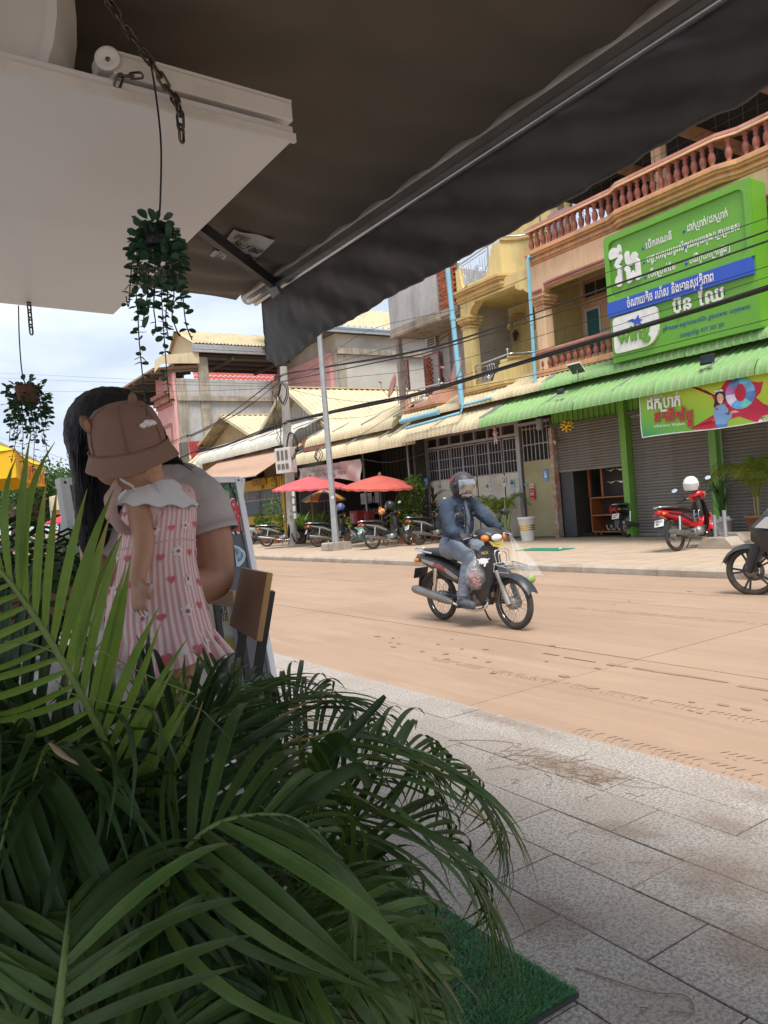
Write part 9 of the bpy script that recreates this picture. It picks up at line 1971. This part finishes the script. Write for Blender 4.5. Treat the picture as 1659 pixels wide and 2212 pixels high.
bA = PD(430, 2080, 1.5); bA.z = .12; bB = PD(215, 2050, 1.22); bB.z = .42; bC = PD(110, 2420, .80); bC.z = .42
A = palm('areca_palm', 'large dark areca palm spilling over the granite pavement', bA); B = palm('areca_palm', 'areca palm with the bright backlit frond fanning before the seated woman', bB); C = palm('areca_palm', 'nearest areca palm at the lower left corner with broad blades', bC)
r7 = random.Random(17)
# the bright fan in front of the woman
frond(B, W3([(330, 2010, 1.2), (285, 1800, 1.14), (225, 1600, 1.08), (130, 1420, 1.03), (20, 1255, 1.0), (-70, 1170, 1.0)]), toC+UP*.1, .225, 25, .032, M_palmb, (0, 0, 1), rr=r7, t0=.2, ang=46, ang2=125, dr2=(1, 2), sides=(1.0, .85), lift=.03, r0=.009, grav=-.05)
# front left fan, close
frond(C, W3([(112, 2330, .78), (132, 2140, .80), (146, 2010, .84), (152, 1945, .90)]), toC*.7+UP*.6, .24, 13, .036, M_palm, (2, 2, 3), rr=r7, t0=.05, ang=70, lift=.15, r0=.007, grav=.15)
frond(C, W3([(60, 2330, .85), (20, 2180, .88), (-60, 2060, .95)]), toC*.6+UP*.7, .25, 12, .034, M_palm, (1, 2), rr=r7, ang=60)
frond(C, W3([(190, 2330, .85), (290, 2240, .88), (400, 2230, .92), (520, 2290, .95)]), toC*.4+UP, .23, 15, .034, M_palm, (2, 3), rr=r7, ang=60)
# main right hand sprays
frond(A, W3([(470, 2010, 1.42), (620, 1760, 1.45), (840, 1620, 1.55), (990, 1670, 1.64), (1075, 1800, 1.70)]), UP+toC*.35, .32, 34, .022, M_palm, (1, 2, 2), rr=r7, ang=62, grav=.5)
frond(A, W3([(470, 2030, 1.40), (640, 1830, 1.36), (850, 1760, 1.42), (990, 1860, 1.48), (1050, 1980, 1.52)]), UP+toC*.3, .30, 32, .022, M_palm, (1, 2), rr=r7, ang=60, grav=.4)
frond(A, W3([(480, 2090, 1.34), (640, 1950, 1.26), (800, 1945, 1.28), (930, 2060, 1.32)]), UP+toC*.4, .27, 26, .025, M_palm, (1, 2), rr=r7, ang=58)
frond(A, W3([(460, 2120, 1.26), (600, 2030, 1.16), (740, 2030, 1.14), (860, 2120, 1.16), (930, 2215, 1.2)]), UP+toC*.5, .25, 24, .032, leafmat('yellow green leaflet', (.13, .20, .05), (.09, .16, .04), .35), (1, 2, 3), rr=r7, ang=52)
frond(A, W3([(450, 2160, 1.15), (560, 2110, 1.08), (690, 2150, 1.05), (780, 2260, 1.05)]), UP+toC*.5, .23, 20, .034, M_palm, (2, 3), rr=r7, ang=55)
frond(A, W3([(440, 1960, 1.52), (520, 1670, 1.62), (620, 1520, 1.72), (710, 1500, 1.80), (775, 1580, 1.86)]), UP+toC*.3, .26, 30, .021, M_palm, (1, 2), rr=r7, ang=60, grav=.5)
frond(A, W3([(420, 1960, 1.5), (440, 1660, 1.58), (490, 1510, 1.66), (560, 1480, 1.74), (610, 1550, 1.8)]), UP+toC*.3, .24, 28, .021, M_palm, (1, 2), rr=r7, ang=58, grav=.4)
frond(A, W3([(400, 1960, 1.46), (380, 1700, 1.5), (410, 1570, 1.55), (480, 1500, 1.62)]), UP*.6+toC*.8, .20, 20, .028, M_palm, (1, 2), rr=r7, ang=45)
frond(A, W3([(450, 1980, 1.48), (580, 1700, 1.50), (720, 1580, 1.58), (860, 1610, 1.68), (930, 1700, 1.75)]), UP+toC*.3, .28, 32, .021, M_palm, (1, 2), rr=r7, ang=60, grav=.5)
# arching blades in the middle
frond(B, W3([(320, 2120, 1.1), (350, 1930, 1.02), (450, 1790, 1.0), (600, 1760, 1.04), (690, 1800, 1.08)]), UP+toC*.6, .32, 15, .030, M_palm, (2, 3, 3), rr=r7, ang=66, grav=.4)
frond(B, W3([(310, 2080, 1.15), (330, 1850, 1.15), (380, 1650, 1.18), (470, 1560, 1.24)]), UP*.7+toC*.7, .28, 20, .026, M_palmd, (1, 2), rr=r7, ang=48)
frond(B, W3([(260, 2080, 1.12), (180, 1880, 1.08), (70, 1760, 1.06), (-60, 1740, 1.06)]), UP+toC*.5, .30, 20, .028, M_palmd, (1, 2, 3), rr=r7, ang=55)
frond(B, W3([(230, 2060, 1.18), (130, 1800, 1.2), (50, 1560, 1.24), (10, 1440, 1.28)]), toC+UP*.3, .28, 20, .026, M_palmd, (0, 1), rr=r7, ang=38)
frond(B, W3([(290, 2040, 1.2), (290, 1850, 1.22), (320, 1680, 1.26), (335, 1540, 1.3)]), toC*.8+RT*.5, .17, 16, .036, M_palmb, (0, 1, 1), rr=r7, ang=26, lift=.1)
# the stout unopened spear and a broken blade
for pl, cc, w in ((A, [(555, 1780, 1.32), (700, 1640, 1.40), (832, 1503, 1.50)], .014), (A, [(650, 1700, 1.36), (720, 1600, 1.32), (770, 1640, 1.30)], .016), (B, [(500, 1900, 1.08), (610, 1770, 1.1), (760, 1660, 1.12), (800, 1700, 1.12)], .013)):
  P = cat(W3(cc), 8); x = [frame(P[min(i+1, len(P)-1)]-P[max(i-1, 0)], toC)[0] for i in range(len(P))]; mb = MB(sm=True); vs = []
  for i, p in enumerate(P): t = i/(len(P)-1); ww = w*(.55+.45*math.sin(math.pi*min(1, t+.15)))*(1 if t < .97 else .55); vs += [p-x[i]*ww+toC*ww*.5, p, p+x[i]*ww+toC*ww*.5]
  mb.add(vs, [(i*3+j, i*3+j+1, i*3+j+4, i*3+j+3) for i in range(len(P)-1) for j in (0, 1)], True); mb.build('spear_leaf', M_palmd, pl)
# inner and rear fronds joined: too many to pick apart in the shade
for k in range(64):
  pl, b0 = ((A, bA), (B, bB))[k % 2]; az = r7.uniform(0, 6.283); d = V((math.cos(az), math.sin(az), 0)); h = r7.uniform(.15, .6); ln = r7.uniform(.3, .62)
  if d.dot(toC) > .3: ln *= .6
  c0 = V((b0.x, b0.y, b0.z+.2)); p2 = c0+d*ln*.35+UP*h; p3 = c0+d*ln*.8+UP*(h*1.05); p4 = c0+d*ln*1.15+UP*h*.75
  if (p3-CAM).dot(_F) < .75: continue
  if any(proj(q)[0] > (880 if proj(q)[1] < 1900 else 700) for q in (p2, p3, p4)): continue
  if any(proj(q)[1] < (1730 if proj(q)[0] > 190 else 1480)+.0 for q in (p2, p3, p4)): continue
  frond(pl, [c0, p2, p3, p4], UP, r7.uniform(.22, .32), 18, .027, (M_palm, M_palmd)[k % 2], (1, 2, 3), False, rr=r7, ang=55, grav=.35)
for pl, b0 in ((A, bA), (B, bB), (C, bC)):
  mb = MB()
  for k in range(9): a = k*2.4; q = V(b0)+V((.06*math.cos(a), .06*math.sin(a), 0)); mb.tube([q, q+V((.05*math.cos(a), .05*math.sin(a), .38))], [.016, .010], 7)
  mb.build('cane', mat('palm cane', (.20, .22, .07), .5, (.13, .12, .05), sc=8), pl, kind='stuff')
  MB().lathe([(.13, -.02), (.17, .20), (.18, .20), (.18, .23), (.15, .23), (.14, .18), (.001, .18)], 16, T(b0.x, b0.y, b0.z)).build('pot', M_black, pl)
# dead brown leaflet and loose threads
b = MB(sm=True); b.tube(cat(W3([(108, 1605, 1.02), (150, 1640, 1.0), (220, 1665, 1.0)]), 5), [.003, .004, .006, .006, .005, .004, .004, .003, .003, .002, .002], 5, flat=.3); b.build('dead_leaflet', mat('dead leaf', (.36, .26, .16), .8), B)
b = MB()
for cc in ([(180, 1385, 1.0), (300, 1450, 1.02), (420, 1500, 1.06)], [(10, 1385, 1.0), (70, 1392, 1.0), (120, 1410, 1.0)], [(120, 1470, 1.0), (160, 1500, 1.0), (330, 1540, 1.05)]): b.tube(cat(W3(cc), 6), .0011, 4)
b.build('leaf_thread', M_rach, B)
# small leaved planting underneath and the planter wall
M_gc = leafmat('small ground leaf', (.05, .11, .05), (.08, .15, .06), .2); rr = random.Random(33); mb = MB(sm=False)
for k in range(9): p = PD(r7.uniform(-60, 760), 2100, 1.75); leafcloud(mb, (p.x+rr.uniform(-.1, .25), p.y+rr.uniform(-.2, .35), .38+rr.uniform(-.05, .15)), (.24, .24, .22), 420, .035, rr, w=.6)
for k in range(5): p = PD(r7.uniform(-200, 300), 2150, 1.35); leafcloud(mb, (p.x, p.y, .62), (.16, .16, .14), 300, .03, rr, w=.6)
mb.build('low_planting', M_gc, None, kind='stuff')
# second palm farther back, behind the bright frond
bE = PD(70, 1330, 3.4); bE.z = .4; feather_palm('areca_palm', 'darker feathery palm standing farther back at the left edge', bE, 16, 1.05, .25, M_palmd, 8, M_black, .34, 20, (.3, 1.0), 'potted palms in front of the camera')
bE2 = PD(10, 1300, 2.6); bE2.z = .4; strapplant('broadleaf_plant', 'dark broad leaved plant behind the bright frond at the left edge', bE2, 18, .75, .075, M_palmd, 15, pot=M_black, lean=.7)
# turf mat
tm = root('turf_mat', (1.2, 1.9, .1), 'green artificial turf mat edge on the granite pavement at the bottom', 'mat')
MB().box(.85, 1.435, 1.43, 2.9, .101, .113).build('backing', mat('black rubber backing', (.05, .055, .05), .8), tm)
mb = MB(sm=False); rr = random.Random(44)
for k in range(26000):
  x = rr.uniform(.86, 1.43); y = 1.436+(1.45*rr.random()**1.6); a = rr.uniform(0, 6.283); l = rr.uniform(.010, .02); dx, dy = math.cos(a)*l*.75, math.sin(a)*l*.75; wx, wy = -math.sin(a)*.0011, math.cos(a)*.0011; z = .113
  mb.v += [(x-wx, y-wy, z), (x+wx, y+wy, z), (x+dx+wx*.6, y+dy+wy*.6, z+l*.62), (x+dx*1.35, y+dy*1.35, z+l*.66)]; o = len(mb.v)-4; mb.f.append((o, o+1, o+2, o+3)); mb.m.append(0); mb.s.append(False)
mb.build('turf_blades', leafmat('turf blade', (.10, .26, .12), (.14, .31, .15), .15, .6, 0), tm, kind='stuff')
bpy.context.view_layer.update()
